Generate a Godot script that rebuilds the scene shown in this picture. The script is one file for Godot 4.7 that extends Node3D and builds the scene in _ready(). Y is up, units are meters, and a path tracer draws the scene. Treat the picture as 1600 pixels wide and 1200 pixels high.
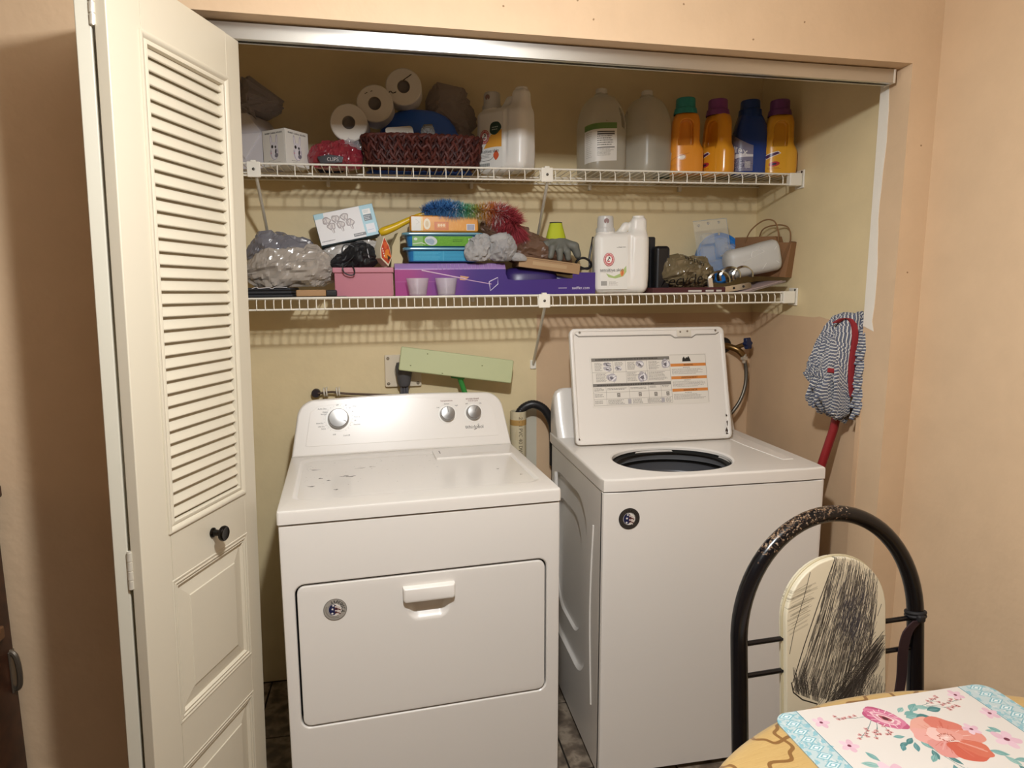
extends Node3D
# A laundry closet with a dryer and a washer, seen from a dining table. Metres, y up; the closet's back wall is z = 0, the room is towards +z.

var mats := {}
var meshes := {}
var font: SystemFont
var rng := RandomNumberGenerator.new()


# ---------------------------------------------------------------- geometry
class G:
	var v := PackedVector3Array()
	var uv := PackedVector2Array()
	var ix := PackedInt32Array()

	func vert(p: Vector3, t := Vector2.ZERO) -> int:
		v.append(p)
		uv.append(t)
		return v.size() - 1

	func tri(a: int, b: int, c: int) -> void:
		ix.append(a)
		ix.append(b)
		ix.append(c)

	func quad(a: int, b: int, c: int, d: int) -> void:
		tri(a, b, c)
		tri(a, c, d)

	func orient(from: int) -> G:
		var vol := 0.0
		var o := v[ix[from]] if from < ix.size() else Vector3.ZERO
		for k in range(from, ix.size(), 3):
			vol += (v[ix[k]] - o).dot((v[ix[k + 1]] - o).cross(v[ix[k + 2]] - o))
		if vol > 0.0:
			for k in range(from, ix.size(), 3):
				var t := ix[k + 1]
				ix[k + 1] = ix[k + 2]
				ix[k + 2] = t
		return self

	func add(o: G, x := Transform3D()) -> G:
		var base := v.size()
		for k in o.v.size():
			vert(x * o.v[k], o.uv[k])
		for k in o.ix:
			ix.append(k + base)
		return self

	func grid(nu: int, nv: int, fn: Callable, turn := true) -> G:
		var from := ix.size()
		var b := v.size()
		for j in nv + 1:
			for i in nu + 1:
				var s := Vector2(float(i) / nu, float(j) / nv)
				vert(fn.call(s.x, s.y), s)
		for j in nv:
			for i in nu:
				var a := b + j * (nu + 1) + i
				quad(a, a + 1, a + nu + 2, a + nu + 1)
		return orient(from) if turn else self

	func rbox(c: Vector3, s: Vector3, r := 0.0, seg := 2) -> G:
		var from := ix.size()
		var h := s / 2.0
		r = minf(r, minf(h.x, minf(h.y, h.z)) * 0.999)
		for axis in 3:
			var ua := (axis + 1) % 3
			var va := (axis + 2) % 3
			if axis == 0:
				ua = 2
				va = 1
			elif axis == 1:
				ua = 0
				va = 2
			else:
				ua = 0
				va = 1
			var lu := PackedFloat32Array()
			var lv := PackedFloat32Array()
			if r <= 0.0:
				lu = PackedFloat32Array([-h[ua], h[ua]])
				lv = PackedFloat32Array([-h[va], h[va]])
			else:
				for j in range(seg, -1, -1):
					lu.append(-(h[ua] - r) - r * tan(PI / 4 * j / seg))
					lv.append(-(h[va] - r) - r * tan(PI / 4 * j / seg))
				for j in seg + 1:
					lu.append(h[ua] - r + r * tan(PI / 4 * j / seg))
					lv.append(h[va] - r + r * tan(PI / 4 * j / seg))
			for side in [-1.0, 1.0]:
				var b := v.size()
				var f0 := ix.size()
				for y in lv:
					for x in lu:
						var p := Vector3.ZERO
						p[axis] = side * h[axis]
						p[ua] = x
						p[va] = y
						if r > 0.0:
							var q := Vector3(clampf(p.x, r - h.x, h.x - r), clampf(p.y, r - h.y, h.y - r), clampf(p.z, r - h.z, h.z - r))
							p = q + (p - q).normalized() * r
						vert(c + p, Vector2(0.5 + 0.5 * x / h[ua], 0.5 - 0.5 * y / h[va]))
				var n := lu.size()
				for j in lv.size() - 1:
					for i in n - 1:
						var a := b + j * n + i
						quad(a, a + 1, a + n + 1, a + n)
				var k := ix[f0]
				var fn := (v[ix[f0 + 2]] - v[k]).cross(v[ix[f0 + 1]] - v[k])
				if (v.size() and fn.dot(v[k] - c) < 0.0):
					for t in range(f0, ix.size(), 3):
						var w := ix[t + 1]
						ix[t + 1] = ix[t + 2]
						ix[t + 2] = w
		return self

	func lathe(p: PackedVector2Array, seg := 32, sx := 1.0, sz := 1.0) -> G:
		var n := p.size() - 1
		return grid(seg, n, func(s, t):
			var q := p[roundi(t * n)]
			var a: float = s * TAU
			return Vector3(cos(a) * q.x * sx, q.y, sin(a) * q.x * sz))

	func loft(rings: Array, cap0 := true, cap1 := true) -> G:
		var from := ix.size()
		var n: int = rings[0].size()
		var b := v.size()
		for k in rings.size():
			for i in n + 1:
				vert(rings[k][i % n], Vector2(float(i) / n, float(k) / maxi(1, rings.size() - 1)))
		for k in rings.size() - 1:
			for i in n:
				var a := b + k * (n + 1) + i
				quad(a, a + 1, a + n + 2, a + n + 1)
		for e in [[cap0, 0, true], [cap1, rings.size() - 1, false]]:
			if e[0]:
				var r: PackedVector3Array = rings[e[1]]
				var m := Vector3.ZERO
				for q in r:
					m += q / n
				var c := vert(m, Vector2(0.5, 0.5))
				for q in r:
					vert(q)
				for i in n:
					if e[2]:
						tri(c, c + 1 + (i + 1) % n, c + 1 + i)
					else:
						tri(c, c + 1 + i, c + 1 + (i + 1) % n)
		return orient(from)

	func tube(path: PackedVector3Array, rad, seg := 8, closed := false) -> G:
		var from := ix.size()
		var n := path.size()
		var t0 := (path[1] - path[0]).normalized()
		var up := Vector3.UP if absf(t0.y) < 0.9 else Vector3.RIGHT
		var nrm := (up - t0 * up.dot(t0)).normalized()
		var b := v.size()
		var m := n + (1 if closed else 0)
		for k in m:
			var i := k % n
			var t: Vector3
			if closed:
				t = (path[(i + 1) % n] - path[(i + n - 1) % n]).normalized()
			else:
				t = (path[mini(i + 1, n - 1)] - path[maxi(i - 1, 0)]).normalized()
			nrm = (nrm - t * nrm.dot(t)).normalized()
			var bi := t.cross(nrm)
			var r: float = rad if rad is float else rad[i]
			for j in seg + 1:
				var a := TAU * j / seg
				vert(path[i] + (nrm * cos(a) + bi * sin(a)) * r, Vector2(float(j) / seg, float(k) / (m - 1)))
		for k in m - 1:
			for j in seg:
				var a := b + k * (seg + 1) + j
				quad(a, a + 1, a + seg + 2, a + seg + 1)
		if not closed:
			for e in [[0, true], [m - 1, false]]:
				var s: int = b + e[0] * (seg + 1)
				var c := vert(path[e[0]])
				for j in seg + 1:
					vert(v[s + j])
				for j in seg:
					if e[1]:
						tri(c, c + 2 + j, c + 1 + j)
					else:
						tri(c, c + 1 + j, c + 2 + j)
		return orient(from)

	func prism(poly: PackedVector2Array, z0: float, z1: float, ch := 0.0, both := false) -> G:
		var from := ix.size()
		var n := poly.size()
		var lo := poly[0]
		var hi := poly[0]
		for p in poly:
			lo = lo.min(p)
			hi = hi.max(p)
		var inner := PackedVector2Array()
		var s := -1.0 if Geometry2D.is_polygon_clockwise(poly) else 1.0
		for i in n:
			var e0 := (poly[i] - poly[(i + n - 1) % n]).normalized()
			var e1 := (poly[(i + 1) % n] - poly[i]).normalized()
			var n0 := Vector2(-e0.y, e0.x) * s
			var n1 := Vector2(-e1.y, e1.x) * s
			inner.append(poly[i] + (n0 + n1) / maxf(0.4, 1.0 + n0.dot(n1)) * ch)
		var loops := [[inner if both else poly, z0]]
		if both:
			loops.append([poly, z0 + ch])
		if ch > 0.0:
			loops.append([poly, z1 - ch])
			loops.append([poly, z1 - ch])
			for k in [0.35, 0.7]:
				var mid := PackedVector2Array()
				for i in n:
					mid.append(poly[i].lerp(inner[i], 1.0 - cos(k * PI / 2)))
				loops.append([mid, z1 - ch + ch * sin(k * PI / 2)])
			loops.append([inner, z1])
		else:
			loops.append([poly, z1])
		var b := v.size()
		for l in loops:
			for p in l[0]:
				vert(Vector3(p.x, p.y, l[1]), Vector2((p.x - lo.x) / (hi.x - lo.x), 1.0 - (p.y - lo.y) / (hi.y - lo.y)))
		for k in loops.size() - 1:
			for i in n:
				var j := (i + 1) % n
				quad(b + k * n + i, b + k * n + j, b + (k + 1) * n + j, b + (k + 1) * n + i)
		var fill := Geometry2D.triangulate_polygon(inner if ch > 0.0 else poly)
		var same := fill.size() > 0
		if same:
			var a := (v[b + fill[1]] - v[b + fill[0]]).cross(v[b + fill[2]] - v[b + fill[0]]).z > 0.0
			var t := b + (loops.size() - 1) * n
			for k in range(0, fill.size(), 3):
				var f := [fill[k], fill[k + 1], fill[k + 2]]
				if a != (s > 0.0):
					f = [fill[k], fill[k + 2], fill[k + 1]]
				tri(t + f[0], t + f[1], t + f[2])
				tri(b + f[0], b + f[2], b + f[1])
		var vol := 0.0
		return orient(from)

	# surface nets round the zero of fn
	func nets(lo: Vector3, hi: Vector3, cell: float, fn: Callable) -> G:
		var from := ix.size()
		var d := Vector3i(((hi - lo) / cell).ceil()) + Vector3i.ONE
		var f := PackedFloat32Array()
		f.resize(d.x * d.y * d.z)
		var k := 0
		for z in d.z:
			for y in d.y:
				for x in d.x:
					f[k] = fn.call(lo + Vector3(x, y, z) * cell)
					k += 1
		var sx := 1
		var sy := d.x
		var sz := d.x * d.y
		var id := PackedInt32Array()
		id.resize(f.size())
		id.fill(-1)
		var corner := [0, sx, sy, sx + sy, sz, sx + sz, sy + sz, sx + sy + sz]
		var off := [Vector3(0, 0, 0), Vector3(1, 0, 0), Vector3(0, 1, 0), Vector3(1, 1, 0), Vector3(0, 0, 1), Vector3(1, 0, 1), Vector3(0, 1, 1), Vector3(1, 1, 1)]
		var edges := [[0, 1], [2, 3], [4, 5], [6, 7], [0, 2], [1, 3], [4, 6], [5, 7], [0, 4], [1, 5], [2, 6], [3, 7]]
		for z in d.z - 1:
			for y in d.y - 1:
				for x in d.x - 1:
					var at := x + y * sy + z * sz
					var neg := 0
					for c in 8:
						if f[at + corner[c]] < 0.0:
							neg += 1
					if neg == 0 or neg == 8:
						continue
					var sum := Vector3.ZERO
					var cnt := 0
					for e in edges:
						var fa := f[at + corner[e[0]]]
						var fb := f[at + corner[e[1]]]
						if (fa < 0.0) != (fb < 0.0):
							sum += off[e[0]].lerp(off[e[1]], fa / (fa - fb))
							cnt += 1
					id[at] = vert(lo + (Vector3(x, y, z) + sum / cnt) * cell)
		for z in range(1, d.z - 1):
			for y in range(1, d.y - 1):
				for x in range(1, d.x - 1):
					var at := x + y * sy + z * sz
					var s := f[at] < 0.0
					for a in [[sx, sy, sz], [sy, sz, sx], [sz, sx, sy]]:
						if s != (f[at + a[0]] < 0.0):
							var q := [id[at], id[at - a[1]], id[at - a[1] - a[2]], id[at - a[2]]]
							if s:
								quad(q[0], q[1], q[2], q[3])
							else:
								quad(q[0], q[3], q[2], q[1])
		return orient(from)

	# one smooth mesh with edges sharper than crease kept
	func mesh(crease := 40.0) -> ArrayMesh:
		var nt := ix.size() / 3
		var fnorm := PackedVector3Array()
		var farea := PackedVector3Array()
		var ids := {}
		var weld := PackedInt32Array()
		weld.resize(v.size())
		for k in v.size():
			var key := Vector3i((v[k] * 30000.0).round())
			if not ids.has(key):
				ids[key] = ids.size()
			weld[k] = ids[key]
		var near := []
		near.resize(ids.size())
		for t in nt:
			var a := v[ix[t * 3]]
			var c := (v[ix[t * 3 + 2]] - a).cross(v[ix[t * 3 + 1]] - a)
			farea.append(c)
			fnorm.append(c.normalized())
			for j in 3:
				var w := weld[ix[t * 3 + j]]
				if near[w] == null:
					near[w] = PackedInt32Array([t])
				else:
					near[w].append(t)
		var lim := cos(deg_to_rad(crease))
		var ov := PackedVector3Array()
		var on := PackedVector3Array()
		var ou := PackedVector2Array()
		for t in nt:
			if farea[t].length_squared() < 1e-22:
				continue
			for j in 3:
				var k := ix[t * 3 + j]
				var s := Vector3.ZERO
				for o in near[weld[k]]:
					if fnorm[o].dot(fnorm[t]) >= lim:
						s += farea[o]
				ov.append(v[k])
				on.append(s.normalized() if s.length_squared() > 1e-24 else fnorm[t])
				ou.append(uv[k])
		var arr := []
		arr.resize(Mesh.ARRAY_MAX)
		arr[Mesh.ARRAY_VERTEX] = ov
		arr[Mesh.ARRAY_NORMAL] = on
		arr[Mesh.ARRAY_TEX_UV] = ou
		var m := ArrayMesh.new()
		m.add_surface_from_arrays(Mesh.PRIMITIVE_TRIANGLES, arr)
		return m


# ---------------------------------------------------------------- a small canvas for flat print
class Cv:
	var im: Image
	var w: float
	var h: float
	const S := 2.0

	func _init(w_: int, h_: int, bg: Color) -> void:
		w = w_
		h = h_
		im = Image.create(int(w * S), int(h * S), false, Image.FORMAT_RGB8)
		im.fill(bg)

	func rect(x: float, y: float, a: float, b: float, c: Color) -> void:
		im.fill_rect(Rect2i(int(x * S), int(y * S), maxi(1, int(a * S)), maxi(1, int(b * S))), c)

	func poly(p: PackedVector2Array, c: Color) -> void:
		var lo := INF
		var hi := -INF
		for q in p:
			lo = minf(lo, q.y * S)
			hi = maxf(hi, q.y * S)
		for y in range(maxi(0, int(lo)), mini(int(h * S) - 1, int(hi)) + 1):
			var xs := []
			var yy := y + 0.5
			for i in p.size():
				var a := p[i] * S
				var b := p[(i + 1) % p.size()] * S
				if (a.y <= yy) != (b.y <= yy):
					xs.append(a.x + (yy - a.y) / (b.y - a.y) * (b.x - a.x))
			xs.sort()
			for i in range(0, xs.size() - 1, 2):
				var x0 := clampi(roundi(xs[i]), 0, int(w * S))
				var x1 := clampi(roundi(xs[i + 1]), 0, int(w * S))
				if x1 > x0:
					im.fill_rect(Rect2i(x0, y, x1 - x0, 1), c)

	func ell(cx: float, cy: float, rx: float, ry: float, c: Color, rot := 0.0, wob := 0.0) -> void:
		var p := PackedVector2Array()
		for k in 28:
			var a := TAU * k / 28
			var m := 1.0 + wob * sin(a * 3.0 + cx) + wob * 0.6 * sin(a * 5.0 + cy)
			p.append(Vector2(cx, cy) + Vector2(cos(a) * rx * m, sin(a) * ry * m).rotated(rot))
		poly(p, c)

	func leaf(x: float, y: float, len: float, wid: float, rot: float, c: Color) -> void:
		var p := PackedVector2Array()
		for k in 9:
			p.append(Vector2(x, y) + Vector2(len * k / 8.0, wid * sin(PI * k / 8.0)).rotated(rot))
		for k in range(7, 0, -1):
			p.append(Vector2(x, y) + Vector2(len * k / 8.0, -wid * sin(PI * k / 8.0)).rotated(rot))
		poly(p, c)

	func line(pts: Array, wid: float, c: Color) -> void:
		for i in pts.size() - 1:
			var a: Vector2 = pts[i]
			var b: Vector2 = pts[i + 1]
			var d := (b - a).normalized() * wid / 2
			var n := Vector2(-d.y, d.x)
			poly(PackedVector2Array([a - d * 0.6 + n, b + d * 0.6 + n, b + d * 0.6 - n, a - d * 0.6 - n]), c)

	func ring(cx: float, cy: float, r: float, wid: float, c: Color) -> void:
		var p := []
		for k in 41:
			p.append(Vector2(cx + cos(TAU * k / 40) * r, cy + sin(TAU * k / 40) * r))
		line(p, wid, c)

	func words(x: float, y: float, a: float, lines: int, step: float, c: Color, r: RandomNumberGenerator) -> void:
		for k in lines:
			var at := x
			var end := x + a * r.randf_range(0.7, 1.0)
			while at < end:
				var l := r.randf_range(3.0, 9.0)
				rect(at, y + k * step, minf(l, end - at), step * 0.42, c)
				at += l + 2.0

	func tex() -> ImageTexture:
		im.resize(int(w), int(h), Image.INTERPOLATE_LANCZOS)
		return ImageTexture.create_from_image(im)


# ---------------------------------------------------------------- scene helpers
func col(hex: String) -> Color:
	return Color.html(hex)


func mat(hex: String, rough := 0.5, o := {}) -> StandardMaterial3D:
	var key := hex + str(rough) + str(o)
	if mats.has(key):
		return mats[key]
	var m := StandardMaterial3D.new()
	m.albedo_color = col(hex)
	m.roughness = rough
	m.metallic = o.get("metal", 0.0)
	if o.has("spec"):
		m.metallic_specular = o.spec
	if o.has("alpha"):
		m.transparency = BaseMaterial3D.TRANSPARENCY_ALPHA
		m.albedo_color.a = o.alpha
		m.cull_mode = BaseMaterial3D.CULL_DISABLED
	if o.has("tex"):
		m.albedo_texture = o.tex
		if o.has("tile"):
			m.uv1_scale = o.tile
	if o.has("coat"):
		m.clearcoat_enabled = true
		m.clearcoat = o.coat
		m.clearcoat_roughness = 0.15
	if o.has("rim"):
		m.rim_enabled = true
		m.rim = o.rim
	if o.has("back"):
		m.backlight_enabled = true
		m.backlight = col(o.back)
	if o.has("sss"):
		m.subsurf_scatter_enabled = true
		m.subsurf_scatter_strength = o.sss
	if o.has("bump"):
		m.heightmap_enabled = true
		m.heightmap_texture = o.bump
		m.heightmap_scale = o.get("bumpcm", 0.1)
	if o.has("tri"):
		m.uv1_triplanar = true
		m.uv1_world_triplanar = true
		m.uv1_scale = Vector3.ONE * o.tri
	mats[key] = m
	return m


func noise_tex(freq: float, size := 256, ramp: Array = [], kind := FastNoiseLite.TYPE_SIMPLEX_SMOOTH, sd := 1, oct := 4) -> NoiseTexture2D:
	var n := FastNoiseLite.new()
	n.noise_type = kind
	n.frequency = freq
	n.seed = sd
	n.fractal_octaves = oct
	var t := NoiseTexture2D.new()
	t.width = size
	t.height = size
	t.seamless = true
	t.noise = n
	if ramp.size():
		var g := Gradient.new()
		g.offsets = PackedFloat32Array(ramp.map(func(e): return e[0]))
		g.colors = PackedColorArray(ramp.map(func(e): return col(e[1])))
		t.color_ramp = g
	return t


func put(called: String, shape, m: Material, parent: Node3D = null, x := Transform3D(), crease := 40.0) -> MeshInstance3D:
	var o := MeshInstance3D.new()
	o.name = called
	o.mesh = shape.mesh(crease) if shape is G else shape
	o.material_override = m
	o.transform = x
	(parent if parent else self).add_child(o, true)
	return o


func tag(o: Node3D, label: String, category: String, group := "") -> Node3D:
	o.set_meta("label", label)
	o.set_meta("category", category)
	if group:
		o.set_meta("group", group)
	return o


func thing(called: String, label: String, category: String, x := Transform3D(), group := "") -> Node3D:
	var o := Node3D.new()
	o.name = called
	o.transform = x
	add_child(o, true)
	tag(o, label, category, group)
	return o


func structure(o: Node3D) -> Node3D:
	o.set_meta("kind", "structure")
	return o


func at(x: float, y: float, z: float, rx := 0.0, ry := 0.0, rz := 0.0) -> Transform3D:
	return Transform3D(Basis.from_euler(Vector3(deg_to_rad(rx), deg_to_rad(ry), deg_to_rad(rz))), Vector3(x, y, z))


func v3(a: Array) -> PackedVector3Array:
	var p := PackedVector3Array()
	for k in range(0, a.size(), 3):
		p.append(Vector3(a[k], a[k + 1], a[k + 2]))
	return p


func smooth(p: PackedVector3Array, n: int) -> PackedVector3Array:
	var c := Curve3D.new()
	for i in p.size():
		var t := (p[mini(i + 1, p.size() - 1)] - p[maxi(i - 1, 0)]) / 6.0
		c.add_point(p[i], -t, t)
	c.bake_interval = 0.002
	var out := PackedVector3Array()
	var l := c.get_baked_length()
	for i in n + 1:
		out.append(c.sample_baked(l * i / n, true))
	return out


func rrect(x0: float, y0: float, x1: float, y1: float, r: float, seg := 5) -> PackedVector2Array:
	var p := PackedVector2Array()
	for c in [[x1 - r, y1 - r, 0.0], [x0 + r, y1 - r, 0.25], [x0 + r, y0 + r, 0.5], [x1 - r, y0 + r, 0.75]]:
		for k in seg + 1:
			var a: float = TAU * (c[2] + 0.25 * k / seg)
			p.append(Vector2(c[0] + cos(a) * r, c[1] + sin(a) * r))
	return p


func flat(p: PackedVector2Array, z: float) -> PackedVector3Array:
	var o := PackedVector3Array()
	for q in p:
		o.append(Vector3(q.x, q.y, z))
	return o


func level(p: PackedVector2Array, y: float) -> PackedVector3Array:
	var o := PackedVector3Array()
	for q in p:
		o.append(Vector3(q.x, y, -q.y))
	return o


func letters(s: String, width: float, depth := 0.0006) -> TextMesh:
	var t := TextMesh.new()
	t.text = s
	t.font = font
	t.font_size = 48
	t.curve_step = 3.0
	t.pixel_size = 0.001
	t.depth = depth
	t.pixel_size = 0.001 * width / maxf(1e-4, t.get_aabb().size.x)
	return t


func write(s: String, width: float, m: Material, parent: Node3D, x: Transform3D, called := "lettering") -> MeshInstance3D:
	return put(called, letters(s, width), m, parent, x)


# lettering laid on a curved surface: fn maps a point of the flat text to its place
func write_on(s: String, width: float, m: Material, parent: Node3D, fn: Callable, called := "lettering") -> MeshInstance3D:
	var a := letters(s, width).get_mesh_arrays()
	var g := G.new()
	for p in a[Mesh.ARRAY_VERTEX]:
		g.vert(fn.call(p))
	if a[Mesh.ARRAY_INDEX] != null and a[Mesh.ARRAY_INDEX].size():
		g.ix = a[Mesh.ARRAY_INDEX]
	else:
		g.ix = PackedInt32Array(range(g.v.size()))
	return put(called, g, m, parent, Transform3D(), 30.0)


# a crumpled bag or rag: a noisy tube along a path, flattened below y = floor
func crumple(path: Array, rad: Array, sd: int, amp := 0.3, freq := 22.0, floor_y := -9.0, ys := 1.0, zs := 1.0, nu := 44, nv := 40) -> G:
	var n := FastNoiseLite.new()
	n.seed = sd
	n.frequency = 1.0
	var fs := 0.62
	n.noise_type = FastNoiseLite.TYPE_SIMPLEX_SMOOTH
	n.fractal_type = FastNoiseLite.FRACTAL_RIDGED
	n.fractal_octaves = 3
	var m := path.size() - 1
	var g := G.new()
	g.grid(nu, nv, func(s, t):
		var f: float = clampf(t * m, 0.0, m - 0.0001)
		var i := int(f)
		var c: Vector3 = path[i].lerp(path[i + 1], f - i)
		var r: float = lerpf(rad[i], rad[i + 1], smoothstep(0.0, 1.0, f - i))
		var e := sqrt(clampf(1.0 - pow(absf(2.0 * t - 1.0), 4.0), 0.0, 1.0))
		var d: Vector3 = (path[mini(i + 1, m)] - path[maxi(i, 0)]).normalized()
		var side := d.cross(Vector3.UP).normalized() if absf(d.y) < 0.95 else Vector3.BACK
		var up := side.cross(d)
		var a: float = s * TAU
		var w := side * cos(a) * zs + up * sin(a) * ys
		var p := c + w * r * e
		# long folds running with the path, skewed ones across them, and fine creases
		var k := 0.55 * n.get_noise_3d(cos(a) * 2.0 * fs, sin(a) * 2.0 * fs, t * 2.2 * fs)
		k += 0.45 * n.get_noise_3d(cos(a + t * 2.5) * 1.3 * fs + 40.0, sin(a + t * 2.5) * 1.3 * fs, t * 5.0 * fs)
		k += 0.22 * n.get_noise_3dv(p * freq * 2.0)
		p += w * r * amp * k * minf(1.0, e * 2.0)
		p.y = maxf(p.y, floor_y)
		return p)
	return g


# ---------------------------------------------------------------- the scene
var upper := Transform3D(Basis(Vector3.BACK, 0.0087), Vector3(1.1, 1.8613, 0))
var lower := Transform3D(Basis(Vector3.BACK, 0.006), Vector3(1.1, 1.4563, 0))


func on(shelf: Transform3D, x: float, y: float, z: float, rx := 0.0, ry := 0.0, rz := 0.0) -> Transform3D:
	return shelf * at(x - 1.1, y + 0.0025, z, rx, ry, rz)


func _ready() -> void:
	# camera, surroundings, exposure
	var cam := Camera3D.new()
	cam.name = "camera"
	cam.fov = 60.49
	cam.near = 0.02
	cam.transform = Transform3D(Basis(Vector3(0.98328, -0.00362, 0.18204), Vector3(0.03003, 0.98933, -0.14253), Vector3(-0.17958, 0.14562, 0.97291)), Vector3(0.5961, 1.4836, 2.4482))
	add_child(cam)
	cam.make_current()
	var we := WorldEnvironment.new()
	we.name = "surroundings"
	var env := Environment.new()
	env.background_mode = Environment.BG_COLOR
	env.background_color = Color(0.01, 0.01, 0.01)
	env.ambient_light_source = Environment.AMBIENT_SOURCE_DISABLED
	env.tonemap_mode = Environment.TONE_MAPPER_LINEAR
	env.tonemap_exposure = 1.06
	env.sdfgi_enabled = true
	env.ssao_enabled = true
	env.ssil_enabled = true
	we.environment = env
	add_child(we)
	rng.seed = 7
	font = SystemFont.new()
	font.font_names = PackedStringArray(["Droid Sans"])
	ceiling_lamp()
	room()
	bifold_door()
	shelves()
	dryer()
	washer()
	wall_fittings()
	mop()
	table()
	chair()
	upper_shelf_things()
	lower_shelf_things()
	left_cabinet()


func ceiling_lamp() -> void:
	var o := thing("ceiling_lamp", "round white glass dome lamp glowing on the ceiling", "lamp", at(0.735, 2.44, 1.85))
	put("base", G.new().lathe(PackedVector2Array([Vector2(0, 0), Vector2(0.15, 0), Vector2(0.155, -0.006), Vector2(0.155, -0.028), Vector2(0.15, -0.032), Vector2(0, -0.032)]), 40), mat("d8d4cc", 0.4), o)
	var p := PackedVector2Array()
	for k in 13:
		p.append(Vector2(0.145 * cos(PI / 2 * k / 12.0), -0.033 - 0.272 * sin(PI / 2 * k / 12.0)))
	var glass := StandardMaterial3D.new()
	glass.albedo_color = col("f4ead8")
	glass.roughness = 0.4
	glass.emission_enabled = true
	glass.emission = col("fff6ec")
	glass.emission_energy_multiplier = 3.0
	put("glass_bulb", G.new().lathe(p, 40), glass, o)
	var l := OmniLight3D.new()
	l.name = "lamp_light"
	l.position = Vector3(0, -0.27, 0)
	l.light_color = col("fafdff")
	l.light_energy = 0.89
	l.light_size = 0.035
	l.omni_range = 12.0
	l.omni_attenuation = 2.0
	l.shadow_enabled = true
	o.add_child(l)
	# the dome throws most of its light down: its base shades the rest
	var d := AreaLight3D.new()
	d.name = "lamp_glow"
	d.transform = at(0, -0.308, 0, -90, 0, 0)
	d.area_size = Vector2(0.075, 0.075)
	d.light_color = col("fafdff")
	d.light_energy = 1.95
	d.area_range = 12.0
	d.shadow_enabled = true
	o.add_child(d)


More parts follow.
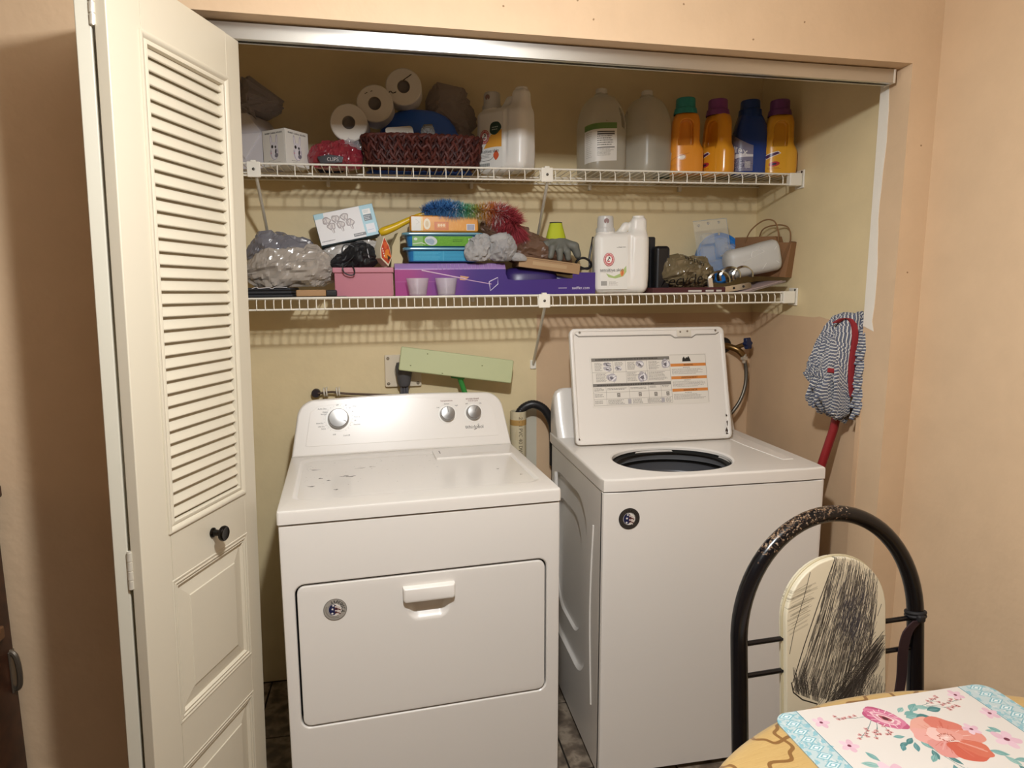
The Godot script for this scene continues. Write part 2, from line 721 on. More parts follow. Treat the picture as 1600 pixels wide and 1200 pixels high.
# ---------------------------------------------------------------- the room
func room() -> void:
	var grain := noise_tex(0.05, 256, [], FastNoiseLite.TYPE_SIMPLEX_SMOOTH, 3, 4)
	var tone := noise_tex(0.012, 256, [[0.0, "f8f8f8"], [1.0, "ffffff"]], FastNoiseLite.TYPE_SIMPLEX_SMOOTH, 5, 3)
	var peach := mat("d8bb99", 0.62, {"tex": tone, "bump": grain, "bumpcm": 0.06, "tri": 2.2})
	var cream := mat("e5d2a7", 0.6, {"tex": tone, "bump": grain, "bumpcm": 0.05, "tri": 2.0})
	var tan_paint := mat("d6b794", 0.6, {"tex": tone, "bump": grain, "bumpcm": 0.05, "tri": 1.9})
	var white := mat("e8e2d6", 0.7, {"bump": grain, "bumpcm": 0.05, "tri": 3.0})
	# the wall with the closet's opening in it
	var g := G.new()
	g.prism(PackedVector2Array([Vector2(-1.7, 0), Vector2(0.03, 0), Vector2(0.03, 2.0835), Vector2(-1.7, 2.0835)]), 0.704, 0.817)
	g.prism(PackedVector2Array([Vector2(1.984, 0), Vector2(2.19, 0), Vector2(2.19, 2.44), Vector2(1.984, 2.44)]), 0.704, 0.817)
	g.prism(PackedVector2Array([Vector2(-1.7, 2.0835), Vector2(0.03, 2.0835), Vector2(1.984, 2.0685), Vector2(1.984, 2.44), Vector2(-1.7, 2.44)]), 0.704, 0.817)
	var w := structure(put("wall_front", g, peach, null, Transform3D(), 20.0))
	# bare edge of the jamb, a ragged band without paint, and the metal bead below it
	var edge := PackedVector2Array([Vector2(0.704, 2.052), Vector2(0.704, 1.365), Vector2(0.748, 1.352)])
	var r := RandomNumberGenerator.new()
	r.seed = 3
	for k in 17:
		edge.append(Vector2(0.739 + 0.011 * sin(k * 0.62) * (0.6 if k < 11 else 0.25) + r.randf_range(-0.0015, 0.0015), 1.38 + 0.67 * k / 16.0))
	put("bare_edge", G.new().prism(edge, -0.0004, 0.0012), white, w, Transform3D(Basis(Vector3.BACK, Vector3.UP, Vector3.LEFT), Vector3(1.984, 0, 0)))
	put("corner_bead", G.new().prism(PackedVector2Array([Vector2(0.7035, 1.16), Vector2(0.7035, 0.80), Vector2(0.712, 0.775), Vector2(0.722, 0.79), Vector2(0.722, 1.15)]), -0.0004, 0.002, 0.0008), mat("cfae8b", 0.6), w, Transform3D(Basis(Vector3.BACK, Vector3.UP, Vector3.LEFT), Vector3(1.984, 0, 0)))
	for q in [[0.44, 2.16], [0.88, 2.135], [1.06, 2.16], [1.10, 2.12], [1.33, 2.17], [1.52, 2.10], [1.66, 2.15], [2.03, 1.86], [2.02, 1.52]]:
		put("paint_chip", G.new().prism(rrect(-0.002, -0.0025, 0.002, 0.0025, 0.0018, 2), 0, 0.0008), mat("9a7c5c", 0.8), w, at(q[0], q[1], 0.8168, 0, 0, q[0] * 300))
	# closet walls
	g = G.new().rbox(Vector3(1.0, 1.22, -0.05), Vector3(2.3, 2.44, 0.1))
	var back := structure(put("wall_back", g, cream))
	put("tan_paint", G.new().rbox(Vector3((1.144 + 2.032) / 2, 0.69, 0.0002), Vector3(2.032 - 1.144, 1.38, 0.0016)), tan_paint, back)
	put("primer_patch", G.new().rbox(Vector3(1.121, 0.52, 0.0002), Vector3(0.046, 1.04, 0.0012)), mat("c9c3b2", 0.7), back)
	structure(put("wall_closet_left", G.new().rbox(Vector3(-0.07, 1.22, 0.352), Vector3(0.1, 2.44, 0.704)), cream))
	var cr := structure(put("wall_closet_right", G.new().rbox(Vector3(2.082, 1.22, 0.352), Vector3(0.1, 2.44, 0.704)), cream))
	var low := PackedVector2Array([Vector2(0.0, 0.0), Vector2(0.704, 0.0), Vector2(0.704, 1.373), Vector2(0.53, 1.379), Vector2(0.47, 1.374), Vector2(0.43, 1.381), Vector2(0.4, 1.377), Vector2(0.3, 1.378), Vector2(0.0, 1.382)])
	put("tan_paint", G.new().prism(low, -0.0004, 0.0008), tan_paint, cr, Transform3D(Basis(Vector3.BACK, Vector3.UP, Vector3.LEFT), Vector3(2.032, 0, 0)))
	# the room itself
	structure(put("wall_right", G.new().rbox(Vector3(2.117, 1.22, 2.75), Vector3(0.1, 2.44, 3.866)), peach))
	structure(put("wall_left", G.new().rbox(Vector3(-1.75, 1.22, 2.7), Vector3(0.1, 2.44, 4.0)), peach))
	structure(put("wall_rear", G.new().rbox(Vector3(0.2, 1.22, 4.72), Vector3(4.0, 2.44, 0.1)), peach))
	structure(put("ceiling", G.new().rbox(Vector3(0.2, 2.49, 2.35), Vector3(4.1, 0.1, 5.0)), mat("e6ddd0", 0.8)))
	var fl := structure(put("floor", G.new().rbox(Vector3(0.2, -0.06, 2.35), Vector3(4.1, 0.1, 5.0)), mat("2c2620", 0.8)))
	var stone := noise_tex(0.018, 512, [[0.0, "4a4037"], [0.38, "6a5d50"], [0.55, "857767"], [0.75, "968877"], [1.0, "6b6052"]], FastNoiseLite.TYPE_SIMPLEX, 11, 6)
	var tm: Mesh = G.new().rbox(Vector3(0, -0.005, 0), Vector3(0.325, 0.01, 0.325), 0.002, 1).mesh()
	var sm := mat("ffffff", 0.45, {"tex": stone, "tri": 1.3})
	for i in range(-8, 3):
		for k in range(-1, 13):
			put("tile", tm, sm, fl, at(1.105 + (i + 0.5) * 0.33, 0, 0.334 + (k + 0.5) * 0.33))
	# bifold track under the header
	var pr := PackedVector2Array([Vector2(0.748, 2.078), Vector2(0.748, 2.046), Vector2(0.7495, 2.0445), Vector2(0.757, 2.0445), Vector2(0.757, 2.062), Vector2(0.776, 2.062), Vector2(0.776, 2.0425), Vector2(0.7845, 2.0425), Vector2(0.786, 2.044), Vector2(0.786, 2.078)])
	var rings := []
	for x in [[0.05, 0.0], [1.965, -0.0125]]:
		var q := PackedVector3Array()
		for p in pr:
			q.append(Vector3(x[0], p.y + x[1], p.x - 0.012))
		rings.append(q)
	var track := structure(put("trim_1", G.new().loft(rings), mat("c9c8c4", 0.3, {"metal": 1.0}), null, Transform3D(), 20.0))
	put("track_end", G.new().rbox(Vector3(1.968, 2.048, 0.755), Vector3(0.006, 0.036, 0.04), 0.001), mat("d8cfc0", 0.5), track)


# ---------------------------------------------------------------- the folded louvred door
func bifold_door() -> void:
	var paint := mat("cbc2ae", 0.42)
	var lean := Transform3D(Basis(), Vector3(0, 2.04, 0)) * Transform3D(Basis(Vector3.BACK, -0.021), Vector3.ZERO) * Transform3D(Basis(), Vector3(0, -2.04, 0))
	var d := Node3D.new()
	d.name = "door_1"
	d.transform = lean * Transform3D(Basis(Vector3.UP, deg_to_rad(70.88)), Vector3(0.1435, 0, 1.155))
	add_child(d)
	structure(d)
	var t := 0.024
	var g := G.new()
	var wd := 0.4085
	# stiles, rails, then the louvres and raised panels between them
	for b in [[0.0, 0.085, 0.03, 2.044], [0.354, wd, 0.03, 2.044], [0.085, 0.354, 1.945, 2.044], [0.085, 0.354, 0.889, 1.005], [0.085, 0.354, 0.473, 0.59], [0.085, 0.354, 0.03, 0.12]]:
		var rr := 0.0025 if b[1] - b[0] < 0.1 else 0.0003
		g.rbox(Vector3((b[0] + b[1]) / 2, (b[2] + b[3]) / 2, -t / 2), Vector3(b[1] - b[0] + 0.0004, b[3] - b[2] + 0.0004, t), rr)
	var leaf := put("louvred_leaf", g, paint, d)
	var slat: Mesh = G.new().rbox(Vector3.ZERO, Vector3(0.242, 0.0345, 0.0055), 0.0025, 2).mesh()
	for k in 36:
		put("slat", slat, paint, leaf, at(0.2185, 1.041 + 0.02535 * k, -0.0115, -24.0 + rng.randf_range(-1.2, 1.2), 0, rng.randf_range(-0.15, 0.15)))
	var rings := []
	for e in [[0.0, -0.001], [0.0005, 0.0035], [0.004, 0.0045], [0.0085, 0.003], [0.012, -0.001], [0.0165, 0.001], [0.0205, 0.001], [0.0225, -0.003], [0.0235, -0.018]]:
		rings.append(flat(rrect(0.077 + e[0], 0.998 + e[0], 0.3585 - e[0], 1.9515 - e[0], 0.0005, 1), e[1]))
	put("louvre_moulding", G.new().loft(rings, false, false), paint, leaf, Transform3D(), 50.0)
	for y in [[0.588, 0.891], [0.118, 0.475]]:
		rings = []
		for e in [[-0.008, 0.0002], [-0.006, 0.0016], [-0.003, 0.0012], [-0.001, -0.0028], [0.0015, 0.001], [0.004, 0.001], [0.006, -0.0035], [0.0085, -0.0012], [0.0105, -0.001], [0.013, -0.006], [0.0145, -0.0075], [0.047, -0.0025], [0.0482, -0.0005], [0.05, 0.0]]:
			rings.append(flat(rrect(0.088 + e[0], y[0] + e[0], 0.351 - e[0], y[1] - e[0], 0.0005, 1), e[1]))
		put("raised_panel", G.new().loft(rings, false, true), paint, leaf, Transform3D(), 25.0)
	var kp := PackedVector2Array([Vector2(0, 0), Vector2(0.011, 0), Vector2(0.011, 0.003), Vector2(0.0075, 0.006), Vector2(0.007, 0.016), Vector2(0.010, 0.020), Vector2(0.016, 0.023), Vector2(0.0175, 0.027), Vector2(0.0165, 0.031), Vector2(0.0145, 0.0325), Vector2(0.012, 0.031), Vector2(0.006, 0.0305), Vector2(0, 0.031)])
	put("knob", G.new().lathe(kp, 28), mat("17130f", 0.22, {"metal": 0.6}), leaf, at(0.222, 0.949, 0.0, 90, 0, 0))
	# the other leaf, folded behind, and the hinges in the crack
	var a := put("hinged_leaf", G.new().rbox(Vector3(0.19, 1.037, -t / 2), Vector3(0.38, 2.014, t), 0.002), mat("c3beae", 0.42), d)
	var da := Vector3(-0.0665, 0, -0.377).normalized()
	a.transform = d.transform.affine_inverse() * lean * Transform3D(Basis(da, Vector3.UP, da.cross(Vector3.UP)), Vector3(0.1165, 0, 1.147))
	for y in [0.955, 1.965, 0.22]:
		var h := put("hinge", G.new().tube(v3([0.002, y - 0.038, 0, 0.002, y + 0.038, 0]), 0.0042, 10), mat("d6d0c2", 0.35, {"metal": 0.4}), d, Transform3D(Basis(), Vector3(-0.003, 0, -t - 0.001)))
		for j in 4:
			put("knuckle", G.new().tube(v3([0.002, y - 0.037 + j * 0.0187, 0, 0.002, y - 0.0205 + j * 0.0187, 0]), 0.0052, 10), mat("d6d0c2", 0.35, {"metal": 0.4}), h)


# ---------------------------------------------------------------- wire shelves
func shelf(x: Transform3D, label: String, first: float, pitch: float, lip_every: int, braces: Array) -> void:
	var o := thing("wire_shelf", label, "shelf", x, "white wire shelves in the closet")
	var m := mat("ece7da", 0.35)
	var l := -1.118
	var r := 0.928
	for p in [[0.0, 0.292, 0.003], [-0.035, 0.292, 0.003], [-0.0045, 0.15, 0.003], [-0.0045, 0.014, 0.0028]]:
		put("rail", G.new().tube(PackedVector3Array([Vector3(l, p[0], p[1]), Vector3(r - 0.035 if p[1] > 0.2 else r, p[0], p[1])]), p[2], 8), m, o)
	var long := G.new().tube(smooth(v3([0, 0, 0.006, 0, 0, 0.1, 0, 0, 0.2, 0, 0, 0.286, 0, -0.0015, 0.2935, 0, -0.008, 0.295, 0, -0.036, 0.295]), 14), 0.0017, 6).mesh()
	var short := G.new().tube(v3([0, 0, 0.006, 0, 0, 0.29]), 0.0017, 6).mesh()
	var k := 0
	var s := first - 1.1
	while s - pitch > l + 0.01:
		s -= pitch
		k += lip_every - 1
	while s < r - 0.012:
		put("wire", long if k % lip_every == 0 else short, m, o, at(s, 0, 0))
		s += pitch
		k += 1
	# end bracket on the right wall
	var b := put("end_bracket", G.new().rbox(Vector3(0.9, -0.018, 0.288), Vector3(0.046, 0.043, 0.024), 0.003).rbox(Vector3(0.9285, -0.016, 0.278), Vector3(0.006, 0.062, 0.05), 0.002), m, o)
	put("screw", G.new().lathe(PackedVector2Array([Vector2(0.004, 0), Vector2(0.004, 0.0015), Vector2(0, 0.002)]), 10), mat("4a4640", 0.4, {"metal": 0.8}), b, at(0.9255, 0.008, 0.292, 0, 0, 90))
	for q in braces:
		var bx: float = q[0] - 1.1
		var br := put("brace", G.new().tube(v3([bx + 0.004, -0.03, 0.288, bx + 0.004, -0.05, 0.276, q[1] - 1.1, q[2], 0.012, q[1] - 1.1, q[2] - 0.012, 0.005]), 0.0052, 8), mat("cfcabd", 0.35, {"metal": 0.3}), o)
		put("brace_clip", G.new().prism(rrect(bx - 0.0195, -0.041, bx + 0.0195, 0.004, 0.003, 3), 0.2935, 0.3005, 0.0015).prism(rrect(bx - 0.008, 0.002, bx + 0.008, 0.0085, 0.002, 2), 0.282, 0.3, 0.001), m, br)
		put("screw", G.new().lathe(PackedVector2Array([Vector2(0.0045, 0), Vector2(0.0045, 0.0012), Vector2(0.003, 0.002), Vector2(0, 0.002)]), 10), mat("5a564e", 0.4, {"metal": 0.8}), br, at(bx, -0.018, 0.3005, 90, 0, 0))
		put("wall_anchor", G.new().prism(rrect(-0.0115, -0.022, 0.0115, 0.012, 0.003, 3), 0, 0.006, 0.0015).tube(v3([-0.004, -0.008, 0.004, 0.004, -0.008, 0.004]), 0.0035, 8), m, br, at(q[1] - 1.1, q[2] - 0.006, 0.0002))
	for x0 in [-0.7, -0.2, 0.243, 0.6]:
		put("wall_clip", G.new().rbox(Vector3(x0, -0.012, 0.008), Vector3(0.012, 0.026, 0.016), 0.003), m, o)


func shelves() -> void:
	shelf(upper, "upper white wire shelf holding the jugs, bottles and wicker basket", 0.4285, 0.0254, 2, [[0.209, 0.2, -0.262], [1.111, 1.13, -0.262]])
	shelf(lower, "lower white wire shelf holding the purple box and plastic bags", 0.1935, 0.0254, 1, [[1.1035, 1.128, -0.2545]])


# ---------------------------------------------------------------- appliances
func badge(parent: Node3D, x: Transform3D, r: float, band: Color, inkhex: String) -> void:
	var cv := Cv.new(160, 160, band)
	cv.ring(80, 80, 77, 3, band.darkened(0.35))
	cv.ell(80, 80, 47, 47, col("d9d4cc"))
	cv.ell(66, 80, 30, 40, col("1a1f45"))
	for s in [[-26, -14, "c9b7ad"], [-10, 0, "5c2a22"], [4, 14, "cdbcb2"], [18, 26, "5c2a22"], [30, 36, "cdbcb2"]]:
		var p := PackedVector2Array()
		for k in 9:
			var u := k / 8.0
			p.append(Vector2(78 + u * 40 * sqrt(1 - pow((s[0]) / 50.0, 2)), 80 + s[0] + 12 * u * u))
		for k in range(8, -1, -1):
			var u := k / 8.0
			p.append(Vector2(78 + u * 40 * sqrt(1 - pow((s[1]) / 50.0, 2)), 80 + s[1] + 12 * u * u))
		cv.poly(p, col(s[2]))
	for c in [[62, 76], [60, 108], [68, 50]]:
		var p := PackedVector2Array()
		for k in 10:
			var a := TAU * k / 10 - PI / 2
			p.append(Vector2(c[0], c[1]) + Vector2(cos(a), sin(a)) * (11.0 if k % 2 == 0 else 4.5))
		cv.poly(p, col("e6e2dc"))
	cv.ring(80, 80, 48, 2, col(inkhex))
	for k in 60:
		if k % 2 == 0:
			var a := deg_to_rad(70 + k * 2.3)
			cv.line([Vector2(80 + cos(a) * 58, 80 + sin(a) * 58), Vector2(80 + cos(a) * 66, 80 + sin(a) * 66)], 2, col(inkhex).lerp(band, 0.5))
	var b := put("badge", G.new().prism(PackedVector2Array(range(36).map(func(k): return Vector2(cos(TAU * k / 36), sin(TAU * k / 36)) * r)), 0, 0.0016, 0.0005), mat("ffffff", 0.35, {"tex": cv.tex()}), parent, x)
	write_on("AMERICA", 1.9 * r, mat(inkhex, 0.5), b, func(p):
		var a: float = PI / 2 + 0.62 - (p.x + 0.95 * r) / (0.72 * r) - 0.05
		return Vector3(cos(a) * (0.68 * r + p.y), sin(a) * (0.68 * r + p.y), 0.0017 + p.z))


func dryer() -> void:
	var o := thing("clothes_dryer", "white clothes dryer with a drop-down front door, left of the washer", "dryer", Transform3D(Basis(Vector3.UP, 0.0723), Vector3(0.3078, 0, 0.8062)))
	var enamel := mat("e2ddd6", 0.3, {"coat": 0.3})
	var dark := mat("1d1b19", 0.8)
	# cabinet with the door's opening in its front
	var rings := [flat(rrect(0.02, 0.0, 0.717, 0.87, 0.02), -0.72)]
	rings = []
	for e in [[0.0, -0.66], [0.0, -0.006], [0.0018, -0.0018], [0.006, 0.0]]:
		rings.append(flat(rrect(0.0 + e[0], 0.02 + e[0], 0.737 - e[0], 0.8985 - e[0], 0.004), e[1]))
	for e in [[0.0, 0.0], [0.003, -0.001], [0.005, -0.004], [0.005, -0.03]]:
		rings.append(flat(rrect(0.026 + e[0], 0.338 + e[0], 0.704 - e[0], 0.744 - e[0], 0.026), e[1]))
	var g := G.new().loft(rings, true, false)
	put("cabinet", g, enamel, o, Transform3D(), 30.0)
	put("door_gap", G.new().rbox(Vector3(0.365, 0.541, -0.045), Vector3(0.68, 0.41, 0.012)), dark, o)
	# door with the scoop under its handle
	var x0 := 0.0362
	var x1 := 0.6938
	var y0 := 0.3482
	var y1 := 0.7338
	var door := G.new()
	rings = []
	for e in [[0.0, -0.012], [0.0, -0.0035], [0.001, -0.001], [0.0035, 0.0], [0.02, 0.0]]:
		rings.append(flat(rrect(x0 + e[0], y0 + e[0], x1 - e[0], y1 - e[0], 0.02 if e[0] < 0.01 else 0.0002), e[1]))
	door.loft(rings, false, false)
	var inner := func(s, t):
		var x: float = lerpf(x0 + 0.0199, x1 - 0.0199, s)
		var y: float = lerpf(y0 + 0.0199, y1 - 0.0199, t)
		var q := Vector2(absf(x - 0.370) - 0.028 - 0.30 * (y - 0.612), absf(y - 0.652) - 0.022)
		var dd := q.max(Vector2.ZERO).length() + minf(maxf(q.x, q.y), 0.0) - 0.022
		return Vector3(x, y, -0.02 * smoothstep(0.003, -0.024, dd))
	door.grid(132, 74, inner, false)
	var dn := put("door", door, enamel, o, Transform3D(), 35.0)
	var hp := PackedVector2Array([Vector2(0.0, 0.0), Vector2(0.016, -0.002), Vector2(0.02, -0.006), Vector2(0.021, -0.034), Vector2(0.0185, -0.04), Vector2(0.0, -0.0365)])
	rings = []
	for e in [[0.0, 0.75], [0.003, 0.94], [0.008, 1.0], [0.128, 1.0], [0.134, 0.94], [0.137, 0.75]]:
		var q := PackedVector3Array()
		for p in hp:
			q.append(Vector3(0.302 + e[0], 0.7045 + p.y * (0.5 + 0.5 * e[1]), p.x * e[1] - 0.003))
		rings.append(q)
	put("handle", G.new().loft(rings), mat("e6e1da", 0.35, {"coat": 0.2}), dn, Transform3D(), 45.0)
	badge(dn, at(0.128, 0.664, 0.0002, 0, 0, 0), 0.0295, col("9b958c"), "14110f")
	# top
	rings = []
	for e in [[0.0, 0.9025, 0.004], [0.0, 0.930, 0.004], [0.0015, 0.935, 0.003], [0.006, 0.9377, 0.0]]:
		rings.append(level(rrect(-0.0025 + e[0], -0.004 + e[0], 0.7395 - e[0], 0.655, 0.008), e[1]))
	for e in [[0.0, 0.9377], [0.004, 0.937], [0.009, 0.9335], [0.014, 0.9325]]:
		rings.append(level(rrect(0.028 + e[0], 0.075 + e[0], 0.709 - e[0], 0.5 - e[0], 0.03), e[1]))
	put("top_panel", G.new().loft(rings, true, false), enamel, o, Transform3D(), 40.0)
	var cv := Cv.new(680, 420, col("e2ddd6"))
	var r := RandomNumberGenerator.new()
	r.seed = 21
	for k in 150:
		var px := 15 + pow(r.randf(), 1.7) * 420
		var py := 20 + pow(r.randf(), 1.3) * 300
		var c := col("e2ddd6").lerp(col("6a6460"), pow(r.randf(), 2.0))
		cv.ell(px, py, r.randf_range(0.8, 4.5) * r.randf(), r.randf_range(0.6, 1.8), c, r.randf_range(-0.7, 0.4), 0.3)
	for q in [[40, 110, 12, 3.5], [58, 212, 6, 4], [130, 205, 11, 4.5], [148, 214, 14, 4], [35, 292, 8, 5], [104, 340, 6, 3], [600, 250, 4, 3], [655, 330, 4, 2.5], [180, 125, 14, 2.5], [215, 118, 10, 2], [82, 240, 5, 4]]:
		cv.ell(q[0], q[1], q[2], q[3], col("4a4644"), 0.2 * sin(q[0]), 0.35)
	put("top_recess", G.new().prism(rrect(0.04, 0.087, 0.697, 0.488, 0.02), 0.9315, 0.9327), mat("ffffff", 0.22, {"tex": cv.tex(), "coat": 0.3}), o, Transform3D(Basis(Vector3.RIGHT, Vector3.FORWARD, Vector3.UP), Vector3.ZERO))
	rings = []
	for e in [[0.0, 0.930], [0.0, 0.9365], [0.0015, 0.9385], [0.004, 0.939]]:
		rings.append(level(rrect(0.452 + e[0], 0.405 + e[0], 0.71 - e[0], 0.515 - e[0], 0.006), e[1]))
	var lint := put("lint_lid", G.new().loft(rings), enamel, o)
	put("finger_pull", G.new().rbox(Vector3(0.6, 0.9387, -0.43), Vector3(0.12, 0.0012, 0.016), 0.0005), mat("d5cfc6", 0.35), lint)
	put("hinge_slot", G.new().rbox(Vector3(0.474, 0.939, -0.475), Vector3(0.0025, 0.0012, 0.034), 0.0005), mat("5a5550", 0.6), lint)
	# console
	var face := Transform3D(Basis(Vector3.RIGHT, deg_to_rad(-20)), Vector3(0, 0.9385, -0.53))
	var pts := PackedVector2Array([Vector2(0.0, 0.0), Vector2(0.019, 0.125)])
	for k in 9:
		var a := PI - (PI / 2 - 0.07) * k / 8.0 - 0.15 * (1 - k / 8.0)
		pts.append(Vector2(0.083 + cos(a) * 0.063, 0.126 + sin(a) * 0.064))
	for k in range(1, 12):
		var u := k / 12.0
		pts.append(Vector2(lerpf(0.087, 0.65, u), 0.1895 + 0.008 * sin(PI * u)))
	for k in 9:
		var a := PI / 2 - 0.07 - (PI / 2 - 0.07) * k / 8.0 + 0.15 * k / 8.0
		pts.append(Vector2(0.655 + cos(a) * 0.063, 0.126 + sin(a) * 0.064))
	pts.append(Vector2(0.719, 0.125))
	pts.append(Vector2(0.737, 0.0))
	var c := put("console", G.new().prism(pts, -0.085, 0.0, 0.007), enamel, o, face, 45.0)
	var ip := PackedVector2Array([Vector2(0.045, 0.036), Vector2(0.05, 0.033), Vector2(0.69, 0.033), Vector2(0.694, 0.037), Vector2(0.68, 0.13), Vector2(0.655, 0.163), Vector2(0.4, 0.182), Vector2(0.09, 0.166), Vector2(0.063, 0.145)])
	put("control_panel", G.new().prism(ip, -0.002, 0.0011, 0.0008), mat("e4dfd8", 0.28, {"coat": 0.3}), c)
	var ink := mat("403c38", 0.6)
	var red := mat("7e4a3c", 0.6)
	for q in [[0.152, 0.120, 0.0345, 35.0], [0.517, 0.117, 0.0265, 92.0], [0.609, 0.117, 0.0265, 62.0]]:
		var R: float = q[2]
		put("dial_ring", G.new().lathe(PackedVector2Array([Vector2(R * 1.22, 0), Vector2(R * 1.2, 0.0012), Vector2(0, 0.0014)]), 36), mat("efebe4", 0.3), c, at(q[0], q[1], 0.001, 90, 0, 0))
		var kn := put("knob", G.new().lathe(PackedVector2Array([Vector2(R, 0), Vector2(R, 0.003), Vector2(R * 0.93, 0.016), Vector2(R * 0.9, 0.021), Vector2(R * 0.85, 0.0235), Vector2(R * 0.4, 0.0245), Vector2(0, 0.0247)]), 40), mat("8c8a87", 0.27, {"metal": 0.85}), c, at(q[0], q[1], 0.0022, 90, 0, 0), 50.0)
		var a := deg_to_rad(q[3] if R < 0.03 else -28.0)
		put("pointer", G.new().rbox(Vector3(R * 0.5 if R < 0.03 else R * 0.68, 0.0245, 0), Vector3(R * (0.75 if R < 0.03 else 0.3), 0.0018, 0.0022), 0.0006), mat("6e6a66", 0.4), kn, Transform3D(Basis(Vector3.UP, a), Vector3.ZERO))
	for q in [["Auto Dry", 0.028, 0.101, 0.156, 0], ["Timed Dry", 0.032, 0.212, 0.16, 0], ["Heavy", 0.016, 0.110, 0.145, 0], ["Normal", 0.018, 0.105, 0.138, 0], ["More Dry", 0.022, 0.092, 0.108, 0], ["Less Dry", 0.02, 0.096, 0.097, 0], ["Damp", 0.014, 0.103, 0.089, 0], ["Off", 0.009, 0.137, 0.068, 0], ["Cool Off", 0.022, 0.176, 0.063, 0], ["60", 0.006, 0.178, 0.165, 0], ["50", 0.006, 0.190, 0.155, 0], ["40", 0.006, 0.199, 0.143, 0], ["Touch Up", 0.018, 0.212, 0.124, 0], ["20", 0.006, 0.206, 0.112, 0], ["Dewrinkle", 0.02, 0.211, 0.098, 0], ["Off", 0.008, 0.15, 0.167, 0], ["Temperature", 0.042, 0.517, 0.164, 1], ["Low", 0.009, 0.486, 0.142, 0], ["Medium", 0.016, 0.517, 0.153, 0], ["High", 0.01, 0.551, 0.146, 0], ["Wrinkle Shield", 0.046, 0.609, 0.167, 1], ["End of Cycle", 0.034, 0.611, 0.16, 1], ["Off", 0.008, 0.587, 0.15, 0], ["On", 0.008, 0.636, 0.15, 0]]:
		write(q[0], q[1], red if q[4] else ink, c, at(q[2], q[3], 0.0014))
	for k in 22:
		var a := deg_to_rad(-60 + k * 14.0)
		if absf(a + PI / 2) > 0.1:
			put("tick", G.new().rbox(Vector3(0.0455, 0, 0), Vector3(0.003, 0.0006, 0.0004)), ink, c, Transform3D(Basis(Vector3.BACK, a), Vector3(0.152, 0.12, 0.0014)))
	var logo := write("Whirlpool", 0.064, mat("24211f", 0.4), c, at(0.609, 0.067, 0.0014), "logo")
	put("logo_swirl", G.new().tube(smooth(v3([0.004, -0.005, 0, -0.003, -0.0095, 0, 0.004, -0.0085, 0, 0.012, 0.0, 0, 0.017, 0.009, 0, 0.013, 0.0095, 0, 0.0135, 0.003, 0]), 20), 0.0006, 5), mat("6b655f", 0.4), logo)
	for q in [[0.06, 0.0, -0.06], [0.67, 0.0, -0.06], [0.06, 0.0, -0.6], [0.67, 0.0, -0.6]]:
		put("foot", G.new().lathe(PackedVector2Array([Vector2(0, 0.003), Vector2(0.02, 0.003), Vector2(0.02, 0.012), Vector2(0.01, 0.014), Vector2(0.01, 0.03)]), 14), dark, o, at(q[0], q[1], q[2]))


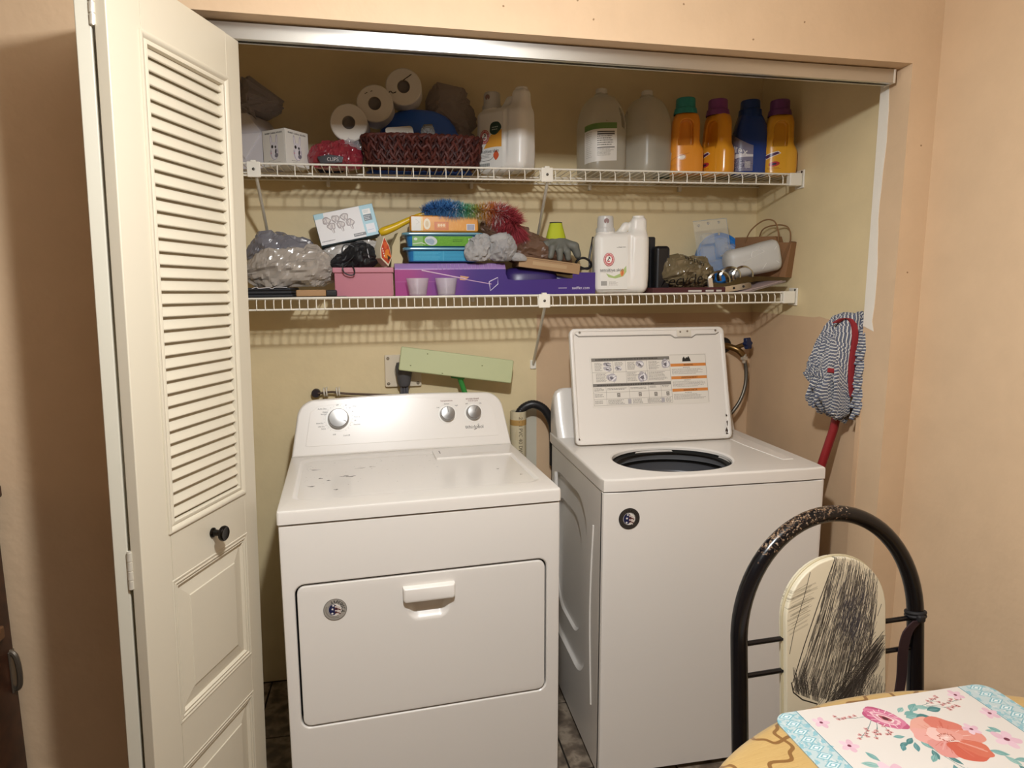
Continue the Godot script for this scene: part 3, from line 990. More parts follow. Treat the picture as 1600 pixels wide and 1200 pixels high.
func washer() -> void:
	var o := thing("washing_machine", "white top-loading washing machine with its lid standing open", "washer", at(1.175, 0, 0.728))
	var enamel := mat("e2ddd6", 0.3, {"coat": 0.3})
	var dark := mat("161513", 0.7)
	var W := 0.699
	var Y := 0.9459
	# four walls, open at the top
	var rings := []
	for e in [[0.0, -0.02], [0.0, -0.012], [0.0025, -0.0035], [0.012, 0.0]]:
		rings.append(flat(rrect(e[0], 0.018 + e[0] * 0.3, W - e[0], 0.906 - e[0] * 0.3, 0.003), e[1]))
	var g := G.new().loft(rings)
	g.rbox(Vector3(W - 0.005, 0.462, -0.31), Vector3(0.01, 0.888, 0.6)).rbox(Vector3(W / 2, 0.462, -0.605), Vector3(W, 0.888, 0.01)).rbox(Vector3(W / 2, 0.1, -0.31), Vector3(W - 0.02, 0.01, 0.58))
	var cab := put("cabinet", g, enamel, o, Transform3D(), 50.0)
	# the left side with its pressed shapes
	var side := Transform3D(Basis(Vector3.FORWARD, Vector3.UP, Vector3.LEFT), Vector3.ZERO)
	rings = [flat(rrect(0.012, 0.018, 0.61, 0.906, 0.001, 10), 0.0), flat(rrect(0.14, 0.21, 0.6, 0.84, 0.13, 10), 0.0)]
	for e in [[0.0, 0.0], [0.003, -0.003], [0.008, -0.009], [0.012, -0.0115], [0.018, -0.0125], [0.09, -0.0125]]:
		rings.append(flat(rrect(0.15 + e[0], 0.22 + e[0], 0.6 - e[0] * 0.3, 0.83 - e[0], 0.12, 10), e[1]))
	for e in [[0.0, -0.0125], [0.003, -0.016], [0.007, -0.021], [0.013, -0.0225]]:
		rings.append(flat(rrect(0.245 + e[0], 0.315 + e[0], 0.57 - e[0] * 0.3, 0.735 - e[0], 0.1, 10), e[1]))
	put("side_panel", G.new().loft(rings, false, true), enamel, cab, side, 30.0)
	put("pressed_rib", G.new().tube(smooth(v3([0.085, 0.78, 0.0, 0.1, 0.65, 0.0, 0.108, 0.5, 0.0, 0.1, 0.35, 0.0, 0.085, 0.2, 0.0]), 30), 0.0035, 8), enamel, cab, side)
	put("pressed_rib", G.new().tube(smooth(v3([0.53, 0.82, 0.002, 0.525, 0.75, 0.002, 0.53, 0.65, 0.002]), 12), 0.007, 8), enamel, cab, side)
	badge(cab, at(0.0785, 0.826, 0.0002), 0.0315, col("37322f"), "1a1613")
	# deck with the tub's mouth
	var cx := 0.2885
	var cz := 0.191
	var hole := func(rx: float, rz: float) -> PackedVector2Array:
		var p := PackedVector2Array()
		for k in 72:
			var a := TAU * k / 72
			p.append(Vector2(cx + rx * signf(cos(a)) * pow(absf(cos(a)), 0.92), cz + rz * signf(sin(a)) * pow(absf(sin(a)), 0.92)))
		return p
	var box := func(e: float, rr: float) -> PackedVector2Array:
		var src := rrect(-0.002 + e, -0.003 + e, W + 0.002 - e, 0.645 - e, rr, 6)
		var p := PackedVector2Array()
		for k in 72:
			var a := TAU * k / 72
			var d := Vector2(cos(a), sin(a))
			var best := Vector2.ZERO
			for i in src.size():
				var h = Geometry2D.segment_intersects_segment(Vector2(cx, cz), Vector2(cx, cz) + d * 3.0, src[i], src[(i + 1) % src.size()])
				if h != null:
					best = h
			p.append(best)
		for s in src.size() / 7:
			var corner := Vector2.ZERO
			for i in 7:
				corner += src[s * 7 + i] / 7.0
			var near := 0
			for k in 72:
				if p[k].distance_to(corner) < p[near].distance_to(corner):
					near = k
			p[near] = src[s * 7 + 3]
		return p
	rings = []
	for e in [[0.0, Y - 0.037], [0.0, Y - 0.008], [0.0015, Y - 0.003], [0.006, Y]]:
		rings.append(level(box.call(e[0], 0.012), e[1]))
	for e in [[0.003, Y - 0.001], [0.0, Y - 0.002], [-0.004, Y - 0.006], [-0.005, Y - 0.02]]:
		rings.append(level(hole.call(0.193 + e[0], 0.1545 + e[0]), e[1]))
	var deck := put("deck", G.new().loft(rings, false, false), enamel, o, Transform3D(), 40.0)
	put("deck_step", G.new().prism(PackedVector2Array([Vector2(0.60, 0.56), Vector2(0.60, 0.30), Vector2(0.62, 0.1), Vector2(0.655, 0.1), Vector2(0.655, 0.56)]), Y - 0.002, Y + 0.0012, 0.001), mat("efeae3", 0.25, {"coat": 0.4}), deck, Transform3D(Basis(Vector3.RIGHT, Vector3.FORWARD, Vector3.UP), Vector3.ZERO))
	var tub_at := at(cx, Y, -cz)
	put("tub_seal", G.new().lathe(PackedVector2Array([Vector2(0.186, -0.012), Vector2(0.19, -0.014), Vector2(0.19, -0.019), Vector2(0.176, -0.022)]), 60, 1.0, 0.8), dark, o, tub_at)
	put("upper_ring", G.new().lathe(PackedVector2Array([Vector2(0.176, -0.022), Vector2(0.186, -0.023), Vector2(0.188, -0.03), Vector2(0.188, -0.044), Vector2(0.184, -0.046)]), 60, 1.0, 0.82), mat("5e5e60", 0.35), o, tub_at)
	put("balance_ring", G.new().lathe(PackedVector2Array([Vector2(0.184, -0.05), Vector2(0.19, -0.052), Vector2(0.191, -0.06), Vector2(0.191, -0.085), Vector2(0.187, -0.09)]), 60, 1.0, 0.85), mat("4f4f52", 0.35), o, tub_at)
	put("seam_ring", G.new().lathe(PackedVector2Array([Vector2(0.183, -0.045), Vector2(0.192, -0.046), Vector2(0.192, -0.051), Vector2(0.183, -0.0515)]), 60, 1.0, 0.84), dark, o, tub_at)
	put("seam_ring", G.new().lathe(PackedVector2Array([Vector2(0.188, -0.088), Vector2(0.193, -0.09), Vector2(0.193, -0.1), Vector2(0.188, -0.102)]), 60, 1.0, 0.86), dark, o, tub_at)
	put("basket", G.new().lathe(PackedVector2Array([Vector2(0.19, -0.1), Vector2(0.205, -0.12), Vector2(0.21, -0.4), Vector2(0.19, -0.44), Vector2(0.06, -0.45), Vector2(0.04, -0.36), Vector2(0, -0.35)]), 60, 1.0, 0.87), mat("5a5a5e", 0.35, {"metal": 0.5}), o, tub_at)
	# console behind the lid
	var pr := PackedVector2Array([Vector2(0.645, 0.0), Vector2(0.645, 0.12), Vector2(0.635, 0.15), Vector2(0.615, 0.168), Vector2(0.6, 0.17), Vector2(0.585, 0.162), Vector2(0.55, 0.06), Vector2(0.52, 0.0)])
	rings = []
	for e in [[0.002, 0.72], [0.005, 0.84], [0.013, 0.93], [0.028, 0.985], [0.045, 1.0], [W - 0.045, 1.0], [W - 0.028, 0.985], [W - 0.013, 0.93], [W - 0.005, 0.84], [W - 0.002, 0.72]]:
		var q := PackedVector3Array()
		for p in pr:
			q.append(Vector3(e[0], Y + p.y * e[1], -(0.59 + (p.x - 0.59) * e[1])))
		rings.append(q)
	put("console", G.new().loft(rings), enamel, o, Transform3D(), 50.0)
	# the lid, leaning back on the console
	var hinge := Transform3D(Basis(Vector3.RIGHT, deg_to_rad(-14.4)).rotated(Vector3.UP, 0.0), Vector3(0.029, Y + 0.006, -0.378))
	rings = []
	for e in [[0.006, -0.024], [0.0, -0.018], [0.0, -0.004], [0.002, -0.001], [0.005, 0.0], [0.010, 0.0], [0.013, -0.003], [0.016, -0.005]]:
		rings.append(flat(rrect(0.0 + e[0], 0.0 + e[0], 0.574 - e[0], 0.402 - e[0], 0.02, 6), e[1]))
	var lid := put("lid", G.new().loft(rings), mat("e3ded7", 0.33, {"coat": 0.2}), o, hinge, 40.0)
	# a raised strip along the lid's far edge, notched round the strike
	put("lid_strip", G.new().prism(PackedVector2Array([Vector2(0.022, 0.395), Vector2(0.022, 0.382), Vector2(0.032, 0.376), Vector2(0.37, 0.376), Vector2(0.385, 0.366), Vector2(0.45, 0.366), Vector2(0.465, 0.376), Vector2(0.54, 0.376), Vector2(0.552, 0.382), Vector2(0.552, 0.395)]), -0.008, -0.0022, 0.0012), mat("e3ded7", 0.33), lid)
	put("lid_groove", G.new().tube(v3([0.014, 0.386, 0, 0.024, 0.379, 0, 0.031, 0.3735, 0, 0.369, 0.3735, 0, 0.385, 0.3635, 0, 0.45, 0.3635, 0, 0.466, 0.3735, 0, 0.541, 0.3735, 0, 0.551, 0.379, 0, 0.56, 0.386, 0]), 0.0013, 6), mat("7f7971", 0.6), lid, at(0, 0, -0.0044))
	put("lid_strike", G.new().prism(rrect(0.392, 0.368, 0.446, 0.392, 0.004, 3), -0.005, 0.001, 0.001), mat("d8d1c4", 0.5), lid)
	for q in [[0.405, 0.384], [0.432, 0.386], [0.035, 0.388], [0.54, 0.388]]:
		put("screw", G.new().lathe(PackedVector2Array([Vector2(0.004, 0), Vector2(0.0035, 0.0015), Vector2(0, 0.0018)]), 10), mat("8a8377", 0.4, {"metal": 0.7}), lid, at(q[0], q[1], 0.0, 90, 0, 0))
	for q in [[0.553, 0.03, 0.006, 0.01], [0.557, 0.055, 0.003, 0.012], [0.556, 0.082, 0.003, 0.006], [0.012, 0.02, 0.003, 0.006], [0.553, 0.018, 0.005, 0.004]]:
		put("rust_chip", G.new().prism(PackedVector2Array(range(9).map(func(k): return Vector2(cos(TAU * k / 9) * q[2], sin(TAU * k / 9) * q[3]) * (0.75 + 0.3 * sin(k * 2.3 + q[1] * 99)))), 0, 0.0006), mat("3d2f26", 0.9), lid, at(q[0], q[1], -0.0002))
	label_sheet(lid)
	for q in [[0.06, 0.0, -0.06], [0.64, 0.0, -0.06], [0.06, 0.0, -0.54], [0.64, 0.0, -0.54]]:
		put("foot", G.new().lathe(PackedVector2Array([Vector2(0, 0.003), Vector2(0.02, 0.003), Vector2(0.02, 0.012), Vector2(0.01, 0.014), Vector2(0.01, 0.03)]), 14), dark, o, at(q[0], q[1], q[2]))


# the printed instructions on the lid: diagrams, rules and ruled text, with orange warning bars
func label_sheet(lid: Node3D) -> void:
	var r := RandomNumberGenerator.new()
	r.seed = 5
	var cv := Cv.new(640, 260, col("ded9d0"))
	var grey := col("504c48")
	var ink := col("726d67")
	var line := col("9a948c")
	cv.rect(8, 10, 424, 17, col("77736d"))
	cv.rect(8, 140, 424, 16, col("77736d"))
	cv.words(30, 15, 390, 1, 16, col("35322f"), r)
	cv.words(30, 145, 390, 1, 16, col("35322f"), r)
	for x in [8, 122, 190, 305, 432]:
		cv.rect(x, 27, 1.5, 112, line)
	cv.rect(8, 82, 424, 1.5, line)
	for q in [[24, 34, 42, 8, 5.5], [132, 34, 46, 3, 6], [200, 34, 46, 7, 6], [316, 34, 60, 8, 5.6], [28, 88, 66, 8, 5.8], [196, 88, 58, 8, 5.8], [312, 88, 110, 8, 5.8]]:
		cv.words(q[0], q[1], q[2], q[3], q[4], ink, r)
	for q in [[92, 44, 22, 12], [92, 66, 22, 12], [150, 64, 18, 12], [268, 46, 22, 18], [410, 48, 24, 24], [112, 110, 28, 20], [278, 112, 26, 26]]:
		cv.ell(q[0], q[1], q[2], q[3], col("b0acb2"), 0.2, 0.08)
		cv.ell(q[0] + 3, q[1] + 2, q[2] * 0.7, q[3] * 0.65, col("e2dfe2"), -0.3, 0.1)
		cv.ell(q[0] - 2, q[1] + 3, q[2] * 0.35, q[3] * 0.4, col("76727c"), 0.5, 0.2)
		for k in 5:
			cv.line([Vector2(q[0] + r.randf_range(-1, 1) * q[2], q[1] + r.randf_range(-1, 1) * q[3]), Vector2(q[0] + r.randf_range(-1, 1) * q[2], q[1] + r.randf_range(-1, 1) * q[3])], 1.4, grey)
	for x in [8, 76, 200, 306, 374, 432]:
		cv.rect(x, 157, 1.5, 92, line)
	for y in [184, 218, 249]:
		cv.rect(8, y, 424, 1.5, line)
	for q in [[14, 162, 54, 3, 6], [14, 192, 54, 3, 6], [14, 226, 50, 3, 6], [84, 164, 108, 2, 6], [208, 164, 90, 2, 6], [312, 160, 48, 2, 6], [380, 160, 40, 2, 6], [84, 224, 92, 4, 6], [216, 224, 60, 4, 6], [296, 224, 88, 4, 6], [396, 224, 34, 4, 6]]:
		cv.words(q[0], q[1], q[2], q[3], q[4], ink, r)
	for q in [[134, 200], [250, 200], [336, 202], [402, 202]]:
		cv.rect(q[0], q[1] - 10, 16, 20, col("6d6862"))
		cv.rect(q[0] + 4, q[1] - 6, 8, 5, col("c9c4bc"))
		cv.rect(q[0] + 3, q[1] + 3, 10, 3, col("c9c4bc"))
	cv.rect(190, 222, 18, 24, col("aba7ab"))
	cv.rect(372, 222, 18, 24, col("aba7ab"))
	# warnings
	cv.rect(436, 4, 200, 1.5, line)
	cv.rect(634, 4, 1.5, 250, line)
	for q in [[514, 0], [528, 3], [540, -2]]:
		cv.poly(PackedVector2Array([Vector2(q[0] - 10, 40), Vector2(q[0] - 8, 24 + q[1]), Vector2(q[0], 14 + q[1]), Vector2(q[0] + 6, 24), Vector2(q[0] + 12, 40)]), col("1b1a19"))
	for y in [50, 116, 180]:
		cv.rect(436, y, 198, 15, col("d1843f"))
		cv.words(505, y + 20, 50, 1, 6, ink, r)
		cv.words(442, y + 28, 186, 5, 6, col("98938b"), r)
	var sheet := put("instruction_label", G.new().rbox(Vector3.ZERO, Vector3(0.432, 0.178, 0.0008)), mat("ffffff", 0.5, {"tex": cv.tex()}), lid, at(0.283, 0.216, -0.0046, 0, 0, 0.4))
	var k := 0
	for w in [["WARNING", 0.036], ["AVERTISSEMENT", 0.062], ["ADVERTENCIA", 0.052]]:
		write(w[0], w[1], mat("2a1a10", 0.6), sheet, at(0.146, 0.0496 - 0.0446 * k, 0.0005))
		k += 1


# ---------------------------------------------------------------- things on the walls
func wall_fittings() -> void:
	# socket
	var o := thing("power_outlet", "square off-white dryer socket plate on the back wall above the dryer", "outlet", at(0.637, 1.18, 0.0))
	put("plate", G.new().prism(rrect(-0.064, -0.058, 0.068, 0.06, 0.006), 0, 0.014, 0.002), mat("ddd0b8", 0.5), o)
	put("socket_face", G.new().lathe(PackedVector2Array([Vector2(0.036, 0), Vector2(0.036, 0.003), Vector2(0.033, 0.0045), Vector2(0, 0.0045)]), 28), mat("c9c0ae", 0.5), o, at(0.005, 0.0, 0.0138, 90, 0, 0))
	for q in [[-0.052, 0.047], [-0.052, -0.046], [0.055, -0.046], [0.055, 0.047]]:
		put("screw_hole", G.new().tube(v3([0, 0, 0, 0, 0, 0.0015]), 0.0058, 10), mat("6a6257", 0.6), o, at(q[0], q[1], 0.0132))
		put("screw", G.new().lathe(PackedVector2Array([Vector2(0.0042, 0), Vector2(0.003, 0.0018), Vector2(0, 0.002)]), 10), mat("a89c86", 0.4, {"metal": 0.6}), o, at(q[0], q[1], 0.0146, 90, 0, 0))
	o = thing("power_plug", "grey dryer plug and ribbed cord hanging from the socket plate", "plug", at(0.637, 1.18, 0.0))
	var rings := []
	for e in [[0.0355, 0.016, 0.018, 0.0], [0.034, 0.026, 0.02, 0.0], [0.02, 0.03, 0.022, 0.002], [0.0, 0.029, 0.023, 0.004], [-0.02, 0.0265, 0.022, 0.004], [-0.045, 0.022, 0.018, 0.002], [-0.052, 0.018, 0.015, 0.0]]:
		var p := PackedVector3Array()
		for k in 20:
			var a := TAU * k / 20
			p.append(Vector3(0.004 + cos(a) * e[1], e[0], 0.0415 + sin(a) * e[2]))
		rings.append(p)
	put("plug_body", G.new().loft(rings), mat("4c4b4e", 0.5), o, Transform3D(), 50.0)
	var cord := G.new()
	for k in 3:
		cord.tube(smooth(v3([-0.006 + k * 0.010, -0.045, 0.04, -0.006 + k * 0.010, -0.15, 0.038, -0.002 + k * 0.010, -0.4, 0.05, 0.0 + k * 0.010, -0.9, 0.06, 0.05 + k * 0.010, -1.17, 0.08]), 24), 0.0056, 8)
	put("cord", cord, mat("55545a", 0.5), o)
	# flat green broom head leaning on the wall
	var dp := thing("dust_mop", "pale green flat dust mop board leaning tilted on the wall above the dryer", "mop", at(0.83, 1.205, 0.088, 0, 0, -8.4))
	put("board", G.new().prism(rrect(-0.205, -0.0425, 0.205, 0.0425, 0.006, 4), -0.009, 0.009, 0.004, true), mat("b9bf93", 0.55), dp, at(0, 0, 0, -8, 0, 0), 50.0)
	put("swivel", G.new().rbox(Vector3(0.01, -0.03, -0.012), Vector3(0.05, 0.04, 0.014), 0.004), mat("2f8a3e", 0.45), dp)
	put("handle", G.new().tube(smooth(v3([0.012, -0.03, -0.014, 0.022, -0.055, -0.02, 0.045, -0.1, -0.035, 0.075, -0.18, -0.045, 0.13, -0.5, -0.05, 0.17, -1.16, -0.055]), 30), 0.0098, 12), mat("3b9444", 0.4), dp)
	for q in [[-0.11, 0.028], [-0.05, -0.034], [0.09, 0.01], [-0.165, -0.02]]:
		put("dirt_spot", G.new().prism(rrect(-0.0025, -0.0015, 0.0025, 0.0015, 0.0012, 2), 0, 0.0006), mat("5f6338", 0.8), dp, at(q[0], q[1], 0.0088 - q[1] * 0.14, -8, 0, 0))
	# capped pipe with clips
	o = thing("capped_pipe", "short dark capped pipe held by white clips on the wall left of the socket", "pipe", at(0.335, 1.108, 0.0))
	put("pipe", G.new().tube(smooth(v3([0.0, 0.0, 0.028, 0.05, 0.004, 0.026, 0.1, -0.004, 0.026, 0.26, -0.014, 0.03]), 16), 0.0042, 10), mat("5b4a3e", 0.5, {"metal": 0.5}), o)
	put("cap", G.new().lathe(PackedVector2Array([Vector2(0, 0), Vector2(0.014, 0), Vector2(0.0155, 0.004), Vector2(0.0155, 0.024), Vector2(0.013, 0.028), Vector2(0, 0.028)]), 16), mat("3a3236", 0.45, {"metal": 0.5}), o, at(-0.008, 0.0, 0.001, 90, 0, 0))
	for x in [0.024, 0.068]:
		put("clip", G.new().tube(smooth(v3([x - 0.003, 0.016, 0.006, x - 0.003, 0.014, 0.032, x - 0.001, -0.006, 0.034, x - 0.001, -0.014, 0.006]), 14), 0.0028, 8).tube(smooth(v3([x + 0.006, 0.018, 0.006, x + 0.006, 0.015, 0.032, x + 0.007, -0.006, 0.034, x + 0.007, -0.014, 0.006]), 14), 0.0028, 8), mat("d8d2c6", 0.5), o)
	# standpipe and drain hose
	o = thing("standpipe", "stained cream plastic standpipe rising beside the dryer with printed lettering", "pipe", at(1.06, 0.0, 0.06))
	rings = []
	for e in [[0.0305, 0.003], [0.0305, 1.021], [0.0298, 1.023], [0.027, 1.023], [0.0265, 1.02], [0.0265, 0.7]]:
		var p := PackedVector3Array()
		for k in 28:
			p.append(Vector3(cos(TAU * k / 28) * e[0], e[1], sin(TAU * k / 28) * e[0]))
		rings.append(p)
	var cv := Cv.new(128, 512, col("cdc1a2"))
	var r := RandomNumberGenerator.new()
	r.seed = 9
	for k in 300:
		var yy := r.randf() * 512
		cv.ell(r.randf() * 128, yy, r.randf_range(1, 7), r.randf_range(1, 4), col("cdc1a2").lerp(col("9a7d4c"), r.randf() * (0.7 if absf(yy - 32) < 26 else 0.22)), 0, 0.2)
	cv.rect(0, 478, 128, 10, col("b89a66"))
	put("pipe", G.new().loft(rings, true, false), mat("ffffff", 0.4, {"tex": cv.tex()}), o, Transform3D(), 40.0)
	write_on("2 IN PVC 40 DWV", 0.15, mat("574a38", 0.6), o, func(p):
		var a: float = PI / 2 - 0.12 - p.y / 0.0308
		return Vector3(cos(a) * (0.0308 + p.z), 0.93 - p.x, sin(a) * (0.0308 + p.z)))
	put("stain_band", G.new().lathe(PackedVector2Array([Vector2(0.0308, 0.972), Vector2(0.0311, 0.975), Vector2(0.0311, 0.99), Vector2(0.0308, 0.993)]), 28), mat("b58f52", 0.5), o)
	var hose := smooth(v3([1.06, 0.9, 0.06, 1.062, 1.0, 0.06, 1.072, 1.026, 0.06, 1.095, 1.043, 0.063, 1.123, 1.047, 0.066, 1.158, 1.028, 0.068, 1.187, 0.98, 0.066, 1.197, 0.93, 0.055, 1.205, 0.8, 0.03]), 110)
	var rad := PackedFloat32Array()
	for k in hose.size():
		rad.append(0.0152 + (0.0012 if k % 2 else 0.0))
	tag(put("drain_hose", G.new().tube(hose, rad, 14), mat("17171b", 0.4)), "black ribbed drain hose arching from the standpipe to the washer", "hose")
	# water valve
	o = thing("water_valve", "brass water valve with a blue knob on the wall behind the washer", "valve", at(1.914, 1.249, 0.0))
	put("escutcheon", G.new().lathe(PackedVector2Array([Vector2(0.032, 0), Vector2(0.031, 0.006), Vector2(0.024, 0.014), Vector2(0.016, 0.018), Vector2(0, 0.018)]), 24), mat("2b2725", 0.45, {"metal": 0.4}), o, at(0, 0, 0.001, 90, 0, 0))
	put("body", G.new().tube(smooth(v3([0, 0, 0.01, 0.004, -0.002, 0.035, 0.03, -0.014, 0.06, 0.05, -0.034, 0.066]), 14), 0.0125, 14).tube(v3([0.022, -0.008, 0.05, 0.05, 0.01, 0.078]), 0.009, 12), mat("8a6c42", 0.35, {"metal": 0.9}), o)
	var kp := PackedVector2Array()
	for k in 48:
		var a := TAU * k / 48
		kp.append(Vector2(cos(a), sin(a)) * (0.0215 + 0.0035 * cos(a * 6.0)))
	put("knob", G.new().prism(kp, -0.008, 0.009, 0.003, true), mat("1d2a4e", 0.35), o, at(0.056, 0.013, 0.085, -10, 28, 0))
	put("outlet_nut", G.new().prism(PackedVector2Array(range(6).map(func(k): return Vector2(cos(TAU * k / 6), sin(TAU * k / 6)) * 0.015)), -0.006, 0.008, 0.002, true).tube(v3([0, 0, -0.016, 0, 0, 0.02]), 0.0085, 12), mat("c9bfae", 0.35, {"metal": 0.5}), o, at(0.056, -0.046, 0.066, 90, 0, 0))
	put("supply_hose", G.new().tube(smooth(v3([0.056, -0.05, 0.066, 0.064, -0.09, 0.07, 0.06, -0.15, 0.078, 0.04, -0.205, 0.085, 0.012, -0.25, 0.085, -0.03, -0.3, 0.08, -0.06, -0.36, 0.06]), 40), 0.0072, 10), mat("6a655c", 0.35, {"metal": 0.6}), o)


func mop() -> void:
	var o := thing("string_mop", "blue and white string mop standing head up in the right corner, red handle", "mop")
	var red := mat("8c1f24", 0.4)
	put("handle", G.new().tube(v3([1.945, 0.84, 0.582, 1.982, 1.03, 0.606, 2.0, 1.2, 0.62]), 0.0135, 14), red, o)
	put("lower_handle", G.new().tube(v3([1.93, 0.004, 0.56, 1.946, 0.845, 0.5825]), 0.0115, 12), mat("26201f", 0.4), o)
	var cv := Cv.new(64, 64, col("20253a"))
	for k in range(-1, 3):
		var y := k * 32.0
		cv.poly(PackedVector2Array([Vector2(0, y), Vector2(64, y + 32), Vector2(64, y + 46), Vector2(0, y + 14)]), col("c4c2be"))
		cv.poly(PackedVector2Array([Vector2(0, y + 20), Vector2(64, y + 52), Vector2(64, y + 57), Vector2(0, y + 25)]), col("7f88a0"))
	var t := cv.tex()
	var short_yarn := mat("ffffff", 0.9, {"tex": t, "tile": Vector3(1, 7, 1), "rim": 0.3})
	var yarn := mat("ffffff", 0.9, {"tex": t, "tile": Vector3(1, 17, 1), "rim": 0.3})
	var r := RandomNumberGenerator.new()
	r.seed = 12
	for k in 120:
		var u := (k % 40) / 39.0
		var layer := k / 40
		# from the red headband out and down over the bunch
		var top := Vector3(lerpf(1.99, 1.975, u), lerpf(1.39, 1.16, u), 0.66 + 0.012 * layer)
		var out := Vector3(lerpf(1.965, 1.893, sqrt(u)), lerpf(1.38, 1.21, u), 0.60 + 0.028 * layer - 0.03 * u)
		var low := Vector3(lerpf(1.893, 1.984, u) + r.randf_range(-0.008, 0.008), lerpf(1.165, 1.08, sqrt(u)) + r.randf_range(-0.02, 0.012) , 0.59 + 0.03 * layer)
		var tip := Vector3(low.x + 0.025, low.y + 0.005 + 0.02 * r.randf(), low.z - 0.012)
		var mid := (out + low) / 2 + Vector3(-0.012 * sin(PI * u) + r.randf_range(-0.006, 0.006), 0, 0.015)
		put("yarn", G.new().tube(smooth(PackedVector3Array([top, top.lerp(out, 0.5) + Vector3(-0.004, 0.012, 0.014), out, mid, low, tip]), 16), 0.0072, 6), yarn, o)
	for k in 26:
		# the half of the head towards the corner of the jamb
		var u := k / 25.0
		var a := Vector3(1.985, lerpf(1.39, 1.17, u), 0.66 + r.randf_range(0, 0.025))
		put("yarn", G.new().tube(smooth(PackedVector3Array([a, a + Vector3(0.008, 0.012, 0.02), a + Vector3(0.005, -0.04, 0.032), a + Vector3(-0.012, -0.09, 0.03)]), 10), 0.0075, 6), short_yarn, o)
	for k in 22:
		# a last layer over the middle of the bunch
		var u := k / 21.0
		var a := Vector3(lerpf(1.925, 1.968, u), 1.25 - 0.05 * u, 0.675)
		put("yarn", G.new().tube(smooth(PackedVector3Array([a, a + Vector3(-0.003, -0.05, 0.008), a + Vector3(0.004, -0.1, 0.002), Vector3(lerpf(1.93, 1.985, u), 1.1 - 0.012 * sin(PI * u) + r.randf_range(-0.01, 0.01), 0.662)]), 12), 0.0072, 6), short_yarn, o)
	var bandp := smooth(v3([1.925, 1.372, 0.655, 1.945, 1.388, 0.672, 1.962, 1.375, 0.685, 1.968, 1.33, 0.692, 1.964, 1.26, 0.69, 1.966, 1.2, 0.69, 1.974, 1.15, 0.688]), 24)
	var rings := []
	for p in bandp:
		rings.append(PackedVector3Array([p + Vector3(-0.009, 0, 0.0), p + Vector3(-0.007, 0, 0.006), p + Vector3(0.007, 0, 0.006), p + Vector3(0.009, 0, 0.0), p + Vector3(0.007, 0, -0.006), p + Vector3(-0.007, 0, -0.006)]))
	put("headband", G.new().loft(rings), mat("8e2229", 0.8), o)
	put("cross_tape", G.new().rbox(Vector3.ZERO, Vector3(0.036, 0.014, 0.008), 0.003), mat("8e2229", 0.8), o, at(1.918, 1.228, 0.672, 0, -12, -8))


# ---------------------------------------------------------------- table and chair
func table() -> void:
	var c := Vector3(1.435, 0, 2.088)
	var o := thing("dining_table", "round pedestal dining table under a gold patterned cloth", "table", Transform3D(Basis(), c))
	put("table_top", G.new().lathe(PackedVector2Array([Vector2(0, 0.73), Vector2(0.585, 0.73), Vector2(0.595, 0.737), Vector2(0.595, 0.75), Vector2(0.585, 0.756), Vector2(0, 0.757)]), 60), mat("4a3120", 0.5), o)
	put("pedestal", G.new().lathe(PackedVector2Array([Vector2(0, 0.0), Vector2(0.28, 0.0), Vector2(0.27, 0.03), Vector2(0.08, 0.07), Vector2(0.05, 0.2), Vector2(0.06, 0.5), Vector2(0.15, 0.73), Vector2(0, 0.73)]), 32), mat("4a3120", 0.5), o)
	# trellis print: lobed ogees in brown on gold
	var cv := Cv.new(256, 256, col("b3945c"))
	var r := RandomNumberGenerator.new()
	r.seed = 2
	for k in 500:
		cv.rect(r.randf() * 256, r.randf() * 256, r.randf_range(8, 60), 1, col("b3945c").lerp(col("a3834c") if k % 2 else col("c4a670"), r.randf() * 0.7))
	var br := col("7a5528")
	# diamonds whose sides swing in an S: every side runs between two cusps
	for q in [[0.0, 0.5, 0.5, 0.0], [0.5, 0.0, 1.0, 0.5], [1.0, 0.5, 0.5, 1.0], [0.5, 1.0, 0.0, 0.5]]:
		var a := Vector2(q[0], q[1]) * 256
		var b := Vector2(q[2], q[3]) * 256
		var nn := (b - a).normalized().orthogonal()
		var p := []
		for k in 41:
			var u := k / 40.0
			p.append(a.lerp(b, u) + nn * (27.0 * sin(TAU * u) + 8.0 * sin(3.0 * TAU * u)))
		for ox in [-256, 0, 256]:
			for oy in [-256, 0, 256]:
				cv.line(p.map(func(e): return e + Vector2(ox, oy)), 10, br)
	var cloth := G.new()
	var n := 180
	var prof := [[0.001, 0.7585, 0.0], [0.3, 0.7585, 0.0], [0.5, 0.7585, 0.0], [0.575, 0.7588, 0.0], [0.592, 0.757, 0.0], [0.603, 0.751, 0.02], [0.608, 0.74, 0.06], [0.612, 0.715, 0.2], [0.618, 0.66, 0.5], [0.625, 0.6, 0.8], [0.632, 0.545, 1.0], [0.630, 0.545, 1.0]]
	cloth.grid(n, prof.size() - 1, func(s, t):
		var q = prof[roundi(t * (prof.size() - 1))]
		var a: float = s * TAU
		var rr: float = q[0] + q[2] * (0.022 * sin(a * 17.0) + 0.012 * sin(a * 29.0 + 1.0)) + q[2] * 0.012
		return Vector3(cos(a) * rr, q[1], sin(a) * rr))
	for k in cloth.v.size():
		var p := cloth.v[k]
		var fall := maxf(0.0, 0.7585 - p.y)
		var d := Vector2(p.x, p.z).normalized() * fall
		cloth.uv[k] = Vector2(p.x + d.x, p.z + d.y).rotated(0.15) / 0.155
	tag(put("tablecloth", cloth, mat("ffffff", 0.42, {"tex": cv.tex(), "rim": 0.4}), null, Transform3D(Basis(), c)), "gold satin tablecloth with a brown trellis print on the round table", "tablecloth")
	placemat()


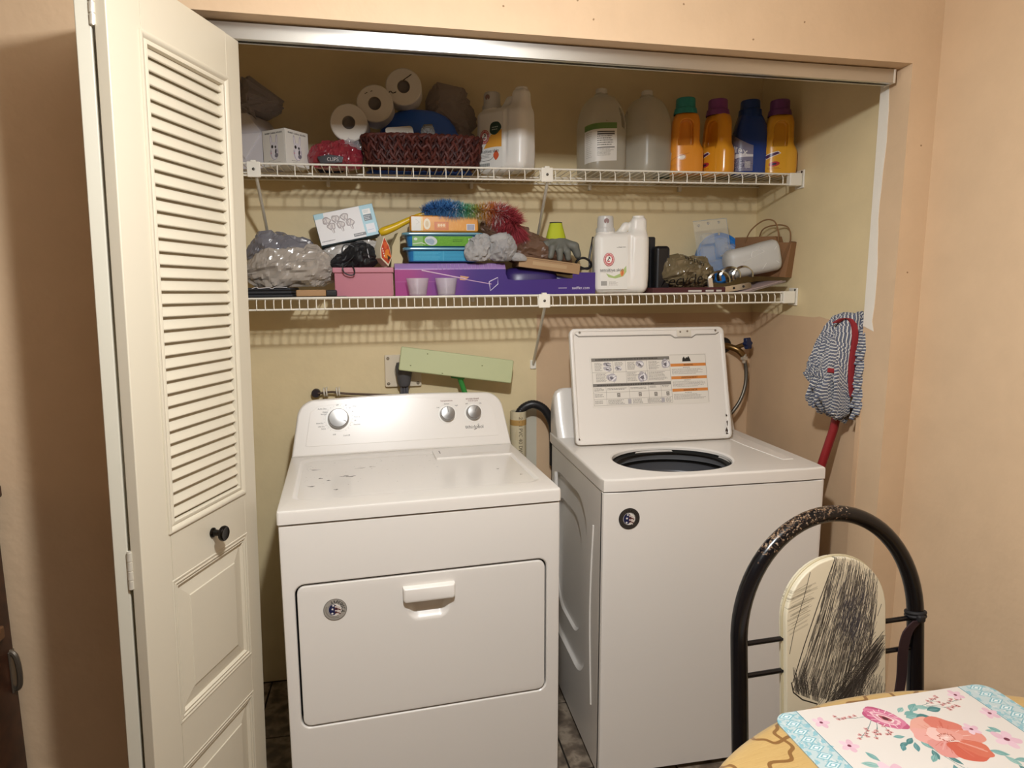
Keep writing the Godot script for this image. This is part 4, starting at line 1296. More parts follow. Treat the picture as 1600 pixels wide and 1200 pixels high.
func flower(cv: Cv, x: float, y: float, s: float, pet: Color, heart: Color, rot: float) -> void:
	for k in 5:
		var a := rot + TAU * k / 5
		cv.ell(x + cos(a) * s * 0.62, y + sin(a) * s * 0.62, s * 0.5, s * 0.36, pet.lerp(Color.WHITE, 0.12 * (k % 3)), a, 0.05)
	cv.ell(x, y, s * 0.22, s * 0.2, heart)


func placemat() -> void:
	var cv := Cv.new(880, 580, col("e0d8cf"))
	var r := RandomNumberGenerator.new()
	r.seed = 31
	for b in [[0.0, 96.0], [762.0, 118.0]]:
		var x: float = b[0]
		var w: float = b[1]
		cv.rect(x, 0, w, 580, col("bcd0d2"))
		for k in 330:
			cv.ell(x + r.randf() * w, r.randf() * 580, r.randf_range(3, 12), r.randf_range(2, 5), col("bcd0d2").lerp(col("7fb9c6") if k % 3 else col("dadedb"), r.randf_range(0.3, 0.9)), r.randf() * TAU, 0.2)
		for k in 15:
			var cy := 20.0 + k * 39.0
			for e in [[30.0, "6fb0c0"], [24.0, "d8e9e9"], [16.0, "78b6c4"], [9.0, "eef3f1"]]:
				var q: float = e[0]
				cv.poly(PackedVector2Array([Vector2(x + w / 2 - q, cy), Vector2(x + w / 2, cy - q * 0.62), Vector2(x + w / 2 + q, cy), Vector2(x + w / 2, cy + q * 0.62)]), col(e[1]))
			for sx in [8.0, w - 8.0]:
				cv.ell(x + sx, cy + 18, 7, 10, col("86bfcb"), 0.4, 0.2)
	cv.rect(96, 0, 3, 580, col("3f8e9e"))
	cv.rect(759, 0, 3, 580, col("3f8e9e"))
	var teal := [col("3f7f80"), col("6fa9a4"), col("88b8b0"), col("4f8f93")]
	# sprigs of berries
	for s in [[[330, 76], [205, 62], 7], [[330, 84], [214, 168], 7], [[338, 92], [268, 170], 6], [[345, 100], [322, 168], 5], [[520, 70], [640, 34], 7], [[530, 74], [712, 62], 8], [[560, 70], [668, 96], 6]]:
		var a := Vector2(s[0][0], s[0][1])
		var b := Vector2(s[1][0], s[1][1])
		cv.line([a, a.lerp(b, 0.5) + Vector2(0, 8), b], 1.8, col("6b8582"))
		for k in s[2]:
			var u: float = 0.4 + 0.6 * (k + 1) / s[2]
			var p: Vector2 = a.lerp(b, u) + Vector2(0, 8 * 4 * u * (1 - u)) + Vector2(r.randf_range(-10, 10), r.randf_range(-14, 14))
			cv.line([p, a.lerp(b, u - 0.1) + Vector2(0, 6)], 1.2, col("6b8582"))
			cv.ell(p.x, p.y, 7, 6, col("d9a09c"), 0, 0.2)
			cv.ell(p.x + 1, p.y + 1, 3, 3, col("9c4a48"))
	# leaves round the bouquet
	for q in [[436, 80, 40, 9, -0.5, 2], [446, 96, 44, 10, -0.2, 1], [440, 110, 62, 22, 0.0, 1], [470, 120, 60, 24, 0.2, 0], [480, 86, 60, 15, -0.6, 1], [510, 66, 54, 12, 0.3, 2], [540, 92, 56, 15, 0.0, 0], [420, 190, 70, 24, 0.9, 2], [400, 210, 50, 13, 1.5, 1], [380, 200, 46, 9, 2.6, 0], [372, 220, 46, 9, 2.1, 3], [350, 216, 40, 8, 2.9, 0], [362, 190, 40, 8, 3.3, 1], [330, 222, 36, 8, 2.4, 3], [398, 260, 46, 10, 1.9, 0], [392, 280, 46, 9, 2.5, 1], [420, 290, 50, 9, 1.2, 0], [408, 330, 46, 9, 2.0, 3], [436, 350, 50, 10, 1.0, 1], [446, 390, 46, 9, 1.8, 0], [570, 300, 56, 12, 0.6, 1], [596, 330, 50, 11, 1.3, 2], [610, 350, 54, 11, 0.3, 1], [600, 372, 50, 11, 1.5, 0], [640, 385, 54, 11, 0.6, 2], [190, 290, 60, 12, -2.7, 2], [200, 270, 48, 10, -1.9, 1], [690, 240, 42, 10, -2.2, 1], [676, 232, 36, 8, -2.8, 2]]:
		cv.leaf(q[0], q[1], q[2], q[3], q[4], teal[q[5]])
		cv.leaf(Vector2(q[0], q[1]).x, q[1], q[2] * 0.8, q[3] * 0.35, q[4] + 0.06, teal[q[5]].lightened(0.18))
		cv.line([Vector2(q[0], q[1]), Vector2(q[0], q[1]) + Vector2(q[2] * 0.8, 0).rotated(q[4])], 1.2, teal[0])
	cv.line([Vector2(410, 210), Vector2(405, 270), Vector2(420, 330), Vector2(450, 400)], 2, teal[0])
	# the pink bloom and the coral one, in washes from dark to light
	for e in [[70, 46, "c4507a", 0, 0], [64, 40, "d9789a", 3, 2], [56, 33, "cf5f88", -2, 2], [46, 27, "e9b3bd", 2, 3], [38, 20, "d77f9b", 4, 2], [28, 15, "efd3cf", 3, 3], [21, 11, "b4485c", 2, 3], [10, 7, "54202a", 2, 3]]:
		cv.ell(366 + e[3], 96 + e[4], e[0], e[1], col(e[2]), 0.95, 0.07)
	for k in 14:
		cv.line([Vector2(366, 98) + Vector2(r.randf_range(26, 38), 0).rotated(k * 0.45), Vector2(366, 98) + Vector2(r.randf_range(44, 56), 0).rotated(k * 0.45 + 0.1)], 2.4, col("f0d4d6"))
	for q in [[462, 160, 54, 40, -0.5, "e9a391"], [530, 168, 56, 38, 0.6, "de7462"], [436, 210, 52, 38, 0.8, "eba398"], [556, 232, 60, 36, 0.3, "e58e7c"], [446, 262, 44, 44, -0.6, "e29088"], [505, 292, 58, 44, 0.5, "d65a44"], [540, 284, 46, 36, 0.9, "dc6a50"], [478, 205, 40, 32, 0.2, "efc0b6"], [512, 212, 36, 28, 0.8, "e79a8c"]]:
		cv.ell(q[0], q[1], q[2], q[3], col(q[5]), q[4], 0.09)
		for k in 9:
			var c2 := Vector2(q[0], q[1])
			var d := (c2 - Vector2(490, 222)).rotated(r.randf_range(-0.5, 0.5))
			cv.line([Vector2(490, 222) + d * r.randf_range(0.35, 0.7), Vector2(490, 222) + d * r.randf_range(0.8, 1.35)], r.randf_range(1.0, 4.5), col(q[5]).lerp(col("f4d9d0") if k % 2 else col("c9503c"), r.randf_range(0.15, 0.6)))
	for k in 18:
		var a := TAU * k / 18
		cv.line([Vector2(490, 222), Vector2(490 + cos(a) * 24, 222 + sin(a) * 19)], 1.5, col("f0d2c8"))
		cv.ell(490 + cos(a) * r.randf_range(20, 28), 222 + sin(a) * r.randf_range(16, 22), 2.6, 2.6, col("b0503f"))
	for q in [[143, 72, 26], [156, 190, 28], [710, 40, 26], [737, 150, 28], [604, 205, 26], [672, 270, 40], [200, 320, 44]]:
		flower(cv, q[0], q[1], q[2], col("e2b3c4"), col("7c2a48"), q[0] * 0.01)
	cv.im.adjust_bcs(0.9, 1.0, 0.85)
	var c := Vector3(1.436, 0.7592, 1.657)
	var g := G.new().prism(rrect(-0.2195, -0.145, 0.2195, 0.145, 0.028, 6), 0.0, 0.0022, 0.0008)
	var m := put("placemat", g, mat("ffffff", 0.45, {"tex": cv.tex()}), null, Transform3D(Basis(Vector3.UP, deg_to_rad(1.4)) * Basis(Vector3.RIGHT, Vector3.FORWARD, Vector3.UP), c))
	tag(m, "white placemat with coral and pink flowers and pale teal end bands", "placemat")
	write("bloom", 0.075, mat("8a857e", 0.6), m, at(-0.005, -0.049, 0.0022, 0, 0, 172))


func chair() -> void:
	var o := thing("dining_chair", "black tubular metal chair with an arched back and brush-stroke patterned pad", "chair", Transform3D(Basis(Vector3.UP, 0.058), Vector3(1.467, 0, 1.33)))
	var cv := Cv.new(96, 2000, col("0a0a0e"))
	var r := RandomNumberGenerator.new()
	r.seed = 77
	for k in 900:
		var u := 0.425 + 0.085 * r.randf() + r.randfn(0.0, 0.006)
		cv.ell(r.randfn(44, 15), u * 2000, r.randf_range(0.4, 3.4), r.randf_range(0.4, 1.8), [col("5d4735"), col("7d6650"), col("33261e"), col("96806a")][r.randi() % 4], r.randf() * 3, 0.3)
	var black := mat("0a0a0e", 0.25, {"coat": 0.25, "spec": 0.35})
	var path := PackedVector3Array()
	var lean := func(x: float, y: float) -> Vector3: return Vector3(x, y, 0.03 - 0.1 * maxf(0.0, y - 0.42))
	for y in [0.004, 0.2, 0.4, 0.46, 0.6, 0.72]:
		path.append(lean.call(-0.211, y))
	for k in 41:
		var a := PI - PI * k / 40.0
		path.append(lean.call(0.211 * cos(a), 0.79 + 0.235 * sin(a)))
	for y in [0.72, 0.6, 0.46, 0.4, 0.2, 0.004]:
		path.append(lean.call(0.211, y))
	put("back_frame", G.new().tube(smooth(path, 120), 0.0165, 18), mat("ffffff", 0.22, {"tex": cv.tex(), "coat": 0.25, "spec": 0.35}), o)
	for q in [[-0.211, -0.08, 0.782], [-0.211, -0.08, 0.717], [0.125, 0.211, 0.786], [0.125, 0.211, 0.722]]:
		put("back_bar", G.new().tube(PackedVector3Array([lean.call(q[0], q[2]), lean.call(q[1], q[2])]), 0.0052, 10), black, o)
	# the upholstered pad and its print
	cv = Cv.new(460, 856, col("d2c8af"))
	var inks := [col("23201d"), col("2f2b28"), col("494440"), col("6b655a")]
	# broad dry-brush sweep from the top down to the left, darkest in its core
	for k in 1150:
		var e := r.randf()
		var a := Vector2(lerpf(215, 430, e), lerpf(-10, 90, e * e))
		var b := Vector2(lerpf(25, 330, e), lerpf(500, 620, e))
		var m := a.lerp(b, 0.5) + Vector2(26, -14)
		var u0 := r.randf() * 0.95
		var l := r.randf_range(0.04, 0.3)
		var p := []
		for j in 5:
			var u := minf(1.0, u0 + l * j / 4.0)
			p.append(a.lerp(m, u).lerp(m.lerp(b, u), u) + Vector2(r.randf_range(-0.7, 0.7), 0))
		cv.line(p, r.randf_range(0.6, 1.9), inks[r.randi() % 4])
	for k in 260:
		var c := Vector2(310 + r.randfn(0, 42), 235 + r.randfn(0, 70))
		cv.line([c, c + Vector2(-20, 48) * r.randf_range(0.5, 1.4)], r.randf_range(0.8, 2.6), [col("2b2a31"), col("3c3b42")][k % 2])
	# its inked edge, and the blank below it
	cv.line([Vector2(222, 0), Vector2(150, 160), Vector2(80, 330), Vector2(28, 470)], 4, inks[0])
	cv.line([Vector2(22, 470), Vector2(30, 510), Vector2(70, 545), Vector2(135, 572)], 5, inks[0])
	for k in 60:
		var x := r.randf_range(24, 135)
		cv.line([Vector2(x, 400 + x * 0.3 + r.randf() * 60), Vector2(x + 12, 500 + x * 0.5)], 1.2, inks[k % 3])
	cv.poly(PackedVector2Array([Vector2(0, 520), Vector2(22, 520), Vector2(70, 556), Vector2(150, 590), Vector2(60, 690), Vector2(0, 720)]), col("d2c8af"))
	# second sweep rising to the right edge
	for k in 640:
		var e := r.randfn(0.5, 0.24)
		var a := Vector2(455, lerpf(300, 430, e))
		var b := Vector2(lerpf(60, 190, e), lerpf(680, 740, e))
		var u0 := r.randf() * 0.9
		var l := r.randf_range(0.05, 0.3)
		cv.line([a.lerp(b, u0), a.lerp(b, minf(1.0, u0 + l))], r.randf_range(0.7, 2.2), inks[r.randi() % 3])
	for k in 260:
		var x := r.randf_range(300, 455)
		var y := r.randf_range(480, 700)
		cv.line([Vector2(x, y), Vector2(x - 14, y + r.randf_range(30, 110))], r.randf_range(0.6, 1.6), inks[r.randi() % 4])
	# thin hatching at the upper left and one long stray line
	for k in 46:
		var y := 95 + r.randf() * 165
		cv.line([Vector2(r.randf_range(4, 30), y + 22), Vector2(r.randf_range(90, 150 - (y - 95) * 0.3), y - 10)], 0.9, col("7d7562"))
	cv.line([Vector2(108, 45), Vector2(80, 140), Vector2(36, 260), Vector2(14, 355)], 2.4, inks[0])
	cv.line([Vector2(0, 690), Vector2(46, 760)], 2, inks[0])
	var pts := PackedVector2Array([Vector2(-0.119, 0.5), Vector2(0.119, 0.5), Vector2(0.119, 0.825)])
	for k in range(1, 24):
		var a := PI * k / 24.0
		pts.append(Vector2(0.119 * cos(a), 0.825 + 0.118 * sin(a)))
	pts.append(Vector2(-0.119, 0.825))
	var pad := put("back_pad", G.new().prism(pts, -0.012, 0.014, 0.003, true), mat("ffffff", 0.5, {"tex": cv.tex()}), o, Transform3D(Basis(Vector3.RIGHT, atan(-0.1)), Vector3(0.005, 0, 0.072)), 60.0)
	put("piping", G.new().tube(PackedVector3Array(Array(pts).map(func(p): return Vector3(p.x * 1.002, p.y, 0.001))), 0.0035, 6, true), mat("b5a888", 0.6), pad)
	put("seat", G.new().rbox(Vector3(0, 0.455, 0.23), Vector3(0.4, 0.055, 0.4), 0.026, 4), mat("cfc3a4", 0.55), o)
	for s in [-1.0, 1.0]:
		put("leg", G.new().tube(smooth(v3([s * 0.185, 0.004, 0.44, s * 0.185, 0.36, 0.41, s * 0.185, 0.42, 0.38, s * 0.19, 0.425, 0.2, s * 0.2, 0.425, 0.03]), 30), 0.0125, 12), black, o)
	# dark strap knotted to the right upright
	var t := thing("cloth_strap", "dark burgundy strap tied round the right upright of the black chair", "strap", o.transform)
	var wine := mat("2a1318", 0.75)
	var loop := PackedVector3Array()
	for k in 20:
		var a := TAU * k / 20
		loop.append(Vector3(0.211 + cos(a) * 0.0172, 0.797 + 0.004 * sin(a), -0.0075 + sin(a) * 0.0172))
	put("knot", G.new().tube(loop, 0.0042, 8, true).tube(PackedVector3Array(Array(loop).map(func(p): return p + Vector3(0, -0.0075, 0.0006))), 0.0042, 8, true).rbox(Vector3(0.206, 0.792, 0.012), Vector3(0.018, 0.016, 0.012), 0.005), mat("100d10", 0.7), t)
	var rings := []
	for p in smooth(v3([0.2, 0.788, 0.01, 0.178, 0.765, 0.008, 0.172, 0.72, 0.006, 0.176, 0.66, 0.004, 0.168, 0.6, 0.008, 0.172, 0.54, 0.008]), 24):
		rings.append(PackedVector3Array([p + Vector3(-0.011, 0, 0.002), p + Vector3(0.011, 0, 0.004), p + Vector3(0.011, 0, 0.001), p + Vector3(-0.011, 0, -0.001)]))
	put("tail", G.new().loft(rings), wine, t)


func left_cabinet() -> void:
	var o := thing("wooden_cabinet", "dark brown wooden cabinet at the left edge, its metal catch on the side", "cabinet", at(-0.709, 0, 1.09))
	var grain := noise_tex(0.02, 256, [[0.0, "2a160e"], [0.5, "3b2013"], [1.0, "4a2a1a"]], FastNoiseLite.TYPE_SIMPLEX, 4, 5)
	var wood := mat("ffffff", 0.4, {"tex": grain, "tri": 3.0})
	put("body", G.new().rbox(Vector3(0, 0.52, 0), Vector3(0.85, 1.0, 0.5), 0.004), wood, o)
	put("top_board", G.new().rbox(Vector3(0, 1.035, 0), Vector3(0.872, 0.03, 0.52), 0.006), wood, o)
	put("plinth", G.new().rbox(Vector3(0, 0.012, -0.01), Vector3(0.82, 0.022, 0.46), 0.002), wood, o)
	for s in [-1.0, 1.0]:
		var d := put("door", G.new().rbox(Vector3(s * 0.21, 0.52, 0.26), Vector3(0.41, 0.94, 0.02), 0.004), wood, o)
		put("knob", G.new().lathe(PackedVector2Array([Vector2(0.006, 0), Vector2(0.006, 0.012), Vector2(0.014, 0.018), Vector2(0.012, 0.026), Vector2(0, 0.028)]), 16), mat("8d8577", 0.3, {"metal": 0.8}), d, at(s * 0.04, 0.6, 0.27, 90, 0, 0))
	put("catch", G.new().tube(smooth(v3([0.423, 0.66, -0.235, 0.436, 0.65, -0.232, 0.442, 0.615, -0.23, 0.438, 0.575, -0.232, 0.424, 0.565, -0.235]), 20), 0.006, 8).rbox(Vector3(0.4265, 0.612, -0.235), Vector3(0.004, 0.1, 0.022), 0.0015), mat("7c7468", 0.35, {"metal": 0.8}), o)
	put("side_latch", G.new().rbox(Vector3(0.43, 0.725, -0.18), Vector3(0.014, 0.03, 0.05), 0.004), mat("6b4a30", 0.5), o)
	o = thing("wall_plate", "small white wall plate low on the wall right of the cabinet", "outlet", at(-0.262, 0.27, 0.817))
	put("plate", G.new().prism(rrect(-0.035, -0.057, 0.035, 0.057, 0.004), 0, 0.006, 0.002), mat("ddd8cc", 0.4), o)
	for y in [-0.02, 0.02]:
		put("socket", G.new().prism(rrect(-0.014, -0.014, 0.014, 0.014, 0.008), 0, 0.0015, 0.0005), mat("cfc9bb", 0.4), o, at(0, y, 0.0058))


# ---------------------------------------------------------------- bottles
func sd_box(p: Vector3, h: Vector3, r: float) -> float:
	var q := p.abs() - h + Vector3(r, r, r)
	return q.max(Vector3.ZERO).length() + minf(maxf(q.x, maxf(q.y, q.z)), 0.0) - r


func sd_cap(p: Vector3, a: Vector3, b: Vector3, r0: float, r1: float) -> float:
	var d := b - a
	var t := clampf((p - a).dot(d) / d.length_squared(), 0.0, 1.0)
	return p.distance_to(a + d * t) - lerpf(r0, r1, t)


func smin(a: float, b: float, k: float) -> float:
	var h := clampf(0.5 + 0.5 * (b - a) / k, 0.0, 1.0)
	return lerpf(b, a, h) - k * h * (1.0 - h)


# big laundry jug: a flat body, a tall hollow spout tower at one end, a bridge to the measuring cap
func jug_mesh() -> Mesh:
	if not meshes.has("jug"):
		meshes.jug = G.new().nets(Vector3(-0.104, -0.008, -0.062), Vector3(0.104, 0.28, 0.062), 0.0042, func(p):
			var k: float = 1.0 - 0.10 * smoothstep(0.05, 0.2, p.y)
			var d := sd_box(Vector3(p.x, p.y - 0.104, p.z / k), Vector3(0.094, 0.104, 0.05), 0.026)
			d = smin(d, sd_box(Vector3(p.x - 0.062 - 0.02 * (p.y - 0.2), p.y - 0.15, p.z), Vector3(0.030 - 0.03 * maxf(0.0, p.y - 0.16), 0.1135, 0.036 - 0.08 * maxf(0.0, p.y - 0.12)), 0.018), 0.018)
			d = smin(d, sd_cap(p, Vector3(0.056, 0.232, 0), Vector3(0.018, 0.232, 0), 0.011, 0.0115), 0.01)
			d = smin(d, sd_cap(p, Vector3(0.018, 0.232, 0), Vector3(-0.008, 0.2, 0), 0.0115, 0.014), 0.01)
			d = smin(d, maxf(Vector2(p.x + 0.052, p.z).length() - 0.033, absf(p.y - 0.205) - 0.01), 0.004)
			d = maxf(d, -(sd_cap(p, Vector3(0.03, 0.02, 0.058), Vector3(0.03, 0.21, 0.05), 0.008, 0.012)))
			return d).mesh(180.0)
	return meshes.jug


func logo_disc(parent: Node3D, x: Transform3D, r: float) -> void:
	var cv := Cv.new(96, 96, col("b8323a"))
	cv.ell(48, 48, 46, 46, col("b8323a"))
	cv.ring(48, 48, 41, 3, col("efe9e2"))
	cv.ell(48, 48, 27, 27, col("f0ebe4"))
	cv.line([Vector2(36, 60), Vector2(44, 44), Vector2(54, 38), Vector2(60, 44)], 7, col("38302f"))
	cv.line([Vector2(56, 34), Vector2(46, 30)], 8, col("38302f"))
	cv.line([Vector2(38, 62), Vector2(54, 60)], 8, col("b8323a"))
	for k in 24:
		var a := TAU * k / 24
		if k % 6 != 0:
			cv.line([Vector2(48 + cos(a) * 31, 48 + sin(a) * 31), Vector2(48 + cos(a) * 37, 48 + sin(a) * 37)], 3, col("efd9d4"))
	put("logo", G.new().prism(PackedVector2Array(range(28).map(func(k): return Vector2(cos(TAU * k / 28) * 0.82, sin(TAU * k / 28)) * r)), 0, 0.0004), mat("ffffff", 0.4, {"tex": cv.tex()}), parent, x)


func jug(x: Transform3D, label: String, front: bool) -> void:
	var o := thing("detergent_jug", label, "jug", x)
	put("body", jug_mesh(), mat("e9e5de", 0.35, {"sss": 0.05}), o)
	var cp := PackedVector2Array([Vector2(0.033, 0.206), Vector2(0.0335, 0.222), Vector2(0.029, 0.228), Vector2(0.0275, 0.262), Vector2(0.025, 0.266), Vector2(0, 0.266)])
	put("measuring_cap", G.new().lathe(cp, 28), mat("d9d8d6", 0.3, {"alpha": 0.75}), o, at(-0.052, 0, 0))
	put("cap_button", G.new().lathe(PackedVector2Array([Vector2(0.009, 0), Vector2(0.009, 0.001), Vector2(0, 0.001)]), 18), mat("8e6f6c", 0.5), o, at(-0.052, 0.248, 0.0272, 90, 0, 0))
	var tw := PackedVector2Array([Vector2(0.0165, 0.262), Vector2(0.0175, 0.264), Vector2(0.0175, 0.27), Vector2(0.016, 0.272), Vector2(0, 0.2722)])
	put("tower_lid", G.new().lathe(tw, 24, 1.2, 1.05), mat("ece8e1", 0.35), o, at(0.0635, -0.006, 0))
	# the printed label on the front
	var cv := Cv.new(220, 380, col("e4e1da"))
	var r := RandomNumberGenerator.new()
	r.seed = 4
	if front:
		cv.poly(PackedVector2Array([Vector2(60, 262), Vector2(120, 284), Vector2(170, 262), Vector2(212, 205), Vector2(214, 250), Vector2(190, 284), Vector2(130, 300), Vector2(80, 290)]), col("a9bd78"))
		cv.leaf(178, 288, 62, 16, -1.45, col("e0a05c"))
		cv.leaf(180, 284, 42, 9, -1.45, col("cf6d3a"))
		cv.words(20, 246, 130, 2, 8, col("a9a49c"), r)
		for k in 9:
			cv.rect(24 + k * 5, 318, 3, 34, col("5a5753"))
		cv.words(84, 322, 70, 4, 8, col("9a958d"), r)
		cv.words(140, 70, 40, 1, 8, col("7b776f"), r)
	else:
		cv.poly(PackedVector2Array([Vector2(120, 150), Vector2(214, 120), Vector2(214, 240), Vector2(170, 236), Vector2(120, 236), Vector2(60, 242)]), col("dd9d3c"))
		cv.ell(158, 106, 50, 44, col("22403a"), -0.3, 0.05)
		cv.words(130, 96, 54, 2, 16, col("b9c4bb"), r)
		cv.leaf(164, 330, 72, 24, -1.5, col("cf5c38"))
		cv.words(16, 282, 110, 3, 10, col("8b867f"), r)
		cv.line([Vector2(14, 316), Vector2(60, 328), Vector2(120, 322), Vector2(150, 300)], 3, col("55514c"))
		for k in 12:
			cv.rect(16 + k * 8, 344, 5, 22, col("5a615f"))
	var lb := put("label", G.new().grid(14, 16, func(s, t):
		var px: float = lerpf(-0.083, 0.018, s)
		var py: float = lerpf(0.19, 0.014, t)
		var k: float = 1.0 - 0.10 * smoothstep(0.05, 0.2, py)
		var e: float = maxf(0.0, absf(px) - 0.068) / 0.026
		return Vector3(px, py, (0.05 - 0.026 * (1.0 - sqrt(1.0 - minf(0.999, e * e)))) * k + 0.0012), false), mat("ffffff", 0.4, {"tex": cv.tex()}), o)
	logo_disc(lb, at(-0.046 if front else -0.05, 0.116, 0.0515, -1.5, 0, 0), 0.0225)
	write("sensitive skin", 0.08, mat("34312d", 0.5), lb, at(-0.036, 0.08 if front else 0.068, 0.0514, 0, 0, 0))
	if front:
		write("free & clear", 0.022, mat("55524b", 0.5), lb, at(0.0, 0.158, 0.0476))


func gallon(x: Transform3D, label: String, tagged: bool) -> void:
	var o := thing("gallon_jug", label, "jug", x)
	if not meshes.has("gallon"):
		meshes.gallon = G.new().nets(Vector3(-0.084, -0.008, -0.084), Vector3(0.084, 0.28, 0.084), 0.0046, func(p):
			var s: float = 0.0735
			if p.y > 0.14:
				s = 0.0205 + 0.053 * sqrt(maxf(0.0, 1.0 - pow((p.y - 0.14) / 0.115, 2.0)))
			if p.y < 0.03:
				s -= 0.004 * pow(1.0 - maxf(0.0, p.y) / 0.03, 2.0)
			var n := pow(pow(absf(p.x), 3.4) + pow(absf(p.z), 3.4), 1.0 / 3.4)
			var d := maxf(n - s, absf(p.y - 0.132) - 0.132)
			var h := sd_cap(Vector3(p.x, p.y, p.z * 0.2), Vector3(0.046, 0.152, 0), Vector3(0.036, 0.205, 0), 0.0155, 0.0125)
			return maxf(d, -h)).mesh(180.0)
	put("body", meshes.gallon, mat("cdc8b9", 0.3, {"alpha": 0.52, "back": "8a8578"}), o)
	put("cap", G.new().lathe(PackedVector2Array([Vector2(0, 0.256), Vector2(0.0185, 0.256), Vector2(0.0195, 0.258), Vector2(0.0195, 0.276), Vector2(0.018, 0.279), Vector2(0, 0.28)]), 28), mat("d8d3c8", 0.4, {"alpha": 0.85}), o)
	if tagged:
		var cv := Cv.new(220, 300, col("d9d5cd"))
		var r := RandomNumberGenerator.new()
		r.seed = 14
		cv.rect(0, 0, 220, 46, col("5b7a3e"))
		cv.words(14, 60, 50, 14, 15, col("b5b0a8"), r)
		cv.rect(92, 66, 112, 8, col("2e2b29"))
		cv.rect(92, 80, 112, 13, col("4a4744"))
		for k in 5:
			cv.words(92, 100 + k * 17, 108, 1, 16, col("37342f"), r)
		cv.rect(92, 190, 112, 6, col("2e2b29"))
		cv.words(92, 202, 108, 6, 10, col("8d8880"), r)
		put("label", G.new().grid(16, 6, func(s, t):
			var a: float = lerpf(deg_to_rad(168), deg_to_rad(78), s)
			var c := Vector2(cos(a), sin(a))
			var n := pow(pow(absf(c.x), 3.4) + pow(absf(c.y), 3.4), 1.0 / 3.4)
			c *= 0.0742 / n
			return Vector3(c.x, lerpf(0.148, 0.026, t) + 0.01 * s, c.y), false), mat("ffffff", 0.5, {"tex": cv.tex()}), o)
	write("BEST BY 11 02" if tagged else "AUG 14", 0.05 if tagged else 0.022, mat("6b3f34", 0.6), o, at(0.0 if tagged else 0.045, 0.163 if tagged else 0.13, 0.0715 if tagged else 0.075, -12 if tagged else 0, 0, 3))


func bottle_shape(p: Vector3) -> float:
	var y: float = p.y
	var a := 0.057 - 0.002 * smoothstep(0.02, 0.0, y)
	var right := lerpf(a, 0.043, smoothstep(0.075, 0.11, y))
	var left := lerpf(a, 0.05, smoothstep(0.09, 0.2, y))
	var top := sqrt(maxf(0.0, 1.0 - pow(maxf(0.0, y - 0.165) / 0.04, 2.0)))
	var hx: float = (right if p.x > 0.0 else left) * lerpf(0.6, 1.0, top)
	var hz: float = lerpf(0.036, 0.031, smoothstep(0.06, 0.18, y)) * lerpf(0.8, 1.0, top)
	var n := pow(pow(absf(p.x) / hx, 3.0) + pow(absf(p.z) / hz, 3.0), 1.0 / 3.0)
	return maxf((n - 1.0) * minf(hx, hz), absf(y - 0.1) - 0.1)


func detergent_bottle(x: Transform3D, label: String, body: String, cap: String, printed: int) -> Node3D:
	var o := thing("detergent_bottle", label, "bottle", x, "")
	if not meshes.has("bottle"):
		meshes.bottle = G.new().nets(Vector3(-0.066, -0.006, -0.046), Vector3(0.066, 0.212, 0.046), 0.0038, func(p):
			var d := bottle_shape(p)
			var grip := sd_cap(Vector3(p.x, p.y, 0), Vector3(-0.008, 0.105, 0), Vector3(-0.006, 0.158, 0), 0.025, 0.022)
			# a deep grip from both sides that leaves a thin web
			d = maxf(d, -maxf(grip, 0.013 - absf(p.z)))
			return d).mesh(180.0)
	put("body", meshes.bottle, mat(body, 0.28, {"coat": 0.2}), o)
	var m := mat(cap, 0.4)
	put("cap", G.new().lathe(PackedVector2Array([Vector2(0.0395, 0.198), Vector2(0.0405, 0.2), Vector2(0.037, 0.217), Vector2(0.0335, 0.219), Vector2(0.0325, 0.248), Vector2(0.0305, 0.251), Vector2(0, 0.252)]), 40), m, o, at(-0.006, 0, 0))
	# wrap-round print on the end away from the grip
	if printed:
		var cv := Cv.new(200, 220, col(body))
		var r := RandomNumberGenerator.new()
		r.seed = printed
		if printed == 1:
			cv.poly(PackedVector2Array([Vector2(0, 20), Vector2(70, 60), Vector2(50, 220), Vector2(0, 220)]), col("e6d8c4"))
			cv.ell(38, 70, 24, 34, col("5d3d78"), 0.2)
			cv.ell(38, 70, 17, 25, col("d9cfc6"), 0.2)
			cv.ell(140, 105, 24, 26, col("efe6da"))
			cv.ring(140, 105, 21, 3, col("c9662c"))
			cv.line([Vector2(60, 140), Vector2(110, 104), Vector2(180, 70)], 4, col("b96a2c"))
			cv.line([Vector2(64, 190), Vector2(140, 150)], 5, col("d9862f"))
			cv.words(60, 170, 80, 4, 10, col("c77c2e"), r)
		else:
			cv.poly(PackedVector2Array([Vector2(0, 30), Vector2(80, 60), Vector2(60, 220), Vector2(0, 220)]), col("4b2c4f"))
			cv.poly(PackedVector2Array([Vector2(60, 78), Vector2(150, 40), Vector2(168, 62), Vector2(80, 118)]), col("e9dfd8"))
			cv.poly(PackedVector2Array([Vector2(66, 84), Vector2(148, 48), Vector2(160, 62), Vector2(82, 110)]), col("4a2450"))
			cv.ell(130, 160, 32, 22, col("b5343a"), -0.3)
			cv.ell(130, 160, 14, 9, col("2b2244"), -0.3)
			cv.words(90, 192, 80, 2, 10, col("a8632b"), r)
		put("label", G.new().grid(22, 8, func(s, t):
			var a: float = lerpf(deg_to_rad(190), deg_to_rad(78), s)
			var py: float = lerpf(0.092, 0.012, t)
			var c := Vector3(cos(a) * 0.057, py, sin(a) * 0.0355)
			var n := pow(pow(absf(c.x) / 0.057, 3.0) + pow(absf(c.z) / 0.0355, 3.0), 1.0 / 3.0)
			return Vector3(c.x / n * 1.012, py, c.z / n * 1.02), false), mat("ffffff", 0.3, {"tex": cv.tex()}), o)
	return o


